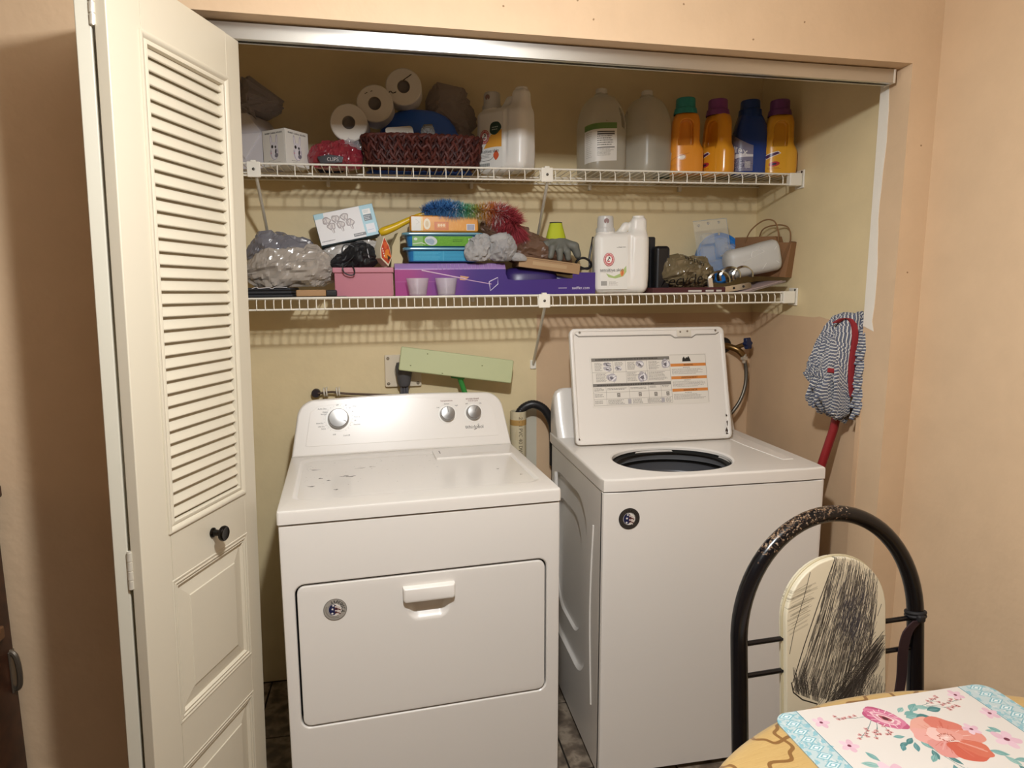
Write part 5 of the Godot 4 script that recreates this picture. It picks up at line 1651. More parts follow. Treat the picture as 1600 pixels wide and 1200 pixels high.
func superloft(sec: Array, p := 3.0, n := 40) -> G:
	var rings := []
	for s in sec:
		var q := PackedVector3Array()
		for k in n:
			var a := TAU * k / n
			q.append(Vector3(s[3] + s[1] * signf(cos(a)) * pow(absf(cos(a)), 2.0 / p), s[0], s[2] * signf(sin(a)) * pow(absf(sin(a)), 2.0 / p)))
		rings.append(q)
	return G.new().loft(rings)


# ---------------------------------------------------------------- upper shelf
func upper_shelf_things() -> void:
	var S := upper
	# white carton with a gabled top, and the grey sack on it
	var o := thing("gable_carton", "white folded paper carton behind the bunny box at the shelf's left end", "carton", on(S, 0.19, 0.0, 0.12, 0, -24, 0))
	var pr := PackedVector2Array([Vector2(-0.06, 0), Vector2(0.06, 0), Vector2(0.064, 0.105), Vector2(0.012, 0.168), Vector2(-0.012, 0.168), Vector2(-0.064, 0.105)])
	put("body", G.new().prism(pr, -0.06, 0.06, 0.0015, true), mat("cdc9cd", 0.55), o, Transform3D(), 20.0)
	put("fold", G.new().prism(PackedVector2Array([Vector2(-0.062, 0.106), Vector2(0.0, 0.03), Vector2(0.062, 0.106)]), 0.06, 0.064, 0.001).tube(v3([-0.06, 0.107, 0.062, 0.06, 0.107, 0.062]), 0.0009, 5), mat("d3cfd2", 0.55), o, Transform3D(), 20.0)
	tag(put("grey_sack", crumple([Vector3(-0.05, 0.02, 0.0), Vector3(0.0, 0.06, 0.0), Vector3(0.03, 0.02, 0.0)], [0.05, 0.07, 0.05], 3, 0.35, 24.0), mat("8f8a90", 0.5), null, on(S, 0.165, 0.165, 0.09, 0, 0, -30)), "dark grey crumpled sack lying on top of the white folded carton", "bag")
	# bunny box
	o = thing("bunny_box", "small white cube box printed with a bunny and dark lettering", "box", on(S, 0.292, 0.0, 0.2, 0, -38, 0))
	var a := 0.048
	put("body", G.new().rbox(Vector3(0, 0.054, 0), Vector3(a * 2, 0.108, a * 2), 0.001, 1), mat("d9d5cd", 0.55), o)
	var cv := Cv.new(180, 200, col("d9d5cd"))
	var r := RandomNumberGenerator.new()
	r.seed = 8
	for s in [-1.0, 1.0]:
		cv.ell(90 + s * 24, 52, 9, 34, col("b0a9b6"), s * 0.1)
		cv.ell(90 + s * 24, 54, 5, 26, col("dfdade"), s * 0.1)
	cv.ell(90, 122, 36, 46, col("b4aebc"))
	cv.ell(90, 92, 34, 30, col("d3cfd4"))
	cv.ell(92, 130, 26, 34, col("dcd8dc"))
	cv.ell(74, 88, 9, 10, col("1d1b1a"))
	cv.ell(103, 92, 7, 8, col("33302f"))
	cv.ell(104, 118, 7, 16, col("302e38"), 0.15)
	cv.ell(108, 142, 16, 12, col("74707c"), -0.3)
	cv.ell(62, 126, 6, 5, col("c58f9c"))
	cv.words(36, 170, 60, 1, 8, col("8a857e"), r)
	cv.words(44, 180, 100, 2, 8, col("b5afa6"), r)
	var pm := mat("ffffff", 0.55, {"tex": cv.tex()})
	var ink := mat("3b3632", 0.6)
	for k in 2:
		var f := Transform3D(Basis(Vector3.UP, PI / 2 * k), Vector3.ZERO)
		var pf := put("printed_face", G.new().rbox(Vector3(0, 0.052, a + 0.0002), Vector3(0.086, 0.1, 0.0006)), pm, o, f)
		write("BUNNY CANDLE HOLDER", 0.072, ink, pf, at(0, 0.0975, a + 0.0007))
	tag(put("navy_cloth", crumple([Vector3(-0.045, 0.03, 0), Vector3(0, 0.034, 0), Vector3(0.05, 0.018, 0)], [0.026, 0.034, 0.018], 15, 0.25, 20.0, 0.0), mat("18203a", 0.8), null, on(S, 0.415, 0.0, 0.1)), "dark navy cloth bundle between the bunny box and the red bag", "cloth")
	# red net bag
	o = thing("red_bag", "red plastic bag with a black label lying left of the wicker basket", "bag", on(S, 0.445, 0.0, 0.195))
	put("bag", crumple([Vector3(-0.09, 0.025, 0), Vector3(-0.03, 0.038, 0), Vector3(0.03, 0.04, 0), Vector3(0.085, 0.03, 0)], [0.028, 0.04, 0.042, 0.03], 4, 0.42, 34.0, 0.001), mat("8c2d38", 0.3, {"coat": 0.5}), o, Transform3D(), 28.0)
	put("label", G.new().prism(PackedVector2Array([Vector2(-0.046, 0.008), Vector2(0.02, 0.012), Vector2(0.024, 0.03), Vector2(-0.02, 0.036), Vector2(-0.055, 0.028)]), 0.05, 0.057, 0.001), mat("17121a", 0.25), o)
	write("CLIPS", 0.034, mat("cfc4c0", 0.5), o, at(-0.008, 0.021, 0.0572))
	put("clear_film", crumple([Vector3(-0.005, 0.066, 0.01), Vector3(0.05, 0.074, 0.005), Vector3(0.1, 0.066, 0)], [0.014, 0.02, 0.012], 9, 0.5, 40.0), mat("c8c2c6", 0.2, {"alpha": 0.4}), o, Transform3D(), 25.0)
	basket()
	# upturned blue tub
	o = thing("blue_tub", "blue plastic tub lying upside down behind the wicker basket", "tub", on(S, 0.715, 0.0, 0.092))
	put("tub", G.new().lathe(PackedVector2Array([Vector2(0.18, 0.001), Vector2(0.183, 0.003), Vector2(0.183, 0.01), Vector2(0.176, 0.014), Vector2(0.172, 0.05), Vector2(0.162, 0.09), Vector2(0.148, 0.125), Vector2(0.14, 0.13), Vector2(0.132, 0.14), Vector2(0.122, 0.165), Vector2(0.098, 0.194), Vector2(0.062, 0.21), Vector2(0.03, 0.2135), Vector2(0, 0.214)]), 56, 1.0, 0.47), mat("2a62c8", 0.3, {"coat": 0.3}), o, Transform3D(), 55.0)
	# three toilet rolls in a row up the tub
	var paper := mat("d8d2c8", 0.9)
	var tube_mat := mat("8d8377", 0.9)
	var rolls := [["lowest of the three white toilet rolls, beside the blue tub", 0.491, 1.998, 0.0], ["middle toilet roll of the three stacked slantwise on the blue tub", 0.573, 2.064, 0.6], ["topmost toilet roll of the three, resting on the blue tub's top", 0.666, 2.125, 1.1]]
	var first: Node3D
	for k in 3:
		var n: Node3D
		if k == 0:
			first = thing("toilet_roll", "", "toilet roll")
			n = first
			put("paper", G.new().lathe(PackedVector2Array([Vector2(0.0205, -0.05), Vector2(0.0545, -0.05), Vector2(0.0575, -0.047), Vector2(0.0575, 0.047), Vector2(0.0545, 0.05), Vector2(0.0205, 0.05)]), 48), paper, n, at(0, 0, 0, 90, 0, 0))
			put("core", G.new().lathe(PackedVector2Array([Vector2(0.0205, 0.0495), Vector2(0.0195, 0.0495), Vector2(0.0195, -0.0495), Vector2(0.0205, -0.0495), Vector2(0.0205, 0.0495)]), 32), tube_mat, n, at(0, 0, 0, 90, 0, 0))
			put("core_end", G.new().lathe(PackedVector2Array([Vector2(0.0194, 0.034), Vector2(0.0, 0.033)]), 24), mat("7d7876", 0.9), n, at(0, 0, 0, 90, 0, 0))
		else:
			n = first.duplicate()
			n.name = "toilet_roll"
			add_child(n, true)
		tag(n, rolls[k][0], "toilet roll", "toilet rolls on the upper shelf")
		n.transform = at(rolls[k][1], rolls[k][2], 0.17 - 0.02 * k, 0, -4, 20.0 * k)
		# marker strokes printed on the wrapper
		if k == 1:
			put("printed_mark", G.new().tube(v3([-0.03, 0.028, 0.0508, -0.022, 0.033, 0.0508]), 0.0011, 5).tube(v3([-0.012, 0.036, 0.0508, -0.006, 0.038, 0.0508]), 0.0011, 5), mat("2d2a2c", 0.7), n, at(0, 0, 0, 0, 0, -20))
		elif k == 2:
			put("printed_mark", G.new().tube(v3([-0.001, 0.019, 0.0508, 0.026, 0.038, 0.0508]), 0.0014, 5).tube(smooth(v3([-0.047, -0.02, 0.0508, -0.042, -0.015, 0.0508, -0.035, -0.021, 0.0508, -0.024, -0.017, 0.0508]), 10), 0.0014, 5), mat("2d2a2c", 0.7), n, at(0, 0, 0, 0, 0, -40))
	tag(put("plastic_bag", crumple([Vector3(-0.06, 0.02, 0), Vector3(0.0, 0.03, 0.0), Vector3(0.05, -0.02, 0.01), Vector3(0.09, -0.06, 0.01), Vector3(0.075, -0.1, 0.02)], [0.05, 0.075, 0.06, 0.034, 0.02], 23, 0.45, 20.0, -9.0, 1.0, 0.6), mat("948884", 0.4, {"alpha": 0.7}), null, on(S, 0.8, 0.2, 0.06), 28.0), "dull grey crumpled plastic bag behind the blue tub and toilet rolls", "bag")
	jug(on(S, 0.998, 0.0, 0.175, 0, -42, 0), "white laundry jug with an orange-patterned label, turned aside on the upper shelf", false)
	gallon(on(S, 1.327, 0.0, 0.19, 0, 14, 0), "cloudy gallon jug with a green-banded nutrition label", true)
	gallon(on(S, 1.491, 0.0, 0.19, 0, 118, 0), "plain cloudy gallon jug without a label, left of the orange bottles", false)
	o = thing("green_box", "narrow dark green packet wedged between plain gallon jug and teal-capped bottle", "box", on(S, 1.586, 0.0, 0.1))
	put("body", G.new().rbox(Vector3(0, 0.055, 0), Vector3(0.05, 0.11, 0.04), 0.003), mat("1f3a2c", 0.4), o)
	put("print", G.new().rbox(Vector3(0, 0.022, 0.0203), Vector3(0.044, 0.028, 0.0006)), mat("8f9a90", 0.5), o)
	detergent_bottle(on(S, 1.625, 0.0, 0.222, 0, -12, 0), "orange detergent bottle with a teal cap", "e2912c", "2f8a84", 1)
	detergent_bottle(on(S, 1.742, 0.0, 0.225, 0, -62, 0), "narrow-turned orange detergent bottle with purple cap, left of the blue bottle", "e39a26", "7d3f7a", 2)
	detergent_bottle(on(S, 1.966, 0.0, 0.245, 0, -14, 0), "yellow-orange detergent bottle with purple cap at the shelf's right end", "e0a32c", "6b3a72", 3)
	# blue bottle
	o = thing("blue_bottle", "dark blue laundry bottle with a slanted shoulder and grey label", "bottle", on(S, 1.868, 0.0, 0.215, 0, -4, 0))
	put("body", superloft([[0.0, 0.058, 0.034, 0.0], [0.003, 0.062, 0.038, 0.0], [0.05, 0.066, 0.04, 0.0], [0.1, 0.066, 0.04, 0.0], [0.14, 0.062, 0.038, 0.0], [0.17, 0.055, 0.036, 0.0], [0.19, 0.046, 0.035, -0.002], [0.203, 0.0395, 0.034, -0.004]], 2.8), mat("143a85", 0.25, {"coat": 0.3}), o, Transform3D(), 60.0)
	put("cap", G.new().lathe(PackedVector2Array([Vector2(0.04, 0.196), Vector2(0.0405, 0.2), Vector2(0.0385, 0.222), Vector2(0.034, 0.225), Vector2(0.033, 0.25), Vector2(0.031, 0.254), Vector2(0, 0.256)]), 36), mat("14346f", 0.35), o, at(-0.004, 0, 0))
	var wrap := func(s: float, t: float, up: float) -> Vector3:
		var aa: float = lerpf(deg_to_rad(196), deg_to_rad(92), s)
		var c := Vector2(signf(cos(aa)) * pow(absf(cos(aa)), 2.0 / 2.8) * (0.0665 + up), signf(sin(aa)) * pow(absf(sin(aa)), 2.0 / 2.8) * (0.0405 + up))
		return Vector3(c.x, lerpf(0.012, 0.148 - 0.05 * s, t), c.y)
	cv = Cv.new(160, 200, col("7d7a90"))
	for k in 50:
		cv.line([Vector2(r.randf() * 160, 110 + r.randf() * 90), Vector2(r.randf() * 160, 100 + r.randf() * 90)], 2.0, [col("4c4468"), col("a8a4b4"), col("2c2a48")][k % 3])
	cv.poly(PackedVector2Array([Vector2(0, 120), Vector2(160, 70), Vector2(160, 88), Vector2(0, 150)]), col("d9d6da"))
	for k in 8:
		cv.rect(126, 130 + k * 6, 26, 3, col("dad7d2"))
	var lab := put("label", G.new().grid(20, 8, func(s, t): return wrap.call(s, 1.0 - t, 0.0), false), mat("ffffff", 0.35, {"tex": cv.tex()}), o)
	write_on("Purex", 0.092, mat("ece9e6", 0.4), lab, func(p): return wrap.call(0.42 + p.x / 0.105, 0.66 + p.y / 0.12, 0.0008 + p.z))
	# bottle behind
	o = thing("clear_bottle", "small grey-green clear bottle standing behind, left of the blue bottle", "bottle", on(S, 1.822, 0.0, 0.09))
	put("body", G.new().lathe(PackedVector2Array([Vector2(0, 0), Vector2(0.03, 0), Vector2(0.032, 0.004), Vector2(0.032, 0.13), Vector2(0.028, 0.15), Vector2(0.014, 0.165), Vector2(0.013, 0.18)]), 24), mat("8a9488", 0.3, {"alpha": 0.6}), o)
	put("cap", G.new().lathe(PackedVector2Array([Vector2(0, 0.176), Vector2(0.0145, 0.176), Vector2(0.0145, 0.194), Vector2(0, 0.195)]), 20), mat("8d938c", 0.4), o)
	put("label", G.new().lathe(PackedVector2Array([Vector2(0.0325, 0.03), Vector2(0.0325, 0.06)]), 24), mat("5e6a60", 0.5), o)


func basket() -> void:
	var o := thing("wicker_basket", "low oblong wicker basket of dark brown woven strands", "basket", on(upper, 0.717, 0.004, 0.232))
	var cane := [mat("45201a", 0.5, {"spec": 0.3}), mat("532821", 0.5, {"spec": 0.3}), mat("351714", 0.5, {"spec": 0.3})]
	var n := 30
	# points at even steps round an oblong with rounded corners
	var even := []
	var total := 0.0
	var last := Vector2(0.172, 0)
	var raw := []
	for k in 721:
		var a := TAU * k / 720
		var q := Vector2(signf(cos(a)) * pow(absf(cos(a)), 0.62) * 0.172, signf(sin(a)) * pow(absf(sin(a)), 0.62) * 0.052)
		total += q.distance_to(last)
		last = q
		raw.append([total, q])
	var i := 0
	for k in 720:
		while raw[i + 1][0] < total * k / 720.0:
			i += 1
		even.append(raw[i][1])
	var ring := func(a: float, y: float, off: float) -> Vector3:
		var f: float = fposmod(a / TAU, 1.0) * 720.0
		var q: Vector2 = even[int(f) % 720].lerp(even[(int(f) + 1) % 720], f - int(f))
		q *= 1.0 + 0.09 * y / 0.09
		q += q.normalized() * off
		return Vector3(q.x, y, q.y)
	put("base", G.new().prism(PackedVector2Array(range(40).map(func(k): var q = ring.call(TAU * k / 40, 0.0, 0.0); return Vector2(q.x, q.z))), 0.0, 0.006, 0.001), cane[2], o, Transform3D(Basis(Vector3.RIGHT, Vector3.BACK, Vector3.DOWN), Vector3(0, 0.007, 0)))
	# slanting strands both ways, woven over and under each other
	for dir in [-1.0, 1.0]:
		for k in n * 2:
			var p := PackedVector3Array()
			for j in 13:
				var u := j / 12.0
				var a: float = TAU * (k + dir * u * 3.2) / (n * 2)
				p.append(ring.call(a, 0.004 + 0.082 * u, 0.0042 * dir * cos(u * PI * 3.2 + k * PI)))
			put("strand", G.new().tube(p, 0.0054, 6), cane[(k * 7 + int(dir)) % 3], o)
	for q in [[0.086, 0.0062, 7.0], [0.006, 0.005, 7.0]]:
		for w in 2:
			var p := PackedVector3Array()
			for j in 140:
				var a: float = TAU * j / 140
				p.append(ring.call(a, q[0] + 0.004 * cos(a * 22.0 + PI * w), 0.004 * sin(a * 22.0 + PI * w)))
			put("braid", G.new().tube(p, q[1], 6, true), cane[w], o)
	put("lining", G.new().grid(48, 3, func(s, t): return ring.call(s * TAU, 0.006 + 0.075 * t, -0.009)), mat("2a1614", 0.8), o)
	var t := thing("paper_card", "white card with grey print sticking up out of the wicker basket", "card", on(upper, 0.652, 0.072, 0.232, -14, 4, 7))
	var cv := Cv.new(160, 110, col("dcd7cc"))
	for k in 7:
		cv.line([Vector2(20 + k * 20, 90), Vector2(34 + k * 17, 40 + 14 * sin(k * 2.0)), Vector2(46 + k * 14, 20)], 2, col("a8a298"))
	put("card", G.new().prism(rrect(-0.044, -0.03, 0.044, 0.062, 0.01, 4), 0, 0.0016, 0.0004), mat("ffffff", 0.6, {"tex": cv.tex()}), t)
	tag(put("tissue_lump", crumple([Vector3(-0.02, 0, 0), Vector3(0, 0.008, 0), Vector3(0.02, 0, 0)], [0.016, 0.022, 0.014], 33, 0.5, 50.0), mat("8b8a88", 0.8), null, on(upper, 0.735, 0.102, 0.235), 25.0), "small crumpled grey lump on the basket's contents", "tissue")
	tag(put("red_scrap", crumple([Vector3(-0.05, 0, 0), Vector3(0, 0.004, 0), Vector3(0.05, -0.004, 0)], [0.014, 0.018, 0.014], 35, 0.5, 40.0), mat("6b2c2a", 0.7), null, on(upper, 0.825, 0.08, 0.225), 25.0), "reddish brown scrap in the right half of the wicker basket", "cloth")
	tag(put("cream_filling", crumple([Vector3(-0.13, 0, 0), Vector3(0, 0.01, 0), Vector3(0.13, 0, 0)], [0.02, 0.03, 0.02], 36, 0.4, 30.0), mat("a8906c", 0.7), null, on(upper, 0.72, 0.045, 0.232), 25.0), "pale packets filling the bottom of the wicker basket", "packets")


# ---------------------------------------------------------------- lower shelf
func lower_shelf_things() -> void:
	var S := lower
	var r := RandomNumberGenerator.new()
	r.seed = 41
	# left end: a dark folded mat, a wooden stick, bags
	var o := thing("folded_mat", "black folded mat with thin white print under the grey bags", "mat", on(S, 0.2, 0.0, 0.18))
	for k in 3:
		put("layer", G.new().rbox(Vector3(0.0, 0.005 + 0.0105 * k, -0.003 * k), Vector3(0.2 - 0.006 * k, 0.0098, 0.2), 0.0045), mat("26262b", 0.7), o)
	put("print", G.new().tube(smooth(v3([-0.02, 0.028, 0.099, -0.005, 0.033, 0.099, 0.0, 0.029, 0.099, 0.03, 0.031, 0.099, 0.04, 0.027, 0.099, 0.05, 0.032, 0.099, 0.085, 0.031, 0.099]), 40), 0.0011, 5), mat("cfcfd2", 0.5), o)
	o = thing("wooden_tool", "tan wooden tool handle with a black tip beside the black mat", "tool", on(S, 0.308, 0.0, 0.252))
	put("handle", G.new().rbox(Vector3(0.046, 0.0125, 0), Vector3(0.092, 0.021, 0.03), 0.004), mat("a8835a", 0.55), o)
	put("ferrule", G.new().rbox(Vector3(0.108, 0.012, 0), Vector3(0.034, 0.02, 0.028), 0.004), mat("1b1a1c", 0.4), o)
	put("blade", G.new().rbox(Vector3(0.06, 0.0012, -0.01), Vector3(0.19, 0.002, 0.05), 0.0008), mat("4a433a", 0.5), o)
	tag(put("clear_bag", crumple([Vector3(-0.17, 0.03, 0), Vector3(-0.08, 0.045, 0), Vector3(0.05, 0.05, 0), Vector3(0.14, 0.035, 0.0)], [0.04, 0.062, 0.058, 0.03], 51, 0.42, 15.0, -0.012, 1.0, 1.0, 56, 48), mat("b3aaa0", 0.22, {"coat": 0.5, "alpha": 0.85}), null, on(S, 0.31, 0.045, 0.165), 26.0), "pale translucent crumpled plastic bag at the lower shelf's left end", "bag")
	tag(put("grey_bag", crumple([Vector3(-0.12, 0, 0), Vector3(-0.04, 0.025, 0), Vector3(0.06, 0.015, 0), Vector3(0.12, -0.01, 0)], [0.03, 0.055, 0.045, 0.02], 57, 0.4, 15.0, -9.0, 1.0, 1.0, 52, 44), mat("75747b", 0.22, {"coat": 0.6}), null, on(S, 0.26, 0.125, 0.14), 26.0), "dark grey shiny plastic bag heaped on the pale bag", "bag")
	tag(put("white_bag", crumple([Vector3(-0.13, -0.02, 0), Vector3(-0.04, 0.01, 0), Vector3(0.06, 0.03, 0), Vector3(0.13, 0.045, 0)], [0.03, 0.042, 0.036, 0.02], 59, 0.42, 16.0, -9.0, 1.0, 1.0, 52, 44), mat("bdb8b2", 0.22, {"coat": 0.5}), null, on(S, 0.47, 0.115, 0.12), 26.0), "whitish plastic bag crumpled below the light bulb box", "bag")
	o = thing("torn_carton", "torn cream cardboard scrap with a brown flap in the pale bag", "cardboard", on(S, 0.318, 0.06, 0.225, 0, 0, 6))
	put("panel", G.new().prism(PackedVector2Array([Vector2(-0.03, 0), Vector2(0.03, 0.004), Vector2(0.034, 0.02), Vector2(-0.004, 0.03), Vector2(-0.008, 0.042), Vector2(-0.03, 0.014)]), -0.01, 0.004, 0.001), mat("d3c6a2", 0.7), o)
	put("flap", G.new().prism(PackedVector2Array([Vector2(-0.014, 0.004), Vector2(0.0, 0.008), Vector2(0.008, 0.034), Vector2(-0.002, 0.03)]), 0.004, 0.007, 0.001), mat("7d5b3e", 0.7), o)
	# light bulb box
	o = thing("bulb_box", "tilted white and pale blue box picturing clear light bulbs", "box", on(S, 0.465, 0.232, 0.115, -6, 4, 12.5))
	put("body", G.new().rbox(Vector3.ZERO, Vector3(0.196, 0.104, 0.07), 0.001, 1), mat("4c6670", 0.5), o)
	var cv := Cv.new(380, 200, col("d6d3d2"))
	cv.rect(0, 0, 60, 34, col("8fb9c6"))
	cv.rect(292, 0, 88, 200, col("8dbccb"))
	cv.rect(306, 26, 52, 34, col("dedcd8"))
	cv.rect(306, 62, 52, 40, col("3f4a50"))
	cv.rect(306, 122, 56, 60, col("d4d6dc"))
	cv.words(310, 70, 44, 3, 10, col("c8cdd0"), r)
	cv.words(312, 36, 40, 2, 9, col("86a0a8"), r)
	cv.words(312, 160, 44, 1, 9, col("8d95b4"), r)
	for q in [[70, 52], [128, 50], [186, 48], [92, 92], [152, 92], [214, 90]]:
		cv.ell(q[0], q[1], 27, 24, col("8a7c78"), 0, 0.08)
		cv.ell(q[0] + 1, q[1], 19, 16, col("c9c0bb"), 0, 0.1)
		for k in 5:
			cv.line([Vector2(q[0] + r.randf_range(-16, 16), q[1] - 14), Vector2(q[0] + r.randf_range(-8, 8), q[1] + 18)], 2, col("87797a"))
		cv.poly(PackedVector2Array([Vector2(q[0] - 9, q[1] + 16), Vector2(q[0] + 13, q[1] + 16), Vector2(q[0] + 12, q[1] + 44), Vector2(q[0] + 2, q[1] + 46)]), col("8e8280"))
		cv.poly(PackedVector2Array([Vector2(q[0] - 3, q[1] + 18), Vector2(q[0] + 4, q[1] + 18), Vector2(q[0] + 7, q[1] + 44), Vector2(q[0] + 3, q[1] + 44)]), col("d4ceca"))
	cv.rect(216, 168, 80, 20, col("4a4442"))
	cv.words(222, 174, 66, 1, 12, col("c9c2bc"), r)
	cv.words(10, 176, 90, 1, 14, col("55504e"), r)
	put("printed_face", G.new().rbox(Vector3(0, 0, 0.0352), Vector3(0.194, 0.102, 0.0008)), mat("ffffff", 0.4, {"tex": cv.tex()}), o)
	# pouch with a cord
	o = thing("black_pouch", "black drawstring pouch with a looped cord lying on the pink box", "pouch", on(S, 0.497, 0.094, 0.18))
	put("pouch", crumple([Vector3(-0.09, 0.008, 0.02), Vector3(-0.045, 0.018, 0.01), Vector3(0.01, 0.036, 0), Vector3(0.072, 0.03, 0)], [0.014, 0.024, 0.044, 0.03], 63, 0.35, 26.0, 0.001, 1.0, 1.2), mat("141519", 0.6), o, Transform3D(), 26.0)
	put("cord", G.new().tube(smooth(v3([-0.045, 0.04, 0.05, -0.042, 0.062, 0.05, -0.03, 0.072, 0.048, -0.005, 0.062, 0.046, -0.008, 0.035, 0.056, -0.03, 0.012, 0.07, -0.042, -0.002, 0.086, -0.038, -0.018, 0.0865, -0.022, -0.026, 0.0865, -0.008, -0.024, 0.0865, -0.006, -0.012, 0.0865, -0.012, 0.004, 0.08]), 60), 0.0021, 6), mat("0f1013", 0.5), o)
	put("cord", G.new().tube(smooth(v3([-0.02, 0.045, 0.04, 0.0, 0.074, 0.044, 0.03, 0.078, 0.044, 0.034, 0.06, 0.05, 0.02, 0.045, 0.055]), 30), 0.002, 6), mat("0f1013", 0.5), o)
	put("zip_trim", G.new().tube(v3([0.033, 0.068, 0.036, 0.04, 0.03, 0.05]), 0.0016, 5), mat("b5b5ba", 0.4), o)
	o = thing("seed_packet", "upright red and orange packet leaning at the pouch's right end", "packet", on(S, 0.583, 0.094, 0.205, 0, 30, 4))
	put("body", G.new().prism(PackedVector2Array([Vector2(-0.02, 0.03), Vector2(0.006, 0.002), Vector2(0.022, 0.03), Vector2(0.016, 0.068), Vector2(0.0, 0.1), Vector2(-0.018, 0.06)]), -0.02, 0.02, 0.001), mat("d8cdb2", 0.6), o)
	cv = Cv.new(120, 220, col("b8432a"))
	cv.ell(70, 140, 34, 40, col("d9822f"), 0.4, 0.2)
	cv.ell(60, 60, 26, 30, col("cf5a30"), 0.2, 0.2)
	cv.ell(84, 170, 16, 20, col("3b2a1e"), 0.2, 0.3)
	for k in 4:
		cv.rect(12 + k * 5, 84 + k * 20, 12, 12, col("e6ddd0"))
	put("printed_face", G.new().prism(PackedVector2Array([Vector2(-0.016, 0.032), Vector2(0.006, 0.01), Vector2(0.02, 0.032), Vector2(0.014, 0.066), Vector2(0.0, 0.094), Vector2(-0.015, 0.06)]), 0.02, 0.0206), mat("ffffff", 0.4, {"tex": cv.tex()}), o)
	tag(put("cream_sleeve", G.new().prism(PackedVector2Array([Vector2(-0.016, 0), Vector2(0.02, 0), Vector2(0.026, 0.03), Vector2(0.016, 0.05), Vector2(0.018, 0.1), Vector2(0.028, 0.112), Vector2(0.012, 0.115), Vector2(-0.01, 0.07)]), -0.06, 0.0, 0.0015), mat("c9bb93", 0.7), null, on(S, 0.622, 0.094, 0.17, 0, 10, 0)), "cream cardboard sleeve standing between red packet and blue tubs", "cardboard")
	# pink box
	o = thing("pink_box", "pink cardboard box with a lid band, on the lower shelf", "box", on(S, 0.5175, 0.0, 0.16))
	put("body", G.new().rbox(Vector3(0, 0.0385, 0), Vector3(0.182, 0.077, 0.178), 0.002), mat("b5707f", 0.45), o)
	put("lid", G.new().rbox(Vector3(0, 0.084, 0), Vector3(0.192, 0.017, 0.19), 0.003), mat("bd7a88", 0.45), o)
	put("rim", G.new().rbox(Vector3(0.0918, 0.038, 0.086), Vector3(0.003, 0.07, 0.008), 0.001), mat("c48a95", 0.5), o)
	purple_box()
	# frosted cups
	var first := thing("plastic_cup", "", "cup")
	var rings := []
	for e in [[0.0255, 0.0, 0.02], [0.0275, 0.0025, 0.02], [0.036, 0.052, 0.0], [0.0375, 0.054, 0.0], [0.0375, 0.057, 0.0], [0.0355, 0.057, 0.0], [0.0262, 0.005, 0.0], [0.02, 0.0045, 0.0]]:
		var p := PackedVector3Array()
		for k in 40:
			var f: float = e[0] * (1.0 + e[2] * cos(k * PI))
			p.append(Vector3(cos(TAU * k / 40) * f, e[1], sin(TAU * k / 40) * f))
		rings.append(p)
	put("cup", G.new().loft(rings), mat("d9d3d6", 0.32, {"alpha": 0.24}), first, Transform3D(), 50.0)
	var second := first.duplicate()
	second.name = "plastic_cup"
	add_child(second, true)
	first.transform = on(S, 0.689, 0.0, 0.262)
	second.transform = on(S, 0.782, 0.0, 0.262)
	tag(first, "frosted plastic cup nearer the pink box, before the purple carton", "cup", "frosted cups")
	tag(second, "right-hand frosted plastic cup before the purple carton", "cup", "frosted cups")
	# wipes tubs and pack
	wipes_tub(on(S, 0.782, 0.1105, 0.145), "plain blue wipes tub, the lower of the two stacked on the purple carton", false)
	wipes_tub(on(S, 0.780, 0.159, 0.143), "blue wipes tub with a green label, stacked on the plain blue one", true)
	o = thing("wipes_pack", "orange and white packet lying on the blue tubs under the duster", "packet", on(S, 0.788, 0.2085, 0.125))
	var g := G.new().rbox(Vector3(0, 0.029, 0), Vector3(0.231, 0.056, 0.11), 0.01, 3)
	put("pack", g, mat("e0962c", 0.3), o)
	cv = Cv.new(460, 112, col("e0962c"))
	cv.rect(0, 0, 66, 112, col("dcd8cf"))
	cv.rect(66, 0, 14, 112, col("e6c98a"))
	cv.ell(108, 58, 24, 44, col("e6d9bd"))
	cv.ell(108, 58, 12, 26, col("d3b98c"))
	cv.rect(158, 40, 100, 66, col("cf6f28"))
	cv.rect(176, 50, 64, 40, col("d98a45"))
	for k in 3:
		cv.ell(190 + k * 18, 68, 8, 12, col("ecc9a0"))
	for k in 40:
		cv.rect(262 + r.randf() * 120, r.randf() * 112, 2, 20, col("e6aa4a"))
	cv.rect(384, 56, 58, 52, col("dad6da"))
	for k in 10:
		cv.rect(389 + k * 5, 60, 2.6, 44, col("4d5478"))
	cv.line([Vector2(30, 20), Vector2(56, 44), Vector2(34, 60)], 2, col("a8a29a"))
	put("printed_face", G.new().rbox(Vector3(0, 0.029, 0.0553), Vector3(0.221, 0.046, 0.0008)), mat("ffffff", 0.3, {"tex": cv.tex()}), o)
	duster()
	# rag and bags on the carton
	o = thing("grey_glove", "limp pale grey cloth glove lying over the purple carton and tubs", "glove", on(S, 0.945, 0.112, 0.215))
	put("palm", crumple([Vector3(-0.02, 0.022, 0), Vector3(0.03, 0.042, 0.0), Vector3(0.08, 0.028, 0)], [0.022, 0.04, 0.028], 71, 0.5, 22.0, 0.0), mat("9c9a9a", 0.9, {"rim": 0.3}), o, Transform3D(), 60.0)
	put("cuff", crumple([Vector3(-0.095, 0.012, 0.01), Vector3(-0.05, 0.036, 0.005), Vector3(0.0, 0.075, 0)], [0.02, 0.032, 0.026], 73, 0.6, 30.0, 0.0, 1.0, 0.8), mat("a3a1a0", 0.9, {"rim": 0.3}), o, Transform3D(), 50.0)
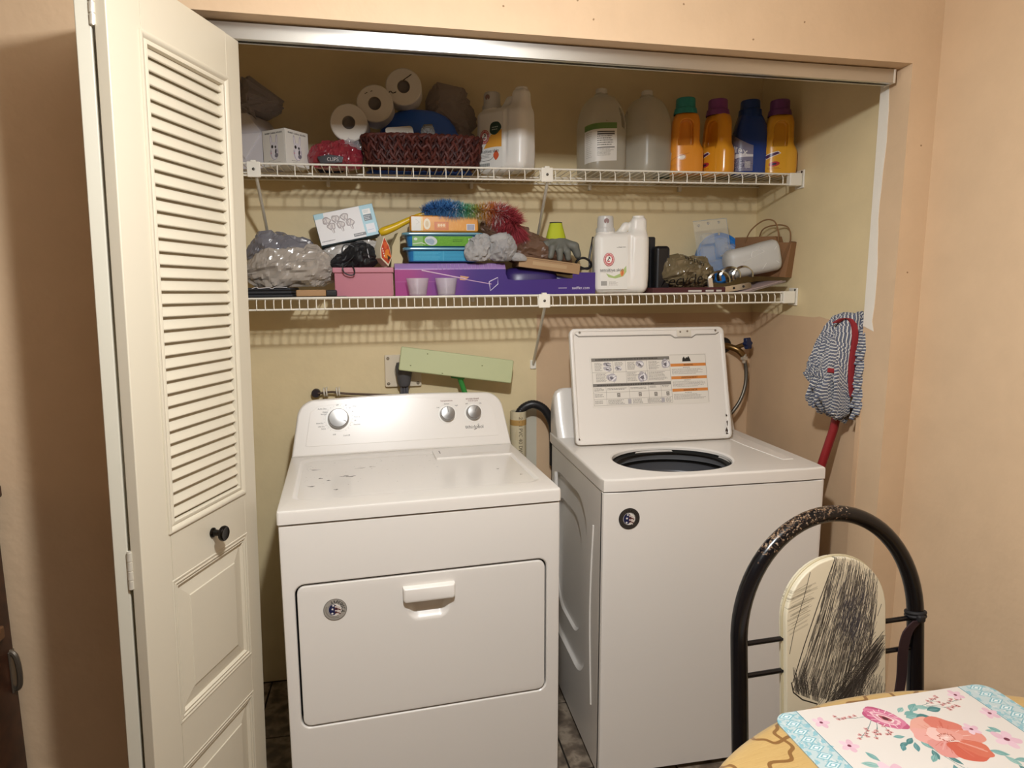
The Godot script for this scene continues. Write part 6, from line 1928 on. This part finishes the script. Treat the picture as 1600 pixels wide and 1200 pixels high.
	put("thumb", crumple([Vector3(0.06, 0.015, 0.015), Vector3(0.09, 0.012, 0.01), Vector3(0.115, 0.004, 0.01)], [0.014, 0.014, 0.009], 75, 0.2, 30.0, 0.0), mat("a3a1a0", 0.9, {"rim": 0.3}), o, Transform3D(), 60.0)
	put("finger", crumple([Vector3(-0.015, 0.07, 0.02), Vector3(0.03, 0.075, 0.025), Vector3(0.055, 0.055, 0.03)], [0.014, 0.016, 0.012], 77, 0.25, 30.0, 0.0), mat("a8a6a5", 0.9, {"rim": 0.3}), o, Transform3D(), 60.0)
	tag(put("brown_bag", crumple([Vector3(-0.16, 0.165, 0), Vector3(-0.1, 0.145, 0), Vector3(-0.02, 0.09, 0.0), Vector3(0.07, 0.062, 0.0), Vector3(0.17, 0.03, 0.0)], [0.024, 0.042, 0.048, 0.04, 0.024], 81, 0.5, 20.0, -9.0, 1.0, 0.8, 56, 60), mat("6a5040", 0.4), null, on(S, 1.075, 0.078, 0.135), 30.0), "brown crumpled plastic bag sprawling behind the duster's red end", "bag")
	o = thing("flat_carton", "flat brown cardboard carton tilted on the purple carton's right end", "carton", on(S, 1.14, 0.098, 0.16, 0, 0, -7.5))
	put("body", G.new().rbox(Vector3.ZERO, Vector3(0.215, 0.036, 0.13), 0.001, 1), mat("a3835e", 0.65), o)
	put("tape", G.new().rbox(Vector3(0.0, 0.0, 0.0652), Vector3(0.12, 0.012, 0.0006)), mat("b0946e", 0.6), o)
	put("seam", G.new().rbox(Vector3(-0.01, 0.013, 0.0653), Vector3(0.18, 0.0012, 0.0006)), mat("6b5238", 0.7), o)
	work_glove()
	tag(put("black_cable", G.new().tube(smooth(v3([1.235, 1.552, 0.2, 1.24, 1.575, 0.215, 1.262, 1.582, 0.22, 1.29, 1.57, 0.2, 1.295, 1.552, 0.19, 1.262, 1.546, 0.215, 1.235, 1.548, 0.21, 1.25, 1.556, 0.17, 1.3, 1.548, 0.15, 1.306, 1.59, 0.14, 1.318, 1.64, 0.13, 1.33, 1.66, 0.1]), 80), 0.0042, 8), mat("17171a", 0.4)), "black cable coiled between the yellow glove and the white jug", "cable")
	jug(on(S, 1.399, 0.0, 0.2, 0, -10, 0), "white laundry jug with a red round logo on the lower shelf", true)
	o = thing("black_case", "pair of upright black cases behind the lower white jug", "case", on(S, 1.53, 0.0, 0.13))
	put("case", G.new().rbox(Vector3(0.0, 0.1, -0.03), Vector3(0.045, 0.2, 0.1), 0.006), mat("191a1f", 0.5), o)
	put("case", G.new().rbox(Vector3(0.034, 0.083, 0.02), Vector3(0.056, 0.165, 0.09), 0.014, 4), mat("15161a", 0.4), o)
	put("groove", G.new().rbox(Vector3(0.055, 0.085, 0.0645), Vector3(0.004, 0.13, 0.002), 0.0008), mat("2c2d33", 0.4), o)
	# maroon box and the bag on it
	o = thing("maroon_box", "thin maroon box with white print under the recycling bag", "box", on(S, 1.625, 0.0, 0.19))
	put("body", G.new().rbox(Vector3(0, 0.009, 0), Vector3(0.27, 0.018, 0.19), 0.001, 1), mat("4a2027", 0.45), o)
	for q in [[0.02, 0.05], [0.075, 0.03], [0.11, 0.02]]:
		put("print", G.new().rbox(Vector3(q[0], 0.006, 0.0953), Vector3(q[1], 0.006, 0.0006)), mat("c9c4be", 0.5), o)
	o = thing("recycling_bag", "olive-brown shiny plastic bag printed with black recycling words", "bag", on(S, 1.66, 0.0185, 0.175))
	put("bag", crumple([Vector3(-0.1, 0.03, 0), Vector3(-0.04, 0.055, 0), Vector3(0.04, 0.05, 0), Vector3(0.11, 0.028, 0)], [0.034, 0.058, 0.054, 0.028], 91, 0.32, 17.0, 0.001, 1.0, 1.2, 60, 48), mat("75684e", 0.2, {"coat": 0.6}), o, Transform3D(), 26.0)
	put("tied_neck", crumple([Vector3(-0.085, 0.07, -0.03), Vector3(-0.09, 0.1, -0.03), Vector3(-0.075, 0.125, -0.03)], [0.024, 0.014, 0.02], 95, 0.5, 50.0), mat("75623f", 0.22, {"coat": 0.6}), o, Transform3D(), 26.0)
	var ink := mat("191714", 0.5)
	for q in [["recycle", 0.13, -0.045, 0.024, 6.0, 0.5], ["reuse", 0.06, -0.0, 0.09, 150.0, 0.5]]:
		var rot := Basis(Vector3.BACK, deg_to_rad(q[4]))
		write_on(q[0], q[1], ink, o, func(p):
			var w: Vector3 = rot * Vector3(p.x, p.y, 0) + Vector3(q[2], q[3], 0)
			var e: float = 1.0 - pow((w.x + 0.0) / 0.15, 2.0) - pow((w.y - 0.05) / 0.062, 2.0)
			return Vector3(w.x, w.y, 0.082 * sqrt(maxf(0.04, e)) + 0.016 + p.z))
	# clear blister card, blue container
	o = thing("blister_pack", "clear plastic blister pack with a hanging tab before the blue round", "packaging", on(S, 1.80, 0.07, 0.14, -8, 4, 6))
	var clear := mat("eaf1f6", 0.06, {"alpha": 0.13})
	put("card", G.new().prism(rrect(-0.07, 0.0, 0.07, 0.2, 0.005), 0, 0.0012), clear, o)
	put("edge", G.new().tube(v3([-0.07, 0.198, 0.001, 0.07, 0.198, 0.001, 0.07, 0.0, 0.001]), 0.0012, 6), mat("b9bfc2", 0.2, {"alpha": 0.7}), o)
	for q in [[-0.03, 0.07, 0.05, 0.06], [0.03, 0.09, 0.045, 0.07], [0.0, 0.028, 0.1, 0.04], [-0.025, 0.128, 0.05, 0.04], [0.055, 0.085, 0.05, 0.03]]:
		put("bubble", G.new().prism(rrect(q[0] - q[2] / 2, q[1] - q[3] / 2, q[0] + q[2] / 2, q[1] + q[3] / 2, 0.008), 0.0012, 0.02, 0.006), clear, o, Transform3D(), 30.0)
	for q in [[-0.05, 0.18], [-0.01, 0.186], [0.035, 0.186], [0.028, 0.142], [0.03, 0.06]]:
		put("rivet", G.new().lathe(PackedVector2Array([Vector2(0.005, 0), Vector2(0.004, 0.003), Vector2(0, 0.004)]), 14), mat("cfd3d6", 0.1, {"metal": 0.7}), o, at(q[0], q[1], 0.003, 90, 0, 0))
	o = thing("blue_container", "bright blue round plastic container standing on edge behind the blister pack", "container", on(S, 1.842, 0.124, 0.075, 78, 0, 0))
	put("lid", G.new().lathe(PackedVector2Array([Vector2(0, 0.012), Vector2(0.085, 0.012), Vector2(0.09, 0.018), Vector2(0.094, 0.02), Vector2(0.097, 0.017), Vector2(0.097, 0.006), Vector2(0.094, 0.002)]), 48), mat("2f7fcf", 0.35), o)
	put("bowl", G.new().lathe(PackedVector2Array([Vector2(0.093, 0.004), Vector2(0.09, -0.02), Vector2(0.08, -0.05), Vector2(0.0, -0.052)]), 40), mat("2b74c2", 0.35), o)
	for k in 3:
		put("rib", G.new().tube(smooth(v3([0.02, 0.013, -0.06 + 0.02 * k, 0.05, 0.015, -0.052 + 0.02 * k, 0.083, 0.013, -0.03 + 0.02 * k]), 10), 0.004, 6), mat("2a6fbb", 0.35), o)
	# chrome hardware
	o = thing("chrome_bracket", "shiny metal bracket with curved arms and screw holes", "bracket", on(S, 1.79, 0.0, 0.252, 0, -6, 9))
	var chrome := mat("c4c1ba", 0.16, {"metal": 1.0})
	put("foot_plate", G.new().prism(rrect(-0.085, 0.0, 0.085, 0.022, 0.01, 4), 0, 0.003, 0.001), chrome, o)
	for x in [-0.055, -0.02, 0.02, 0.055]:
		put("screw_hole", G.new().lathe(PackedVector2Array([Vector2(0.0048, 0), Vector2(0.0042, 0.001), Vector2(0, 0.0011)]), 14), mat("1f1c1a", 0.5), o, at(x, 0.011, 0.0028, 90, 0, 0))
	put("shelf_plate", G.new().rbox(Vector3(0, 0.001, -0.02), Vector3(0.15, 0.003, 0.045), 0.001), chrome, o)
	for q in [[-0.03, 0.045, 0.036, 0.0], [0.012, 0.055, 0.034, 20.0], [0.058, 0.05, 0.034, 40.0]]:
		var p := []
		for k in 25:
			var a := deg_to_rad(-20 + 220.0 * k / 24)
			p.append(Vector3(q[0] + cos(a) * q[2], q[1] + sin(a) * q[2] * 0.85, -0.012))
		rings = []
		for v in p:
			var d: Vector3 = (v - Vector3(q[0], q[1], -0.012)).normalized() * 0.006
			rings.append(PackedVector3Array([v + Vector3(0, 0, 0.016), v + d + Vector3(0, 0, 0.013), v + d - Vector3(0, 0, 0.013), v - Vector3(0, 0, 0.016)]))
		put("arm", G.new().loft(rings), chrome, o, at(0, 0, 0, 0, 0, 0), 40.0)
	put("post", G.new().prism(rrect(-0.072, 0.0, -0.054, 0.062, 0.006), -0.004, 0.006, 0.002), mat("d6d2ca", 0.25, {"metal": 0.7}), o)
	# jug lying on a sheet, paper bag behind
	o = thing("grey_sheet", "grey flat sheet tilted under the lying white jug", "sheet", on(S, 1.935, 0.022, 0.19, 0, 0, 14))
	put("sheet", G.new().rbox(Vector3(-0.02, 0, 0), Vector3(0.16, 0.006, 0.19), 0.002), mat("8a7c74", 0.6), o)
	put("layer", G.new().rbox(Vector3(-0.04, 0.005, 0.01), Vector3(0.17, 0.003, 0.17), 0.001), mat("b09a98", 0.6), o)
	o = thing("white_jug", "cloudy white plastic jug lying on its side at the shelf's right", "jug", on(S, 1.883, 0.112, 0.21, 0, -14, 12))
	rings = []
	for e in [[-0.085, 0.012, 0.0], [-0.082, 0.03, 0.0], [-0.074, 0.044, 0.0], [-0.06, 0.052, 0.0], [0.0, 0.054, 0.0], [0.06, 0.056, 0.0], [0.09, 0.056, 0.0], [0.1, 0.051, 0.0], [0.105, 0.042, 0.0], [0.1, 0.02, 0.0], [0.096, 0.004, 0.0]]:
		var p := PackedVector3Array()
		for k in 48:
			var a := TAU * k / 48
			var dent := 1.0 - 0.05 * exp(-pow((e[0] - 0.0) / 0.02, 2.0)) * (1.0 if sin(a) > 0.2 else 0.0)
			p.append(Vector3(e[0], signf(sin(a)) * pow(absf(sin(a)), 0.55) * e[1] * dent, signf(cos(a)) * pow(absf(cos(a)), 0.55) * e[1] * 1.05))
		rings.append(p)
	put("body", G.new().loft(rings), mat("c9c7c2", 0.4, {"alpha": 0.9}), o, Transform3D(), 60.0)
	for q in [[0.03, 0.04, 0.09, -0.03], [0.03, -0.04, 0.09, 0.03], [-0.03, 0.0, 0.045, 0.02]]:
		put("crease", G.new().tube(v3([q[0], q[1], 0.0565, q[2], q[3], 0.0575]), 0.0012, 6), mat("dedcd8", 0.35), o)
	put("dent_rim", G.new().tube(smooth(v3([0.0, 0.012, 0.0565, 0.004, 0.026, 0.0567, 0.022, 0.03, 0.0567]), 12), 0.0014, 6), mat("e3e1dd", 0.3), o)
	o = thing("paper_bag", "brown kraft paper bag with twisted handles leaning in the right corner", "bag", on(S, 1.975, 0.062, 0.172, 0, -64, 0))
	var kraft := mat("8a6442", 0.75)
	put("body", G.new().prism(PackedVector2Array([Vector2(-0.112, 0.0), Vector2(0.1, -0.012), Vector2(0.118, 0.11), Vector2(0.06, 0.114), Vector2(0.052, 0.136), Vector2(-0.115, 0.142)]), -0.02, 0.026, 0.002, true), kraft, o, Transform3D(), 30.0)
	put("gusset", G.new().prism(PackedVector2Array([Vector2(-0.02, 0.0), Vector2(0.002, 0.0), Vector2(0.03, 0.124), Vector2(0.022, 0.126)]), -0.018, 0.024, 0.001).tube(v3([0.0, 0.003, 0.026, 0.028, 0.124, 0.026]), 0.0012, 5), mat("7d5a3a", 0.75), o, at(0.075, -0.008, 0.004, 0, 0, -6))
	for q in [[0.015, 0.0], [-0.012, 0.03]]:
		put("handle", G.new().tube(smooth(v3([0.06 + q[1], 0.11, q[0], 0.058 + q[1], 0.15, q[0], 0.04 + q[1], 0.19 - q[1] * 0.6, q[0], 0.0 + q[1], 0.196 - q[1] * 0.6, q[0] + 0.004, -0.045 + q[1], 0.165, q[0] + 0.012, -0.07 + q[1], 0.12, 0.0285 if q[0] > 0 else q[0]]), 30), 0.0026, 8), mat("86633f", 0.7), o)


func wipes_tub(x: Transform3D, label: String, printed: bool) -> void:
	var o := thing("wipes_tub", label, "tub", x)
	var rings := []
	for e in [[0.0, 0.0, 0.012], [0.003, 0.0, 0.008], [0.036, 0.0, 0.003], [0.04, 0.0, 0.0]]:
		rings.append(level(rrect(-0.125 + e[2], -0.07 + e[2], 0.125 - e[2], 0.07 - e[2], 0.022), e[0]))
	put("tub", G.new().loft(rings), mat("2878b4", 0.3), o, Transform3D(), 40.0)
	put("lid", G.new().prism(rrect(-0.136, -0.078, 0.136, 0.078, 0.026), 0.0385, 0.047, 0.003, true), mat("6a9cae" if printed else "5a93ad", 0.22, {"coat": 0.4}), o, Transform3D(Basis(Vector3.RIGHT, Vector3.FORWARD, Vector3.UP), Vector3.ZERO))
	var r := RandomNumberGenerator.new()
	r.seed = 6
	var cv := Cv.new(400, 64, col("6aa63c") if printed else col("3f9cc4"))
	if printed:
		cv.rect(0, 0, 70, 64, col("8cbc78"))
		cv.ell(22, 18, 12, 9, col("e0e4dc"))
		cv.line([Vector2(4, 50), Vector2(60, 42), Vector2(84, 52)], 6, col("d0dcc9"))
		cv.ell(122, 30, 42, 30, col("cfd6d8"), 0.2)
		cv.ell(118, 34, 30, 18, col("9fb4c4"), 0.2, 0.1)
		for k in 110:
			cv.rect(170 + r.randf() * 230, r.randf() * 64, 9, 2, col("7fb84a"))
		cv.words(268, 22, 80, 2, 10, col("2f5a2a"), r)
		cv.rect(372, 14, 8, 40, col("d9e4d4"))
	else:
		cv.words(8, 6, 180, 6, 9, col("5fb2d2"), r)
		cv.words(206, 6, 180, 6, 9, col("3a8cb4"), r)
		cv.rect(196, 0, 3, 64, col("6cb8d6"))
	put("label", G.new().rbox(Vector3.ZERO, Vector3(0.2, 0.032, 0.0012)), mat("ffffff", 0.3, {"tex": cv.tex()}), o, at(-0.002, 0.0195, 0.0664, 8, 0, 0))


func purple_box() -> void:
	var o := thing("purple_carton", "long purple mop carton with an open tray at its right end", "carton", on(lower, 0.96, 0.0, 0.145))
	var violet := mat("4a2f8a", 0.35, {"coat": 0.3})
	var card := mat("8f7a66", 0.7)
	var x0 := -0.343
	put("box", G.new().prism(PackedVector2Array([Vector2(-0.075, 0), Vector2(0.0745, 0), Vector2(0.0745, 0.085), Vector2(0.07, 0.091), Vector2(0.056, 0.104), Vector2(0.05, 0.107), Vector2(-0.075, 0.107)]), x0, x0 + 0.371, 0.001, true), mat("a583bd", 0.25, {"coat": 0.8}), o, Transform3D(Basis(Vector3.BACK, Vector3.UP, Vector3.RIGHT), Vector3.ZERO), 50.0)
	put("tray", G.new().rbox(Vector3(0.185, 0.002, 0), Vector3(0.316, 0.004, 0.15)).rbox(Vector3(0.185, 0.028, -0.0735), Vector3(0.316, 0.055, 0.003)).rbox(Vector3(0.3415, 0.036, 0), Vector3(0.003, 0.07, 0.15)), violet, o)
	# printed front: magenta fading to violet
	var cv := Cv.new(686, 107, col("4a2f8a"))
	for k in 343:
		var u := k / 343.0
		var c := col("a03a80").lerp(col("7a3a8c"), smoothstep(0.05, 0.22, u)).lerp(col("3f2a7c"), smoothstep(0.2, 0.42, u))
		cv.rect(k * 2, 0, 2, 107, c)
	cv.rect(0, 50, 150, 1, col("b77aa8"))
	cv.poly(PackedVector2Array([Vector2(216, 26), Vector2(246, 32), Vector2(232, 46), Vector2(214, 44)]), col("c79a78"))
	var front := PackedVector2Array([Vector2(-0.343, 0.0), Vector2(0.343, 0.0), Vector2(0.343, 0.073), Vector2(0.262, 0.073), Vector2(0.262, 0.053), Vector2(0.06, 0.048), Vector2(0.034, 0.052), Vector2(0.0275, 0.07), Vector2(0.0275, 0.086), Vector2(-0.343, 0.086)])
	var f := put("printed_front", G.new().prism(front, 0.074, 0.0768, 0.0004), mat("ffffff", 0.32, {"tex": cv.tex(), "coat": 0.3}), o)
	write("swiffer.com", 0.062, mat("e6e0ea", 0.5), f, at(0.291, 0.02, 0.0769))
	put("print", G.new().rbox(Vector3(0.226, 0.0205, 0.0769), Vector3(0.03, 0.0016, 0.0006)), mat("c9bfd6", 0.5), f)
	var pale := mat("d6b4d0", 0.5)
	put("print", G.new().tube(v3([-0.255, 0.083, 0.077, -0.11, 0.054, 0.077]), 0.0022, 6).tube(v3([-0.11, 0.052, 0.077, -0.022, 0.036, 0.077]), 0.0013, 6), pale, f)
	put("print", G.new().tube(v3([-0.03, 0.044, 0.077, 0.0, 0.058, 0.077, 0.0, 0.036, 0.077, -0.026, 0.014, 0.077, -0.03, 0.044, 0.077]), 0.0016, 6), mat("d9d3e6", 0.5), f)
	for k in 15:
		put("pleat", G.new().tube(v3([-0.2 + k * 0.014, 0.104, 0.0565, -0.2 + k * 0.014, 0.087, 0.0745]), 0.0011, 5), mat("b49ac9", 0.3), f)
	# what lies in the tray
	var t := thing("purple_mop_head", "dark purple plastic mop head lying in the purple carton's tray", "mop head", on(lower, 1.085, 0.0068, 0.145))
	put("shell", superloft([[0.0, 0.095, 0.06, 0.0], [0.03, 0.1, 0.064, 0.0], [0.06, 0.096, 0.06, 0.0], [0.078, 0.086, 0.05, 0.0], [0.084, 0.07, 0.03, 0.0]], 3.0), mat("342663", 0.35), t, Transform3D(), 50.0)
	put("grip", G.new().tube(smooth(v3([0.08, 0.05, 0.02, 0.11, 0.042, 0.03, 0.15, 0.032, 0.03, 0.17, 0.024, 0.02]), 14), 0.011, 10), mat("3d3560", 0.4), t)


func duster() -> void:
	var o := thing("feather_duster", "rainbow feather duster with a yellow handle lying across the packets", "duster")
	var spine := smooth(v3([0.715, 1.733, 0.15, 0.76, 1.745, 0.162, 0.82, 1.742, 0.172, 0.89, 1.738, 0.178, 0.945, 1.735, 0.178, 0.99, 1.718, 0.18, 1.018, 1.695, 0.18, 1.03, 1.67, 0.18]), 60)
	put("handle", G.new().tube(smooth(v3([0.572, 1.664, 0.152, 0.578, 1.667, 0.152, 0.62, 1.684, 0.151, 0.68, 1.713, 0.15, 0.73, 1.733, 0.15]), 20), PackedFloat32Array([0.0105, 0.0135, 0.0142, 0.014, 0.0135, 0.013, 0.0125, 0.012, 0.0115, 0.011, 0.0106, 0.0102, 0.0098, 0.0094, 0.009, 0.0086, 0.0082, 0.0078, 0.0074, 0.007, 0.0066]), 12), mat("dcb61c", 0.35), o)
	put("core", G.new().tube(spine, 0.006, 8), mat("3a3a44", 0.7), o)
	# plush fibres: thin curved blades along the spine, coloured in bands
	var r := RandomNumberGenerator.new()
	r.seed = 88
	var vs := PackedVector3Array()
	var ns := PackedVector3Array()
	var cs := PackedColorArray()
	var bands := [[0.0, "3f78bd"], [0.32, "4486c2"], [0.4, "4fa596"], [0.48, "74b05a"], [0.55, "c59c3c"], [0.62, "d89434"], [0.7, "c35a38"], [0.76, "b53a44"], [1.0, "a83642"]]
	for k in 20000:
		var u := pow(r.randf(), 0.68)
		var i := clampi(int(u * 60), 0, 59)
		var c := spine[i].lerp(spine[i + 1], u * 60 - i)
		var t := (spine[i + 1] - spine[i]).normalized()
		var dirn := Vector3(r.randfn(), r.randfn(), r.randfn()).normalized()
		dirn = (dirn - t * dirn.dot(t)).normalized()
		var len: float = lerpf(0.03, 0.042, smoothstep(0.0, 0.2, u))
		len = lerpf(len, 0.03, smoothstep(0.28, 0.45, u) * (1.0 - smoothstep(0.5, 0.68, u)))
		len = lerpf(len, 0.06, smoothstep(0.6, 0.85, u)) * r.randf_range(0.7, 1.06) * (1.3 if r.randf() < 0.03 else 1.0)
		dirn = (dirn + t * r.randf_range(-0.3, 0.5) + (t * 1.2 if u > 0.93 else Vector3.ZERO)).normalized()
		var tip := c + dirn * len + Vector3(0, -0.1 * len, 0)
		var mid := c + dirn * len * 0.55 + Vector3(0, 0.04 * len, 0)
		var side := dirn.cross(Vector3(r.randfn(), r.randfn(), r.randfn())).normalized() * 0.00055
		var cc := Color.WHITE
		for b in bands.size() - 1:
			var uu := clampf(u + r.randfn(0, 0.02), 0.0, 1.0)
			if uu >= bands[b][0] and uu <= bands[b + 1][0]:
				cc = col(bands[b][1]).lerp(col(bands[b + 1][1]), (uu - bands[b][0]) / (bands[b + 1][0] - bands[b][0]))
		cc = cc.lerp(Color(0.9, 0.85, 0.8), r.randf() * 0.12).srgb_to_linear()
		var pts := [c - side, c + side, mid + side, mid - side, tip]
		var nn := (dirn.cross(side)).normalized()
		for f in [[0, 1, 2], [0, 2, 3], [3, 2, 4]]:
			for j in f:
				vs.append(pts[j])
				ns.append((nn + dirn * 0.6).normalized())
				cs.append(cc)
	var arr := []
	arr.resize(Mesh.ARRAY_MAX)
	arr[Mesh.ARRAY_VERTEX] = vs
	arr[Mesh.ARRAY_NORMAL] = ns
	arr[Mesh.ARRAY_COLOR] = cs
	var am := ArrayMesh.new()
	am.add_surface_from_arrays(Mesh.PRIMITIVE_TRIANGLES, arr)
	var fm := StandardMaterial3D.new()
	fm.vertex_color_use_as_albedo = true
	fm.roughness = 0.8
	fm.cull_mode = BaseMaterial3D.CULL_DISABLED
	var b := put("fibres", am, fm, o)
	b.set_meta("kind", "stuff")


func work_glove() -> void:
	var o := thing("work_glove", "grey rubber-dipped work glove with a bright yellow cuff", "glove", on(lower, 1.19, 0.115, 0.13))
	put("cuff", superloft([[0.05, 0.034, 0.026, 0.0], [0.08, 0.036, 0.026, 0.0], [0.11, 0.028, 0.019, 0.002], [0.132, 0.022, 0.016, 0.004], [0.133, 0.019, 0.013, 0.004]], 2.2, 28), mat("b9c42a", 0.75), o, at(0, 0, 0, 0, 0, 4), 60.0)
	put("hem", G.new().tube(PackedVector3Array(range(24).map(func(k): return Vector3(-0.005 + cos(TAU * k / 24) * 0.0215, 0.1335, sin(TAU * k / 24) * 0.0155))), 0.0018, 6, true), mat("2e2f33", 0.7), o)
	# one hand mesh: a palm with four drooping fingers and a thumb
	var bones := [[Vector3(0, 0.062, 0), Vector3(0.01, 0.05, 0.006), 0.031, 0.031],
		[Vector3(-0.012, 0.07, 0.012), Vector3(-0.048, 0.058, 0.03), 0.013, 0.0115], [Vector3(-0.048, 0.058, 0.03), Vector3(-0.062, 0.03, 0.036), 0.0115, 0.0105],
		[Vector3(-0.006, 0.06, 0.02), Vector3(-0.028, 0.045, 0.042), 0.0135, 0.012], [Vector3(-0.028, 0.045, 0.042), Vector3(-0.035, 0.015, 0.045), 0.012, 0.0105],
		[Vector3(0.006, 0.055, 0.024), Vector3(-0.002, 0.034, 0.046), 0.0135, 0.012], [Vector3(-0.002, 0.034, 0.046), Vector3(-0.002, 0.006, 0.046), 0.012, 0.0105],
		[Vector3(0.016, 0.052, 0.024), Vector3(0.026, 0.03, 0.042), 0.013, 0.0115], [Vector3(0.026, 0.03, 0.042), Vector3(0.03, 0.008, 0.04), 0.0115, 0.01],
		[Vector3(0.02, 0.062, 0.01), Vector3(0.058, 0.05, 0.02), 0.018, 0.016], [Vector3(0.058, 0.05, 0.02), Vector3(0.07, 0.02, 0.02), 0.016, 0.013]]
	put("hand", G.new().nets(Vector3(-0.085, -0.012, -0.045), Vector3(0.095, 0.13, 0.07), 0.0042, func(p):
		var d := 1.0
		for b in bones:
			d = smin(d, sd_cap(p, b[0], b[1], b[2], b[3]), 0.005)
		return d).mesh(180.0), mat("6c6d66", 0.6), o)
